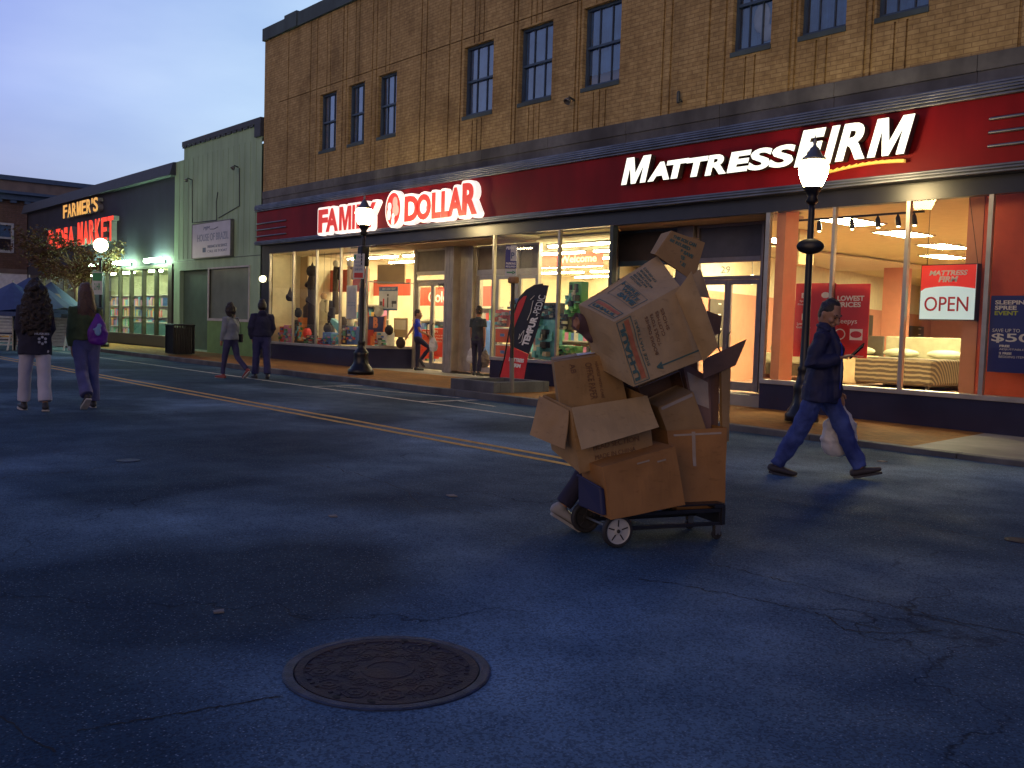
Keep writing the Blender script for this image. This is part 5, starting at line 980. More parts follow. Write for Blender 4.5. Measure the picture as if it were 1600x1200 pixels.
m = text_mb('TEMPUR', o_, wd*.58, (t_-o_), (0, -.004, 0), bold=.05); obj('lettering', m, 'ink_white', t); obj('lettering', text_mb('-PEDIC', o_+wd*.60, wd*.40, (t_-o_), (0, -.004, 0)), 'ink_white', t)
o_, e_, t_ = F_(795, 564, -.006), F_(818, 567, -.006), F_(796, 558, -.006); obj('lettering', text_mb('MATTRESS', o_, e_-o_, t_-o_, (0, -.003, 0), bold=.05), 'ink_white', t); o_, e_, t_ = F_(798, 573, -.006), F_(813, 575, -.006), F_(799, 567, -.006); obj('lettering', text_mb('FIRM', o_, e_-o_, t_-o_, (0, -.003, 0), bold=.05), 'ink_white', t)
m = MB()
for pts in ([(829, 468), (835, 462)], [(833, 470), (829, 488), (824, 500)], [(812, 522), (810, 530), (816, 520), (819, 516), (815, 534), (811, 536)]): m.tube([F_(x, y_, -.008) for x, y_ in pts], .006, 5)
obj('print', m, 'ink_white', t)
m = MB(); m.tube([F_(777, 598, .02), F_(788, 560, .02), F_(795, 520, .02), F_(800, 498, .02), F_(806, 479, .02), F_(812, 465, .02), F_(823, 453, .02), F_(835, 446, .02), F_(848, 444, .02)], .014, 8); m.box(F_(777, 598).x-.25, F_(777, 598).x+.15, FYF-.1, FYF+.15, PAV, PAV+.03); obj('pole', m, 'black_metal', t)
# far left: patio umbrellas and lattice fences
mat('umbrella_blue', (.05, .08, .20), .8, 0, .1); mat('umbrella_tan', (.32, .24, .2), .8)
def umbrella(px, py, Y, rad, h, lab, m2='umbrella_blue'):
    p = ony(px, py, Y); t = thing('patio_umbrella', (p.x, p.y, 0), lab, 'umbrella', 'patio umbrellas behind the lattice fences'); A = MB(); Bq = MB(); seg = 8
    for k in range(seg):
        a, b = 2*math.pi*k/seg+.2, 2*math.pi*(k+1)/seg+.2; q = [Vector((rad*math.cos(x), rad*math.sin(x), -h)) for x in (a, b)]; mid = (q[0]+q[1])/2+Vector((0, 0, .08))
        (A if k != 5 or m2 == 'umbrella_blue' else Bq).quad(p, p+q[0]*.5+Vector((0, 0, .04)), p+mid*.5+Vector((0, 0, .02))).quad(p, p+mid*.5+Vector((0, 0, .02)), p+q[1]*.5+Vector((0, 0, .04)))
        (A if k not in (5, 7) or m2 == 'umbrella_blue' else Bq).quad(p+q[0]*.5+Vector((0, 0, .04)), p+q[0], p+mid, p+mid*.5+Vector((0, 0, .02))).quad(p+mid*.5+Vector((0, 0, .02)), p+mid, p+q[1], p+q[1]*.5+Vector((0, 0, .04)))
        A.quad(p+q[0], p+q[0]+Vector((0, 0, -.14)), p+q[1]+Vector((0, 0, -.14)), p+q[1])
    obj('canopy', A, 'umbrella_blue', t); 
    if Bq.v: obj('canopy_panel', Bq, m2, t)
    obj('pole', MB().tube([(p.x, p.y, 0), (p.x, p.y, p.z+.06)], .025, 8), 'white_frame', t)
umbrella(20, 441, 7.9, 1.5, .95, 'broad blue patio umbrella at the left edge'); umbrella(46, 433, 8.5, 1.5, 1.05, 'taller blue patio umbrella rising behind the curly-haired woman'); umbrella(80, 440, 10.2, 1.2, 1.0, 'dark patio umbrella with tan panels between the two women', 'umbrella_tan')
mat('lattice_white', (.62, .63, .68), .6)
def lattice(pa, pb, lab, nx, style):
    a, b = Vector(pa), Vector(pb); t = thing('lattice_fence', (a+b)/2, lab, 'fence', 'white lattice fence panels'); d = b-a; m = MB(); n = Vector((d.y, -d.x, 0)).normalized()*.02; h = 1.35; zz = .18
    def bar(p, q, w, vert): 
        e = Vector((0, 0, 1))*w/2 if not vert else d.normalized()*w/2; m.hexa([p-e-n, q-e-n, q+e-n, p+e-n], [p-e+n, q-e+n, q+e+n, p+e+n])
    U = Vector((0, 0, 1))
    for k in range(int(h/.105)+1): bar(a+U*(zz+k*.105), b+U*(zz+k*.105), .05, False)
    if style:
        for k in range(nx+1): q = a+d*(k/nx); bar(q+U*zz, q+U*(zz+h), .045, True)
    for q in (a, b): bar(q+U*.0, q+U*(zz+h+.02), .09, True)
    bar(a+U*(zz+h+.0), b+U*(zz+h+.0), .09, False); obj('lattice', m, 'lattice_white', t)
    m = MB(); m.tube([b+U*.5-d.normalized()*.1, b-d.normalized()*.25+n*14, ], .03, 6); obj('brace', m, 'lattice_white', t)
def gx(px, py): p = onz(px, py, 0); return (p.x, p.y, 0)
XF = -34.5
def atx(px): d_ = ray(px, 530); k_ = XF/d_.x; return (XF, CAM.y+d_.y*k_, 0)
lattice(atx(-25), atx(21.5), 'slatted white fence panel at the left edge', 8, 0); lattice(atx(23), atx(58), 'white lattice fence panel behind the curly-haired woman', 13, 1); lattice(atx(60), atx(108), 'white lattice fence panel between the two women', 17, 1)
# street tree in front of the market
def tree(px, Y, zc, rad, hz, n, lab, seed):
    rr = random.Random(seed); p = ony(px, 500, Y); t = thing('street_tree', (p.x, Y, PAV), lab, 'tree'); base = Vector((p.x, Y, PAV)); top = Vector((p.x, Y, zc))
    m = MB(); m.tube([base, base+Vector((.05, 0, 1.1)), base+Vector((-.03, .02, 2.0)), top], [.10, .08, .065, .03], 10); 
    tips = []
    for k in range(26):
        a = rr.uniform(0, 6.283); l = rad*rr.uniform(.55, 1.0); s = base+Vector((0, 0, rr.uniform(1.9, zc-PAV))); e = top+Vector((l*math.cos(a), l*.75*math.sin(a), hz*rr.uniform(-.8, .9))); mid = (s+e)/2+Vector((0, 0, .2)); m.tube([s, mid, e], [.035, .022, .008], 6); tips += [e, mid*.4+e*.6, (mid+e)/2]
        for j in range(2): q = e+Vector((rr.uniform(-.4, .4), rr.uniform(-.4, .4), rr.uniform(-.25, .3))); m.tube([mid*.5+e*.5, q], [.012, .005], 4); tips.append(q)
    obj('trunk', m, 'wood', t, smooth=True); m = MB()
    for k in range(n):
        c = rr.choice(tips)+Vector((rr.gauss(0, .17), rr.gauss(0, .17), rr.gauss(0, .11))); s = rr.uniform(.035, .08); u = Vector((rr.uniform(-1, 1), rr.uniform(-1, 1), rr.uniform(-.6, .6))).normalized(); v = u.cross(Vector((rr.uniform(-1, 1), rr.uniform(-1, 1), rr.uniform(-1, 1)))).normalized()
        m.quad(c-u*s, c+v*s*.5, c+u*s, c-v*s*.5)
    obj('crown', m, 'autumn_leaves', t)
m_, t_, b_, c_ = newmat('autumn_leaves'); t_.links.new(ramp(t_, tnoise(t_, c_.outputs['Object'], 3.5, 3), .35, .68, (.085, .028, .010), (.12, .085, .018)), b_.inputs['Base Color']); b_.inputs['Roughness'].default_value = .6
tree(118, 11.2, 3.30, 2.5, .9, 6500, 'autumn street tree with rusty brown leaves in front of the red market letters', 3)
# bright market doorway odds
t = thing('a_frame_sign', ony(152, 500, 12.2), 'small plant stand with dark leaves by the market door', 'plant'); p = ony(154, 512, 12.4); obj('pot', MB().lathe((p.x, p.y, PAV), [(.12, 0), (.17, .35), (.15, .36), (.01, .3)], 14), 'frame_dark', t); m = MB(); rr = random.Random(2)
for k in range(60): a = rr.uniform(0, 6.28); c = Vector((p.x, p.y, PAV+.4)); e = c+Vector((.4*math.cos(a)*rr.random(), .4*math.sin(a)*rr.random(), rr.uniform(.2, .9))); m.quad(c, (c+e)/2+Vector((.03, 0, .05)), e, (c+e)/2-Vector((.03, 0, -.02)))
obj('leaves', m, 'green_door', t); t.name = 'potted_plant'
# ================================================================ people
def remesh(name, mb, vox, m, parent, smooth_it=4, wr=0.0, ws=8.0, label=None, seed=0, stretch=(1, 1, 1)):
    me = bpy.data.meshes.new('tmp'); me.from_pydata([tuple(v) for v in mb.v], [], mb.f); me.update()
    b = bmesh.new(); b.from_mesh(me); bmesh.ops.recalc_face_normals(b, faces=b.faces); b.to_mesh(me); b.free()
    o = bpy.data.objects.new('tmp', me)
    r = o.modifiers.new('r', 'REMESH'); r.mode = 'VOXEL'; r.voxel_size = vox; r.adaptivity = 0
    if smooth_it: s = o.modifiers.new('s', 'SMOOTH'); s.factor = .5; s.iterations = smooth_it
    me2 = evaluated(o)
    bpy.data.objects.remove(o); bpy.data.meshes.remove(me)
    if wr:
        off = Vector((seed*3.1, seed*1.7, 0))
        NR = [v.normal.copy() for v in me2.vertices]
        for v, nr_ in zip(me2.vertices, NR):
            p = Vector((v.co.x*ws*stretch[0], v.co.y*ws*stretch[1], v.co.z*ws*stretch[2]))+off; v.co += nr_*(noise.noise(p)+.5*noise.noise(p*2.3))*wr
    me2.name = name; o = link(name, me2, m, parent, True)
    if label: o['label'] = label
    return o
mat('skin', (.30, .15, .09), .55, 0, .06, 20); mat('skin_dark', (.32, .17, .105), .55, 0, .06, 20); mat('eye_dark', (.01, .008, .008), .3); mat('eye_white', (.5, .48, .45), .4); mat('lip', (.22, .08, .06), .5)
V = Vector
def skeleton(H=1.72, legs=None, arms=None, lean=0, head=(0, 0), sw_=.165, side_lean=0):
    """joints in metres: +X forward, +Y left, Z up. legs[s]=(thigh, knee, splay); arms[s]=(swing, abduct, elbow, inward)"""
    s = H/1.75; J = {}; legs = legs or {'L': (18, 8, 2), 'R': (-16, 14, 2)}; arms = arms or {'L': (-12, 6, 14, 6), 'R': (12, 6, 16, 6)}
    for k, sg in (('L', 1), ('R', -1)):
        th, kn, sp = [R(a) for a in legs[k][:3]]; hip = V((0, sg*.092*s, 0)); d = V((math.sin(th), sg*math.sin(sp), -math.cos(th))).normalized(); knee = hip+d*.435*s
        d2 = V((math.sin(th-kn), sg*math.sin(sp)*.5, -math.cos(th-kn))).normalized(); ank = knee+d2*.415*s; fp = R(legs[k][3]) if len(legs[k]) > 3 else 0
        fd = V((math.cos(fp), sg*.14, math.sin(fp))); J['hip'+k], J['knee'+k], J['ank'+k] = hip, knee, ank; J['toe'+k] = ank+V((0, 0, -.055*s))+fd*.17*s; J['heel'+k] = ank+V((0, 0, -.05*s))-fd*.055*s
    lo = min(min(J['toe'+k].z, J['heel'+k].z) for k in 'LR')-.030*s
    for k in list(J): J[k] = J[k]-V((0, 0, lo))
    P = V((0, 0, -lo)); J['pelvis'] = P; la = R(lean); dn = V((math.sin(la), math.sin(R(side_lean)), math.cos(la))).normalized()
    J['waist'] = P+dn*.16*s; J['chest'] = P+dn*.34*s; J['neck'] = P+dn*.53*s; fw = V((math.cos(la), 0, -math.sin(la)))
    for k, sg in (('L', 1), ('R', -1)):
        sh = P+dn*.475*s+V((0, sg*sw_*s, 0)); sw, ab, elb, inw = [R(a) for a in arms[k]]
        d = V((math.sin(sw)*math.cos(ab), sg*math.sin(ab), -math.cos(sw)*math.cos(ab))); el_ = sh+d*.29*s
        d2 = V((math.sin(sw+elb)*math.cos(inw), sg*(math.sin(ab)*.3-math.sin(inw)), -math.cos(sw+elb))).normalized(); wr = el_+d2*.255*s; J['sh'+k], J['el'+k], J['wr'+k], J['hd'+k] = sh, el_, wr, wr+d2*.17*s; J['fa'+k] = d2
    yw, pt = R(head[0]), R(head[1]); hd = (dn*.6+V((0, 0, .8))).normalized(); J['head'] = J['neck']+hd*.155*s+V((.02*s, 0, 0)); J['hf'] = V((math.cos(yw)*math.cos(pt), math.sin(yw)*math.cos(pt), math.sin(pt))); J['s'] = s; J['dn'] = dn
    return J
def head_geo(m, J, face=True, chin=1.0):
    s = J['s']*1.10; c = J['head']; f = J['hf'].normalized(); l = V((0, 0, 1)).cross(f).normalized(); u = f.cross(l)
    F = lambda a, b, d: c+f*a*s+l*b*s+u*d*s
    m.tube([F(-.012, 0, -.045), F(-.012, 0, .0), F(-.008, 0, .045), F(-.006, 0, .075)], [(.066*s, .082*s), (.074*s, .092*s), (.075*s, .096*s), (.062*s, .080*s)], 20, lat=l)      # skull
    m.tube([F(.022, 0, -.10), F(.020, 0, -.062), F(.018, 0, -.02)], [(.036*s, .042*s), (.052*s, .055*s), (.064*s, .068*s)], 16, lat=l)   # jaw
    if face:
        m.tube([F(.088, 0, .012), F(.098, 0, -.012), F(.112, 0, -.032)], [.008*s, .0105*s, .014*s], 8); m.ball(F(.096, .012, -.034), .009*s, 8, 6); m.ball(F(.096, -.012, -.034), .009*s, 8, 6)
        m.tube([F(.080, .045, .028), F(.090, .015, .026), F(.090, -.015, .026), F(.080, -.045, .028)], .010*s, 8)
        for q in (1, -1): m.ball(F(.068, q*.042, -.022), (.022*s,)*3, 8, 6)
        m.tube([F(.082, .020, -.062), F(.088, 0, -.060), F(.082, -.020, -.062)], .009*s, 8); m.ball(F(.068, 0, -.096), .020*s, 8, 6)
    for q in (1, -1): m.tube([F(-.012, q*.078, .016), F(-.008, q*.080, -.005), F(-.002, q*.074, -.026)], [(.010*s, .016*s), (.010*s, .015*s), (.008*s, .010*s)], 8, lat=l)
    m.tube([J['neck']+V((-.01*s, 0, -.05*s)), J['neck']+V((0, 0, .03*s)), F(-.012, 0, -.06)], [.060*s, .052*s, .050*s], 14)
    return F
def hand_geo(m, J, k, curl=35, spread=1.0, thumb=1):
    s = J['s']; w = J['wr'+k]; d = J['fa'+k].normalized(); sg = 1 if k == 'L' else -1
    side = V((0, 0, 1)).cross(d); side = side.normalized() if side.length > .3 else V((1, 0, 0)); 
    if abs(d.z) > .8: side = V((1, 0, 0)); side = (side-d*side.dot(d)).normalized()
    nrm = d.cross(side).normalized(); nrm = -nrm if nrm.dot(V((0, -sg, -.3))) < 0 else nrm       # palm side
    m.tube([w-d*.01*s, w+d*.035*s, w+d*.085*s], [(.024*s, .017*s), (.036*s, .015*s), (.039*s, .013*s)], 12, lat=side)
    for i, (o, L) in enumerate(((.029, .070), (.010, .080), (-.010, .075), (-.028, .058))):
        p = w+d*.088*s+side*o*s; c = R(curl); pts = [p]; dd = d.copy(); ll = [L*.45, L*.32, L*.25]
        for j in range(3):
            a = c*(.6+.3*j); dd = (dd*math.cos(a*.6)+nrm*math.sin(a*.6)).normalized(); pts.append(pts[-1]+dd*ll[j]*s)
        m.tube(pts, [.0092*s, .0088*s, .008*s, .007*s], 8)
    p = w+d*.03*s+side*.028*s; q = (side*.75+d*.6+nrm*.35).normalized(); m.tube([p, p+q*.036*s, p+q*.036*s+(d*.8+nrm*.5).normalized()*.035*s], [.012*s, .0105*s, .009*s], 8)
def body_geo(J, hand_curl=(35, 35), thick=1.0):
    s = J['s']; m = MB(); t = thick
    m.tube([J['pelvis']+V((0, 0, -.04*s)), J['pelvis']+V((0, 0, .06*s)), J['waist'], J['chest'], J['pelvis'].lerp(J['neck'], .86), J['neck']+V((0, 0, -.02))], [(.145*s*t, .105*s*t), (.150*s*t, .105*s*t), (.130*s*t, .095*s*t), (.155*s*t, .108*s*t), (.150*s*t, .085*s*t), (.06*s, .055*s)], 18, lat=V((0, 1, 0)))
    for k in 'LR':
        m.tube([J['hip'+k], J['hip'+k].lerp(J['knee'+k], .4), J['knee'+k], J['knee'+k].lerp(J['ank'+k], .35), J['ank'+k]], [.085*s*t, .072*s*t, .050*s*t, .050*s*t, .034*s], 14)
        m.tube([J['heel'+k], J['heel'+k].lerp(J['toe'+k], .5), J['toe'+k]], [(.032*s, .030*s), (.038*s, .026*s), (.038*s, .018*s)], 10, lat=V((0, 1, 0)))
        m.tube([J['neck']+V((0, 0, -.045*s)), J['sh'+k], J['el'+k], J['el'+k].lerp(J['wr'+k], .35), J['wr'+k]], [.045*s, .048*s*t, .037*s*t, .036*s*t, .023*s], 12)
        hand_geo(m, J, k, hand_curl[0] if k == 'L' else hand_curl[1])
    return m
def trousers_geo(J, top=.10, r=(.105, .088, .070, .066, .062), hem=.03, wf=1.0):
    s = J['s']; m = MB(); dn = J['dn']
    m.tube([J['pelvis']+V((0, 0, -.045*s)), J['pelvis']+dn*.03*s, J['pelvis']+dn*top*s], [(.155*s*wf, .120*s), (.162*s*wf, .122*s), (.145*s*wf, .110*s)], 20, lat=V((0, 1, 0)))
    for k in 'LR':
        h, kn, a = J['hip'+k], J['knee'+k], J['ank'+k]; m.tube([h, h.lerp(kn, .45), kn, kn.lerp(a, .5), a.lerp(kn, -hem)], [v*s for v in r], 14, round_=1)
    return m
def top_geo(J, bottom=-.06, body=(.185, .140), arm=(.066, .056, .048, .044), sleeve=1.0, neck=True, hood=False, flare=1.0, shoulder=.165):
    s = J['s']; m = MB(); dn = J['dn']; P = J['pelvis']; a, b = body[0]*s, body[1]*s
    m.tube([P+dn*bottom*s, P+dn*.10*s, J['waist'], J['chest'], P.lerp(J['neck'], .82), P.lerp(J['neck'], .90), P.lerp(J['neck'], .98)], [(a*flare, b*flare*1.02), (a, b), (a*.94, b*.92), (a*1.02, b*.98), (shoulder*s*.90, b*.78), (.115*s, .085*s), (.075*s, .070*s)], 20, lat=V((0, 1, 0)), round_=2)
    if neck: m.tube([J['neck']+V((-.012*s, 0, -.02*s)), J['neck']+V((-.012*s, 0, .04*s))], [.078*s, .070*s], 14)
    if hood: m.tube([J['neck']+V((-.05*s, 0, -.06*s)), J['neck']+V((-.075*s, 0, .02*s))], [(.12*s, .06*s), (.10*s, .05*s)], 14, lat=V((0, 1, 0)))
    for k in 'LR':
        sh, e, w = J['sh'+k], J['el'+k], J['wr'+k]
        if sleeve >= 1: m.tube([J['neck'].lerp(sh, .45)+V((0, 0, -.03*s)), sh, e, e.lerp(w, .5), w.lerp(e, .02)], [.06*s, arm[0]*s, arm[1]*s, arm[2]*s, arm[3]*s], 12, round_=1)
        else: m.tube([J['neck'].lerp(sh, .45)+V((0, 0, -.03*s)), sh, sh.lerp(e, sleeve)], [.06*s, arm[0]*s, arm[1]*s*1.08], 12, round_=1)
    return m
def shoes(J, t, upper, sole, k_only='LR', sc=1.0, sandal=False):
    s = J['s']*sc
    for k in k_only:
        h, to, a = J['heel'+k], J['toe'+k], J['ank'+k]; d = (to-h).normalized(); l = V((0, 1, 0)); l = (l-d*l.dot(d)).normalized(); u = d.cross(l); u = u if u.z > 0 or abs(u.z) < .1 and u.x < 0 else -u; m = MB()
        m.tube([h+u*.006, h.lerp(to, .4)+u*.008, h.lerp(to, .8), to+d*.012], [(.042*s, .040*s), (.046*s, .038*s), (.048*s, .030*s), (.040*s, .022*s)], 12, lat=l)
        if not sandal: m.tube([h.lerp(to, .12)+u*.01, a.lerp(h, .25)], [(.042*s, .046*s), (.044*s, .050*s)], 12, lat=l)
        o = remesh('shoe', m, .009, upper, t, 2); m2 = MB(); P = []
        for x, w in ((-.04, .030), (0, .040), (.35, .043), (.75, .050), (1.0, .044), (1.13, .024)): P.append((h.lerp(to, x)-u*.026*s, w*s))
        pts = [p+l*w for p, w in P]+[p-l*w for p, w in reversed(P)]; m2.prism(pts, -u*.020*s); obj('sole', m2, sole, o, local=True)
def hair_geo(J, kind):
    s = J['s']*1.10; c = J['head']; f = J['hf'].normalized(); l = V((0, 0, 1)).cross(f).normalized(); u = f.cross(l); F = lambda a, b, d: c+f*a*s+l*b*s+u*d*s; m = MB()
    if kind == 'short':
        m.tube([F(-.036, 0, -.012), F(-.028, 0, .03), F(-.016, 0, .060), F(-.014, 0, .084)], [(.071*s, .070*s), (.0795*s, .080*s), (.0800*s, .094*s), (.064*s, .080*s)], 20, lat=l)
    elif kind == 'bob':
        m.tube([F(-.045, 0, -.11), F(-.035, 0, -.04), F(-.025, 0, .03), F(-.012, 0, .085)], [(.085*s, .07*s), (.112*s, .098*s), (.108*s, .108*s), (.072*s, .085*s)], 20, lat=l)
    elif kind == 'long':
        m.tube([F(-.10, .02, -.47), F(-.10, .01, -.35), F(-.085, 0, -.2), F(-.045, 0, -.08), F(-.022, 0, .02), F(-.012, 0, .088)], [(.06*s, .03*s), (.105*s, .045*s), (.12*s, .06*s), (.105*s, .088*s), (.092*s, .102*s), (.068*s, .086*s)], 20, lat=l)
    elif kind == 'curly':
        m.tube([F(-.13, 0, -.50), F(-.12, 0, -.38), F(-.10, 0, -.22), F(-.06, 0, -.08), F(-.03, 0, .04), F(-.012, 0, .10)], [(.10*s, .05*s), (.17*s, .085*s), (.185*s, .105*s), (.155*s, .125*s), (.125*s, .13*s), (.08*s, .09*s)], 22, lat=l)
        rr = random.Random(3)
        for k in range(46): a = rr.uniform(0, 6.28); z = rr.uniform(-.5, .08); rad = .15 if z < -.1 else .10; m.ball(F(-.09+.085*math.cos(a), rad*math.sin(a), z), .035*s, 8, 6)
    elif kind == 'beanie':
        m.tube([F(-.02, 0, -.005), F(-.012, 0, .05), F(-.008, 0, .095)], [(.090*s, .102*s), (.088*s, .102*s), (.066*s, .082*s)], 20, lat=l)
    return m
def person(loc, heading, lab, J, skin='skin', curls=(35, 35), face=True, vox=.0085, thick=1.0):
    t = thing('person', loc, lab, 'person', rz=R(heading)); b = body_geo(J, curls, thick); F = head_geo(b, J, face); remesh('body', b, vox, skin, t, 2)
    if face:
        f = J['hf'].normalized(); s = J['s']*1.10
        for q in (1, -1): obj('eye', MB().ball(F(.083, q*.031, .004), (.009*s, .012*s, .0055*s), 8, 6), 'eye_dark', t, smooth=True, local=True); obj('eyebrow', MB().tube([F(.093, q*.014, .030), F(.090, q*.034, .036), F(.078, q*.05, .030)], [.004*s, .005*s, .003*s], 6), 'hair_black', t, local=True)
        obj('mouth', MB().tube([F(.084, .022, -.063), F(.094, 0, -.062), F(.084, -.022, -.063)], [.004*s, .006*s, .004*s], 6), 'lip', t, smooth=True, local=True)
    return t
def toworld(t, p): return Vector(t.location)+Matrix.Rotation(t.rotation_euler.z, 3, 'Z') @ p
mat('hair_black', (.012, .008, .007), .5, 0, .3, 30, bump=.5, bs=80); mat('hair_red_brown', (.012, .006, .006), .6, 0, .4, 25, bump=.8, bs=60); mat('hair_brown', (.075, .035, .018), .5, 0, .3, 40, bump=.6, bs=50)
mat('denim', (.018, .035, .19), .85, 0, .3, 5, bump=.3, bs=60, col2=(.055, .09, .30)); mat('denim_pale', (.075, .08, .22), .85, 0, .2, 7, bump=.3, bs=50); mat('denim_dark', (.022, .025, .10), .85, 0, .2, 7)
mat('navy_jacket', (.008, .010, .050), .7, 0, .25, 9, bump=.3, bs=30); mat('navy_hoodie', (.012, .014, .050), .85, 0, .15, 9, bump=.2); mat('dark_sweater', (.014, .014, .034), .9, 0, .15, 9, bump=.3)
mat('white_trousers', (.36, .36, .46), .8, 0, .12, 5, bump=.2); mat('olive_jacket', (.060, .085, .030), .85, 0, .2, 6, bump=.3); mat('grey_jacket', (.17, .20, .25), .8, 0, .12, 5, bump=.2); mat('pink_scarf', (.40, .25, .20), .85); mat('grey_trousers', (.035, .035, .10), .85, 0, .2, 5)
mat('blue_tee', (.012, .035, .42), .8, 0, .1, 6); mat('dark_tee', (.025, .035, .045), .85); mat('dark_trousers', (.014, .014, .045), .85); mat('shoe_dark', (.02, .02, .028), .6); mat('sole_white', (.45, .43, .42), .6); mat('shoe_red', (.20, .04, .04), .6); mat('bright_tee', (.02, .05, .50), .8); mat('tee_print', (.18, .22, .30), .8)
mat('bag_plastic', (.50, .50, .52), .35, 0, .15, 8, bump=.4, bs=14); mat('bag_brown', (.12, .10, .09), .6, 0, .2, 8); mat('purple_pack', (.10, .012, .26), .55, 0, .15, 5, bump=.3); mat('print_pale', (.18, .32, .55), .6); mat('phone_black', (.01, .01, .012), .2); mat('belt_leather', (.2, .13, .08), .6); mat('strap_black', (.01, .01, .015), .6); mat('sandal', (.035, .03, .035), .7); mat('faded_print', (.30, .33, .42), .8)
def plastic_bag(top, w, h, lab, m_='bag_plastic', seed=1, heading=0, group='shopping bags in people’s hands', cat='bag'):
    t = thing('shopping_bag', (top.x, top.y, top.z-h), lab, cat, group, rz=R(heading)); m = MB(); m.tube([V((0, 0, .03)), V((0, 0, h*.25)), V((0, 0, h*.6)), V((0, 0, h*.82))], [(w*.46, w*.22), (w*.52, w*.27), (w*.44, w*.22), (w*.20, w*.10)], 16, lat=V((0, 1, 0)))
    o = remesh('sack', m, .010, m_, t, 2, .022, 9, seed=seed); m = MB()
    for q in (1, -1): m.tube([V((0, q*w*.16, h*.80)), V((0, q*w*.06, h*.95)), V((0, 0, h))], [.012, .007, .007], 6)
    obj('handle', m, m_, t, smooth=True, local=True); return t
# --- man with the phone, crossing to the right
J = skeleton(1.65, {'L': (28, 3, 2, 16), 'R': (-20, 9, 3, -6)}, {'L': (8, 9, 8, 2), 'R': (-14, 12, 122, 22)}, lean=3, head=(-26, -24), sw_=.175)
J['ank_'] = 0
root = (onz(1215, 741)+onz(1336, 748))/2; root.z = 0
t = person(root, 22, 'man in a dark jacket and blue jeans striding right while looking at his phone', J, 'skin_dark', (60, 40), vox=.007)
remesh('trousers', trousers_geo(J, .12, (.106, .098, .085, .078, .072), .02), .011, 'denim', t, 2, .018, 11, 'faded blue jeans with a worn thigh', 1, (1, 1, .8))
s = J['s']
m = top_geo(J, -.14, (.205, .150), (.084, .076, .066, .050), flare=1.15, shoulder=.180)
for k in 'LR': sg = 1 if k == 'L' else -1; m.tube([J['neck']+V((.045, sg*.05, .02)), J['chest']+V((.135, sg*.075, .02)), J['waist']+V((.14, sg*.085, 0)), J['pelvis']+V((.15, sg*.085, -.08))], [(.018, .03), (.022, .03), (.022, .03), (.022, .03)], 10, lat=V((0, 1, 0)))
remesh('jacket', m, .010, 'navy_jacket', t, 3, .014, 8, 'dark navy zip jacket worn open', 2)
tp = MB(); tp.tube([J['neck']+V((.035, 0, -.05)), J['chest']+V((.128, 0, .06)), J['chest']+V((.142, 0, 0)), J['waist']+V((.146, 0, 0)), J['pelvis']+V((.154, 0, -.02))], [(.03, .02), (.045, .02), (.045, .02), (.045, .02), (.05, .02)], 12, lat=V((0, 1, 0))); remesh('shirt', tp, .008, 'bright_tee', t, 2, .004, 9, 'bright blue shirt with a grey print')
remesh('collar', MB().tube([J['neck']+V((-.045, .045, .045)), J['neck']+V((-.065, 0, .05)), J['neck']+V((-.045, -.045, .045)), J['neck']+V((.03, -.062, .01))], [(.022, .03)]*4, 10), .008, 'navy_jacket', t, 2)
remesh('hair', hair_geo(J, 'short'), .007, 'hair_black', t, 3, .004, 30)
obj('shirt_print', MB().ball(J['waist']+V((.160, .0, .0)), (.014, .036, .12), 12, 8), 'tee_print', t, local=True)
shoes(J, t, 'sandal', 'shoe_dark', sandal=True, sc=1.0)
man = t
h = toworld(t, J['wrR']+J['faR']*.12); ph = thing('mobile_phone', h, 'black mobile phone in the right hand of the man in the dark jacket', 'phone', rz=R(22)); mm = MB().box(-.085, .085, -.042, .042, -.006, .006); mm.xf(Matrix.Translation((.03, 0, .03)) @ Matrix.Rotation(R(-25), 4, 'Z') @ Matrix.Rotation(R(-42), 4, 'Y') @ Matrix.Rotation(R(35), 4, 'X')); obj('case', mm, 'phone_black', ph, local=True, bevel=.003)
h = toworld(t, J['wrL']+J['faL']*.10); plastic_bag(h+V((.0, 0, .0)), .34, .46, 'white plastic carrier bag hanging behind the legs of the man with the phone', seed=4, heading=-35); 
# --- woman with curly hair
J = skeleton(1.66, {'L': (-10, 2, 1, 0), 'R': (14, 2, 3, 8)}, {'L': (4, 10, 30, 20), 'R': (4, 10, 30, 20)})
J = skeleton(1.66, {'L': (12, 2, 3, 6), 'R': (-10, 8, 1, -6)}, {'L': (2, 7, 26, 22), 'R': (2, 7, 26, 22)}, sw_=.145)
p = (onz(38, 640)+onz(72, 643))/2; p.z = 0
t = person(p, 172, 'woman seen from behind with long curly dark hair, dark sweatshirt and white trousers', J, vox=.010, face=False)
remesh('trousers', trousers_geo(J, .12, (.112, .098, .084, .082, .088), -.09), .012, 'white_trousers', t, 3, .008, 7, seed=3)
jk = remesh('sweatshirt', top_geo(J, -.16, (.205, .150), (.082, .078, .070, .055), flare=1.04, shoulder=.155), .012, 'dark_sweater', t, 3, .012, 7, seed=4)
remesh('hair', hair_geo(J, 'curly'), .010, 'hair_red_brown', t, 1, .022, 22, seed=2); shoes(J, t, 'shoe_dark', 'sole_white')
def backprint(parent, J, y, z, w, h, txt, mm, x=-.158): return obj('lettering', text_mb(txt, (x, y+w/2, z), (0, -w, 0), (0, 0, h), (-.004, 0, 0), bold=.03), mm, parent, local=True)
zb = J['waist'].z
backprint(jk, J, -.06, zb-.045, .17, .028, 'HUSKIES', 'faded_print', -.168)
m = MB()
for k in range(6): a = math.pi/3*k+.5; m.prism([(-.166-.004*0, -.065+.042*math.cos(a)+.018*math.cos(q*math.pi/3), zb-.115+.042*math.sin(a)+.018*math.sin(q*math.pi/3)) for q in range(6)], (-.004, 0, 0))
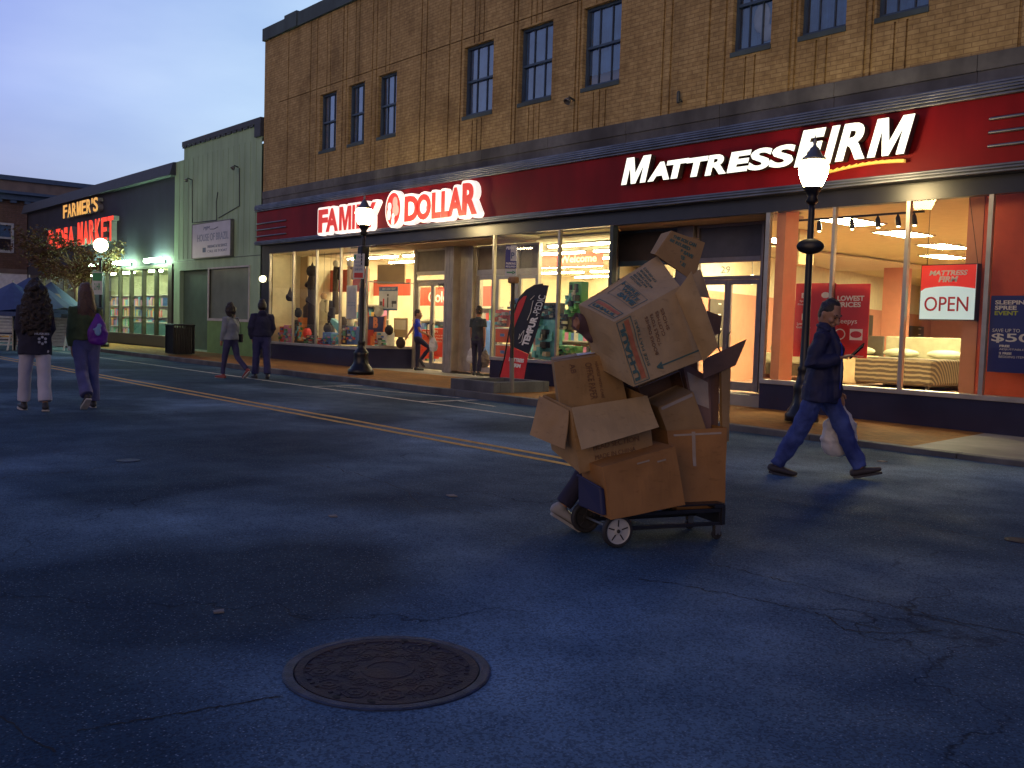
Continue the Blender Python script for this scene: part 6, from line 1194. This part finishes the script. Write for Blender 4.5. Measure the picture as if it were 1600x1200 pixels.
obj('back_print', m, 'faded_print', jk, local=True)
# --- woman with the purple backpack
J = skeleton(1.66, {'L': (2, 3, 2, 0), 'R': (-14, 30, -2, -38)}, {'L': (6, 14, 8, 4), 'R': (-4, 8, 12, 6)}, lean=2)
J = skeleton(1.66, {'R': (2, 2, 1, 0), 'L': (-8, 34, -3, -40)}, {'L': (-4, 7, 6, 2), 'R': (4, 6, 12, 6)}, lean=2, sw_=.15)
p = onz(134, 637); p.z = 0
t = person(p, 176, 'woman seen from behind with long straight brown hair, olive jacket and jeans', J, vox=.010, face=False)
remesh('trousers', trousers_geo(J, .12, (.112, .096, .082, .084, .092), -.03), .012, 'denim_pale', t, 3, .010, 7, seed=5, stretch=(1, 1, .6))
remesh('jacket', top_geo(J, .03, (.205, .150), (.086, .082, .072, .058), hood=True, flare=1.03, shoulder=.155), .012, 'olive_jacket', t, 3, .016, 7, seed=6)
remesh('hair', hair_geo(J, 'long'), .010, 'hair_brown', t, 2, .010, 16, seed=5, stretch=(1, 1, .2)); shoes(J, t, 'shoe_dark', 'sole_white')
bq = toworld(t, J['waist']+V((-.22, -.10, -.02))); bp_ = thing('backpack', bq, 'purple drawstring backpack with a pale print on the back of the woman in olive', 'backpack', rz=R(176))
remesh('pouch', MB().tube([V((0, 0, -.10)), V((-.01, 0, .02)), V((0, 0, .14)), V((.02, 0, .24))], [(.125, .065), (.13, .075), (.09, .055), (.03, .025)], 16, lat=V((0, 1, 0))), .011, 'purple_pack', bp_, 2, .012, 10); m = MB().ball(V((-.088, .02, .03)), (.012, .045, .065), 10, 6).ball(V((-.078, .0, .10)), (.012, .03, .03), 8, 6).ball(V((-.085, .06, .05)), (.010, .02, .015), 8, 6); obj('print', m, 'print_pale', bp_, local=True, smooth=True)
m = MB(); 
for q in (1, -1): m.tube([V((.02, 0, .24)), V((.10, q*.08, .34)), V((.2, q*.10, .36))], .006, 6)
obj('cord', m, 'strap_black', bp_, local=True)
# --- woman in a grey jacket
J = skeleton(1.58, {'R': (14, 6, 1, 4), 'L': (-16, 30, 0, -40)}, {'L': (-4, 8, 16, 14), 'R': (2, 8, 14, 10)}, lean=2, head=(-25, 0))
J = skeleton(1.58, {'L': (12, 5, 1, 2), 'R': (-16, 30, 0, -40)}, {'L': (2, 8, 24, 14), 'R': (-2, 8, 10, 10)}, lean=2, head=(-25, 0))
p = onz(360, 591); p.z = 0
t = person(p, 205, 'woman with short dark curly hair in a grey jacket, walking away with a shoulder bag', J, vox=.011, face=False)
remesh('trousers', trousers_geo(J, .12, (.105, .088, .068, .060, .054), -.05), .012, 'grey_trousers', t, 3, .007, 8, seed=7); remesh('jacket', top_geo(J, -.02, (.195, .145), (.084, .072, .060, .050), flare=1.05), .012, 'grey_jacket', t, 3, .010, 8, seed=8)
remesh('hair', hair_geo(J, 'bob'), .009, 'hair_black', t, 1, .018, 24, seed=3); shoes(J, t, 'shoe_red', 'sole_white'); remesh('scarf', MB().tube([J['neck']+V((-.05, -.05, .01)), J['neck']+V((.02, -.09, .0)), J['neck']+V((.06, -.09, -.08))], [.035, .045, .03], 10), .010, 'pink_scarf', t, 2)
bq = toworld(t, J['pelvis']+V((-.02, -.23, .02))); sb = thing('shoulder_bag', bq, 'small black shoulder bag at the hip of the woman in the grey jacket', 'bag', rz=R(205)); obj('pouch', MB().box(-.09, .09, -.04, .04, -.09, .09), 'strap_black', sb, local=True, bevel=.02)
m = MB(); dz = J['neck']-(J['pelvis']+V((-.02, -.23, .02))); m.tube([V((-.05, 0, .08)), V((-.13, .10, .28)), V((-.13, .20, .42)), dz+V((-.07, .06, -.03))], .007, 6); obj('strap', m, 'strap_black', sb, local=True)
# --- man in navy hoodie
J = skeleton(1.66, {'L': (8, 4, 2, 2), 'R': (-6, 6, 2, -4)}, {'L': (-4, 14, 20, 12), 'R': (2, 14, 30, 24)})
p = onz(408, 592); p.z = 0
t = person(p, 165, 'man in a navy hoodie and dark jeans walking away before the corner pillar', J, vox=.011, face=False, thick=1.05)
remesh('trousers', trousers_geo(J, .12, (.115, .098, .082, .080, .078), -.05), .012, 'denim_dark', t, 3, .009, 8, seed=9); remesh('hoodie', top_geo(J, .02, (.225, .160), (.098, .088, .072, .056), hood=True, shoulder=.185), .012, 'navy_hoodie', t, 3, .012, 8, seed=10)
remesh('cap', hair_geo(J, 'beanie'), .009, 'hair_black', t, 2); shoes(J, t, 'shoe_dark', 'shoe_dark')
# --- boy in the blue T-shirt
J = skeleton(1.50, {'L': (0, 2, 1, 0), 'R': (52, 88, 2, -50)}, {'L': (-40, 30, 8, 0), 'R': (18, 10, 50, 0)}, lean=-3, head=(-10, 0))
p = onz(652, 579, PAV); t = person((p.x, p.y, PAV), 52, 'boy in a bright blue T-shirt standing on one leg in front of the double doors', J, vox=.0095, face=True, curls=(45, 30))
remesh('trousers', trousers_geo(J, .10, (.088, .078, .066, .060, .052), -.04), .011, 'dark_trousers', t, 3, .006, 9, seed=11); remesh('t_shirt', top_geo(J, -.01, (.158, .112), (.062, .062, .05, .04), sleeve=.55, neck=False), .010, 'blue_tee', t, 3, .008, 9, seed=12)
remesh('hair', hair_geo(J, 'short'), .008, 'hair_black', t, 2, .006, 30); shoes(J, t, 'shoe_dark', 'shoe_dark')
h = toworld(t, J['hdR']); plastic_bag(h+V((0, 0, .03)), .22, .36, 'grey and white shopping bag swung by the boy in the blue T-shirt', seed=6, heading=-40)
# --- teen in dark T-shirt
J = skeleton(1.60, {'L': (10, 4, 4, 2), 'R': (-8, 8, 6, -6)}, {'L': (2, 8, 8, 2), 'R': (-10, 12, 14, 4)}, head=(45, -4))
p = ony(745, 585, 13.72); t = person((p.x, p.y, PAV), 110, 'teenager in a dark T-shirt walking to the doors with a shopping bag in each hand', J, vox=.0095, face=True, curls=(60, 60))
remesh('trousers', trousers_geo(J, .10, (.095, .084, .070, .064, .056), -.06), .011, 'dark_trousers', t, 3, .007, 9, seed=13); remesh('t_shirt', top_geo(J, -.04, (.175, .120), (.070, .068, .05, .04), sleeve=.62, neck=False), .010, 'dark_tee', t, 3, .008, 9, seed=14)
remesh('hair', hair_geo(J, 'short'), .008, 'hair_black', t, 2, .010, 30); shoes(J, t, 'shoe_dark', 'sole_white')
plastic_bag(toworld(t, J['hdL'])+V((0, 0, .03)), .24, .36, 'white plastic bag in the left hand of the teenager in the dark T-shirt', seed=8, heading=-40); plastic_bag(toworld(t, J['hdR'])+V((0, 0, .03)), .26, .44, 'brown shopping bag in the right hand of the teenager in the dark T-shirt', 'bag_brown', seed=9, heading=-40)
# --- cart pusher behind the boxes
p = onz(930, 822); J = skeleton(1.56, {'R': (-8, 26, 3, -30), 'L': (14, 8, 2, 4)}, {'L': (50, 20, 40, 30), 'R': (20, 62, 50, 60)}, lean=15, head=(0, -30))
J['elR'] = J['shR']+V((-.36, -.06, .07)); J['wrR'] = J['elR']+V((.22, .03, -.14)); J['faR'] = V((.85, .1, -.25)).normalized(); J['hdR'] = J['wrR']+J['faR']*.17
t = person((p.x, p.y, 0), 62, 'person hidden behind the boxes and pushing the cart, one elbow and shoe showing', J, vox=.0095, face=False, curls=(50, 50))
mat('shoe_grey', (.24, .24, .25), .6); mat('plum_sleeve', (.085, .050, .060), .85, 0, .2, 7, bump=.2)
remesh('trousers', trousers_geo(J, .10, (.105, .090, .074, .068, .062), -.05), .011, 'dark_trousers', t, 3, .007, 9, seed=15); remesh('pullover', top_geo(J, -.04, (.185, .130), (.080, .070, .058, .046)), .011, 'plum_sleeve', t, 3, .012, 8, seed=16)
remesh('hair', hair_geo(J, 'short'), .008, 'hair_black', t, 2, .006, 30); shoes(J, t, 'shoe_grey', 'shoe_grey')
# ================================================================ cart
A = Vector((-3.83, 4.12, 0)); U = Vector((.32, .947, 0)).normalized(); Vv = Vector((-.947, .32, 0)).normalized(); Z = Vector((0, 0, 1))
def L_(u, v, z): return A+U*u+Vv*v+Z*z
def obox(m, u0, u1, v0, v1, z0, z1): m.hexa([L_(u0, v0, z0), L_(u1, v0, z0), L_(u1, v0, z1), L_(u0, v0, z1)], [L_(u0, v1, z0), L_(u1, v1, z0), L_(u1, v1, z1), L_(u0, v1, z1)]); return m
CT = thing('hand_cart', A+U*.35, 'low black four-wheeled hand cart carrying the pile of cardboard boxes', 'cart')
mat('rubber', (.018, .018, .022), .7, 0, .2, 20); mat('hub_white', (.42, .42, .42), .5, 0, .12, 12); mat('cart_black', (.014, .014, .02), .4, .2, .2, 20); mat('crate_blue', (.012, .016, .07), .5, 0, .1)
m = MB(); 
for v in (.04, .34):
    for z0, z1 in ((.168, .192), (.085, .108)): obox(m, .0, .76, v, v+.022, z0+ (.0), z1)
for u in (.04, .40, .74): obox(m, u, u+.025, .062, .34, .168, .190)
for u, v in ((.735, .04), (.735, .34), (.02, .34), (.02, .04)): obox(m, u, u+.025, v+.0015, v+.0205, .108, .168)
obox(m, .69, .77, .03, .37, .195, .215); obox(m, .745, .772, .03, .37, .09, .2)
obj('frame', m, 'cart_black', CT, bevel=.003)
obj('deck', obox(MB(), .0, .76, .03, .37, .216, .226), 'cart_black', CT)
def wheel(c, r, w, name, hub):
    m = MB(); ax = Vv; P = []
    for k in range(32): a = 2*math.pi*k/32; P.append(c+U*(r*math.cos(a))+Z*(r*math.sin(a))-ax*w/2)
    seg = 32; rim = MB()
    def ring(r0, r1, o0, o1, mb):
        for k in range(seg):
            a, b = 2*math.pi*k/seg, 2*math.pi*(k+1)/seg; q = lambda an, rr_, o: c+U*(rr_*math.cos(an))+Z*(rr_*math.sin(an))+ax*o
            mb.quad(q(a, r0, o0), q(b, r0, o0), q(b, r1, o1), q(a, r1, o1))
    T_ = MB(); ring(r*.78, r*.80, -w*.42, -w*.5, T_); ring(r*.80, r*.94, -w*.5, -w*.5, T_); ring(r*.94, r, -w*.5, -w*.3, T_); ring(r, r, -w*.3, w*.3, T_); ring(r, r*.94, w*.3, w*.5, T_); ring(r*.94, r*.78, w*.5, w*.5, T_); ring(r*.78, r*.78, w*.5, -w*.42, T_)
    o = obj(name, T_, 'rubber', CT, smooth=True); H_ = MB(); ring(.001, r*.20, -w*.40, -w*.40, H_); ring(r*.20, r*.24, -w*.40, -w*.25, H_); ring(r*.24, r*.70, -w*.25, -w*.30, H_); ring(r*.70, r*.779, -w*.30, -w*.44, H_); ring(.001, r*.779, w*.4, w*.4, H_); obj('hub', H_, hub, o)
    m = MB(); 
    for k in range(5): a = 2*math.pi*k/5+.3; m.tube([c+U*(r*.3*math.cos(a))+Z*(r*.3*math.sin(a))-ax*w*.3, c+U*(r*.64*math.cos(a))+Z*(r*.64*math.sin(a))-ax*w*.31], .004, 6)
    m.ball(c-ax*w*.42, (.012, .012, .012), 8, 6); obj('hub_rib', m, 'rubber', o)
wheel(L_(0, 0, .098), .098, .04, 'wheel', 'hub_white'); wheel(L_(0, .42, .098), .098, .04, 'wheel', 'rubber')
for u, v in ((.72, .045), (.72, .355)):
    wheel(L_(u, v, .032), .032, .022, 'caster', 'rubber'); m = MB(); m.hexa([L_(u-.018, v-.018, .03), L_(u+.018, v-.018, .03), L_(u+.02, v-.018, .085), L_(u-.02, v-.018, .085)], [L_(u-.018, v-.014, .03), L_(u+.018, v-.014, .03), L_(u+.02, v-.014, .085), L_(u-.02, v-.014, .085)]); m.hexa([L_(u-.018, v+.014, .03), L_(u+.018, v+.014, .03), L_(u+.02, v+.014, .085), L_(u-.02, v+.014, .085)], [L_(u-.018, v+.018, .03), L_(u+.018, v+.018, .03), L_(u+.02, v+.018, .085), L_(u-.02, v+.018, .085)]); obox(m, u-.02, u+.02, v-.018, v+.018, .0855, .09); obj('caster_fork', m, 'grey_metal', CT)
obj('axle', MB().tube([L_(0, .02, .098), L_(0, .40, .098)], .009, 8), 'grey_metal', CT)
# ================================================================ cardboard boxes
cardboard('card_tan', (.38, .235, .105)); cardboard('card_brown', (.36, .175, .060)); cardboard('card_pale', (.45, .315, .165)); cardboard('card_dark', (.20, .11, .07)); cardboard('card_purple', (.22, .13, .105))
mat('ink_teal', (.06, .12, .10), .7, 0, .2, 30); mat('ink_box_orange', (.42, .13, .05), .7, 0, .2, 20); mat('ink_brown', (.17, .085, .045), .8, 0, .3, 20); mat('ink_faint', (.17, .085, .05), .8, 0, .3, 20); mat('tape', (.36, .27, .18), .25, 0, .15, 10); mat('label_white', (.6, .6, .62), .5)
def sheet(q, n=14, th=.005, warp=.006, seed=0, bend=0):
    tl, tr, br, bl = [Vector(p) for p in q]; nr = (tr-tl).cross(bl-tl).normalized(); m = MB(); off = Vector((seed*2.7, seed*1.3, seed))
    G = []
    for j in range(n+1):
        row = []
        for i in range(n+1):
            u, v = i/n, j/n; p = tl.lerp(tr, u).lerp(bl.lerp(br, u), v); e = min(u, 1-u, v, 1-v)*4; e = min(1, e); p = p+nr*((noise.noise(p*4+off)+.32*noise.noise(p*13+off))*warp*(.35+.65*e)+bend*math.sin(math.pi*v)); row.append(p)
        G.append(row)
    for lay, sgn in ((0, 1), (th, -1)):
        base = len(m.v)
        for row in G:
            for p in row: m.v.append(p-nr*lay)
        for j in range(n):
            for i in range(n):
                a = base+j*(n+1)+i; f = (a, a+1, a+n+2, a+n+1); m.f.append(f if sgn < 0 else tuple(reversed(f)))
    N1 = (n+1)*(n+1)
    E = [j*(n+1) for j in range(n+1)]; bord = [i for i in range(n+1)]+[j*(n+1)+n for j in range(1, n+1)]+[n*(n+1)+i for i in range(n-1, -1, -1)]+[j*(n+1) for j in range(n-1, 0, -1)]
    for a, b in zip(bord, bord[1:]+bord[:1]): m.f.append((a, b, b+N1, a+N1))
    return m
def carton(f, b, lab, m_, open_=(), flaps=(), seed=1, warp=.014, name='cardboard_box'):
    # f, b: near and far quads (tl, tr, br, bl); faces: front back left right top bottom
    f = [Vector(p) for p in f]; b = [Vector(p) for p in b]; c = sum(f+b, Vector())/8; t = thing(name, (c.x, c.y, min(p.z for p in f+b)), lab, 'box', 'cardboard boxes piled on the cart'); m = MB()
    F = {'front': f, 'back': [b[1], b[0], b[3], b[2]], 'left': [b[0], f[0], f[3], b[3]], 'right': [f[1], b[1], b[2], f[2]], 'top': [b[0], b[1], f[1], f[0]], 'bottom': [f[3], f[2], b[2], b[3]]}
    for i, (k, q) in enumerate(F.items()):
        if k in open_: continue
        cc = sum(q, Vector())/4; nr = (q[1]-q[0]).cross(q[3]-q[0]).normalized()
        if nr.dot(cc-c) < 0: q = [q[1], q[0], q[3], q[2]]
        m.add(sheet(q, 14, .005, warp, seed+i*0))
    obj('carton', m, m_, t, smooth=False); DECAL[:] = [seed, warp]
    for i, (q, mm, bend) in enumerate(flaps): obj('flap', sheet(q, 14, .005, warp*1.1, seed+9+i, bend), mm, t)
    return t, F
def D(x, y_, d): return dep(x, y_, d)
def shift(q, v): return [p+v for p in q]
bv = Vv*.36
# D: lower box
f = [D(941, 730, 5.50), D(1055, 697, 5.72), D(1071, 789, 5.76), D(955, 812, 5.50)]; t, F = carton(f, shift(f, Vv*.30), 'closed brown box tilted at the front of the cart, above the white wheel', 'card_brown', seed=2)
obj('tape', patch_quad(f, (.45, .62, .10, .13)).add(patch_quad(f, (.72, .84, .16, .19))), 'tape', t)
# blue crate end
f = [D(903, 744, 5.62), D(938, 764, 5.52), D(941, 806, 5.52), D(903, 790, 5.62)]; DECAL[:] = [0, 0]; t = thing('blue_crate', L_(-.02, .1, .2), 'dark blue plastic crate panel at the left end of the cart', 'crate'); obj('side', MB().hexa(f, shift(f, U*.03)), 'crate_blue', t, bevel=.008); b2 = [shift(f, U*.2+Vv*.02)[i] for i in range(4)]; obj('rim', MB().tube([f[0]+Z*.005, f[1]+Z*.005], .008, 8), 'crate_blue', t)
# E: tall box right
f = [D(1042, 673, 5.98), D(1136, 668, 6.08), D(1132, 800, 6.04), D(1058, 799, 5.92)]; bk_ = shift(f, Vv*.28)
t, F = carton(f, bk_, 'tall open-topped brown box standing at the right end of the cart', 'card_brown', ('top',), seed=5); m = patch_quad(f, (.10, .9, .05, .075)); m.add(patch_quad(f, (.40, .46, .03, .45))); obj('tape', m, 'tape', t)
# C: open box with flaps
f = [D(893, 638, 5.62), D(1011, 619, 5.84), D(1021, 712, 5.84), D(906, 740, 5.62)]; bk_ = [D(848, 617, 5.98), D(968, 600, 6.2), D(975, 690, 6.2), D(862, 702, 5.98)]
flap1 = [f[0]+Z*.002, f[1]+Z*.002, D(1029, 668, 5.72), D(909, 703, 5.50)]; flap2 = [D(843, 618, 5.97), D(889, 641, 5.64), D(883, 702, 5.60), D(829, 680, 5.90)]
t, F = carton(f, bk_, 'open tan box with its wide flap folded down over the front, left of the cart', 'card_tan', ('top',), [(flap1, 'card_pale', .004), (flap2, 'card_tan', .004)], seed=7)
obj('lettering', text_quad('HEAD SECTION', f, (.20, .82, .62, .70)), 'ink_brown', t); obj('lettering', text_quad('MADE IN CHINA', f, (.22, .76, .78, .85)), 'ink_brown', t)
# B: closed box in C
f = [D(866, 566, 5.80), D(963, 552, 5.98), D(982, 634, 5.98), D(876, 646, 5.80)]; bk_ = [D(861, 558, 5.98), D(955, 546, 6.22), D(975, 620, 6.22), D(870, 640, 5.98)]
t, F = carton(f, bk_, 'closed box sealed with clear tape, sitting in the open tan box', 'card_tan', seed=9)
m = patch_quad(F['top'], (.0, .9, .35, .75)); obj('tape', m, 'tape', t); obj('label', patch_quad(F['top'], (.38, .75, .4, .8), .0015, .004), 'label_white', t)
for tx, uv in (('OFFICE PAPER', (.46, .56, .10, .80)), ('HANDLE WITH CARE', (.62, .66, .10, .80)), ('AB', (.22, .30, .08, .26))): obj('lettering', text_quad(tx, f, uv, rot=3), 'ink_faint', t)
# A: the big moving box
fa = [D(960, 503, 5.55), D(1062, 447, 5.80), D(1099, 562, 5.80), D(990, 604, 5.55)]; ba = [D(904, 476, 5.90), D(1027, 400, 6.10), D(1070, 540, 6.25), D(928, 572, 6.05)]
fl1 = [D(1056, 458, 5.78), D(1080, 424, 5.66), D(1123, 541, 5.60), D(1099, 565, 5.74)]; fl2 = [D(1072, 438, 5.9), D(1094, 420, 5.95), D(1109, 466, 5.95), D(1085, 462, 5.88)]
t, F = carton(fa, ba, 'large tilted moving box with orange and green printing, on top of the pile', 'card_pale', ('right',), [(fl1, 'card_pale', .004), (fl2, 'label_card', .0)] if False else [(fl1, 'card_pale', .004), (fl2, 'card_pale', .0)], seed=11, warp=.018)
big = t
obj('print', patch_quad(fa, (.12, .185, .06, .94)), 'ink_box_orange', t)
m = MB()
for uv in ((.015, .025, .03, .98), (.215, .225, .03, .98), (.015, .225, .03, .04), (.015, .225, .97, .98)): m.add(patch_quad(fa, uv))
m.add(text_quad('U-HAUL', fa, (.035, .11, .08, .94), rot=1, bold=.05)); m.add(text_quad('SIZE MATTERS!', fa, (.25, .285, .12, .80), rot=1)); m.add(patch_quad(fa, (.42, .98, .855, .875))); m.add(text_quad('<', fa, (.36, .44, .81, .92), bold=.06)); obj('lettering', m, 'ink_teal', t)
m = text_quad('BOOKS DISHES', fa, (.40, .44, .15, .70), rot=1); m.add(text_quad('TOOLS TOYS', fa, (.48, .52, .15, .60), rot=1)); m.add(text_quad('CLOTHES', fa, (.56, .60, .15, .5), rot=1)); m.add(text_quad('SHOES', fa, (.64, .68, .15, .45), rot=1)); obj('lettering', m, 'ink_brown', t)
tp_ = [fa[0], ba[0], ba[1], fa[1]]   # top seen with its left edge at the near corner
tq = [ba[0], ba[1], fa[1], fa[0]]
m = text_quad('SAVE', tq, (.33, .40, .38, .86), rot=3, bold=.06); m.add(text_quad('WRITE', tq, (.42, .47, .30, .82), rot=3, bold=.03)); m.add(text_quad('HERE', tq, (.48, .525, .16, .70), rot=3, bold=.03))
for uv in ((.30, .305, .14, .92), (.535, .54, .14, .92), (.305, .535, .14, .155), (.305, .535, .905, .92), (.41, .413, .2, .9)): m.add(patch_quad(tq, uv))
for k in range(5): m.add(text_quad(['KITCHEN', 'BEDROOM', 'LIVING ROOM', 'BATHROOM', 'DINING'][k], tq, (.60+.045*k, .63+.045*k, .12, .50+.08*(k % 3)), rot=3))
for uv in ((.03, .04, .2, .92), (.17, .18, .2, .92), (.04, .17, .2, .22), (.04, .17, .90, .92)): m.add(patch_quad(tq, uv))
m.add(text_quad('UHAUL', tq, (.055, .10, .26, .88), rot=3, bold=.05)); obj('lettering', m, 'ink_teal', t); obj('print', patch_quad(tq, (.115, .155, .24, .88)), 'ink_box_orange', t)
# small box / flap on top with green lettering
f = [D(1039, 362, 6.00), D(1100, 379, 6.12), D(1080, 442, 6.10), D(1026, 400, 5.98)]; bk_ = [D(1034, 372, 6.22), D(1092, 386, 6.36), D(1074, 440, 6.32), D(1018, 398, 6.20)]
fq = [D(1050, 361, 5.98), D(1101, 379, 6.10), D(1083, 440, 6.08), D(1024, 398, 5.96)]; lq = [D(1034, 366, 6.12), D(1050, 361, 5.98), D(1024, 398, 5.96), D(1017, 396, 6.08)]
t = thing('cardboard_box', f[3], 'folded carton with green lettering sticking up from the top of the big box', 'box', 'cardboard boxes piled on the cart')
m = sheet(fq, 8, .005, .006, 31); m.add(sheet(lq, 6, .005, .003, 32)); m.add(sheet([p+(fwd*.0) for p in (lq[0], D(1092, 372, 6.3), D(1078, 436, 6.3), lq[3])], 6, .005, .003, 33)); obj('carton', m, 'card_tan', t); DECAL[:] = [31, .006]
m = MB()
for k, (a, b) in enumerate(((.10, .78), (.08, .66), (.05, .80), (.05, .62), (.04, .70))): m.add(text_quad(['THIS BOX CAN', 'BE REUSED', 'TO HELP SAVE', 'OUR TREES', 'RECYCLE'][k], fq, (a, b, .10+.155*k, .205+.155*k), bold=.05))
for k in range(4): m.add(patch_quad(lq, (.15, .9, .30+.14*k, .36+.14*k)))
obj('lettering', m, 'ink_teal', t)
# G: dark open box behind, F: tilted box, H: flattened sheets, I, J flaps
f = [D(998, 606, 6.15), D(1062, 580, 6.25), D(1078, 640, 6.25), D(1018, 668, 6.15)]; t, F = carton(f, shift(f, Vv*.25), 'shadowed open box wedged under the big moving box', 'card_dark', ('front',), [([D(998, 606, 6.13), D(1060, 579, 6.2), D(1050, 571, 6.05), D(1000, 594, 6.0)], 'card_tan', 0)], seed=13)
f = [D(1029, 637, 6.06), D(1083, 612, 6.14), D(1104, 672, 6.14), D(1048, 690, 6.06)]; t, F = carton(f, shift(f, Vv*.2+Z*.03), 'small tilted box tucked into the tall open-topped box', 'card_tan', seed=15)
obj('tape', patch_quad(F['front'], (.05, .95, .02, .10)), 'tape', t)
f = [D(1066, 566, 6.25), D(1110, 590, 6.25), D(1112, 690, 6.2), D(1092, 690, 6.2)]; t, F = carton(f, shift(f, Vv*.14), 'crumpled box with a clear plastic sleeve behind the small tilted box', 'card_purple', seed=17); obj('plastic_sleeve', patch_quad(f, (.1, .9, .1, .5)), 'tape', t)
for i, (x0, x1, y0, y1, dd, lab) in enumerate(((1107, 1124, 578, 668, 6.28, 'flattened cardboard sheet standing upright, left one of the pair at the right end'), (1126, 1141, 572, 690, 6.22, 'flattened cardboard sheet standing upright, right one of the pair at the right end'))):
    q = [D(x0, y0, dd), D(x1, y0+2, dd+.03), D(x1-3, y1, dd), D(x0+2, y1, dd-.03)]; t = thing('cardboard_sheet', q[3], lab, 'cardboard sheet', 'cardboard boxes piled on the cart'); obj('sheet', MB().add(sheet(q, 8, .006, .006, 40+i)).add(sheet(shift(q, Vv*.03+U*.008), 8, .006, .006, 44+i)), ['card_purple', 'card_tan'][i], t)
q = [D(1112, 563, 6.2), D(1166, 530, 6.32), D(1150, 570, 6.25), D(1108, 574, 6.15)]; t = thing('cardboard_sheet', q[3], 'brown cardboard flap jutting up to the right above the flattened sheets', 'cardboard sheet', 'cardboard boxes piled on the cart'); obj('sheet', sheet([D(1098, 562, 6.15), D(1166, 530, 6.32), D(1149, 571, 6.25), D(1098, 592, 6.12)], 8, .006, .008, 50), 'card_dark', t)
q = [D(1104, 486, 6.2), D(1127, 494, 6.25), D(1124, 520, 6.25), D(1110, 530, 6.2)]; t = thing('cardboard_sheet', q[3], 'small dark cardboard corner showing behind the long hanging flap', 'cardboard sheet', 'cardboard boxes piled on the cart'); obj('sheet', sheet(q, 6, .006, .004, 52), 'card_dark', t)
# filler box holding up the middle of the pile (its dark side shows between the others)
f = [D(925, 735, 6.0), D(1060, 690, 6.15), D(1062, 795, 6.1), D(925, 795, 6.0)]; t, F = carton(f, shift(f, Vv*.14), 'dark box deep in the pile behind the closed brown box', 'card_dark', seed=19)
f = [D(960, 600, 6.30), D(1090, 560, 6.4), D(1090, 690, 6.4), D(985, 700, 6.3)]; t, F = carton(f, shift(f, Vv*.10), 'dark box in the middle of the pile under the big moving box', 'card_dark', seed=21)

bpy.data.scenes.remove(TMP)
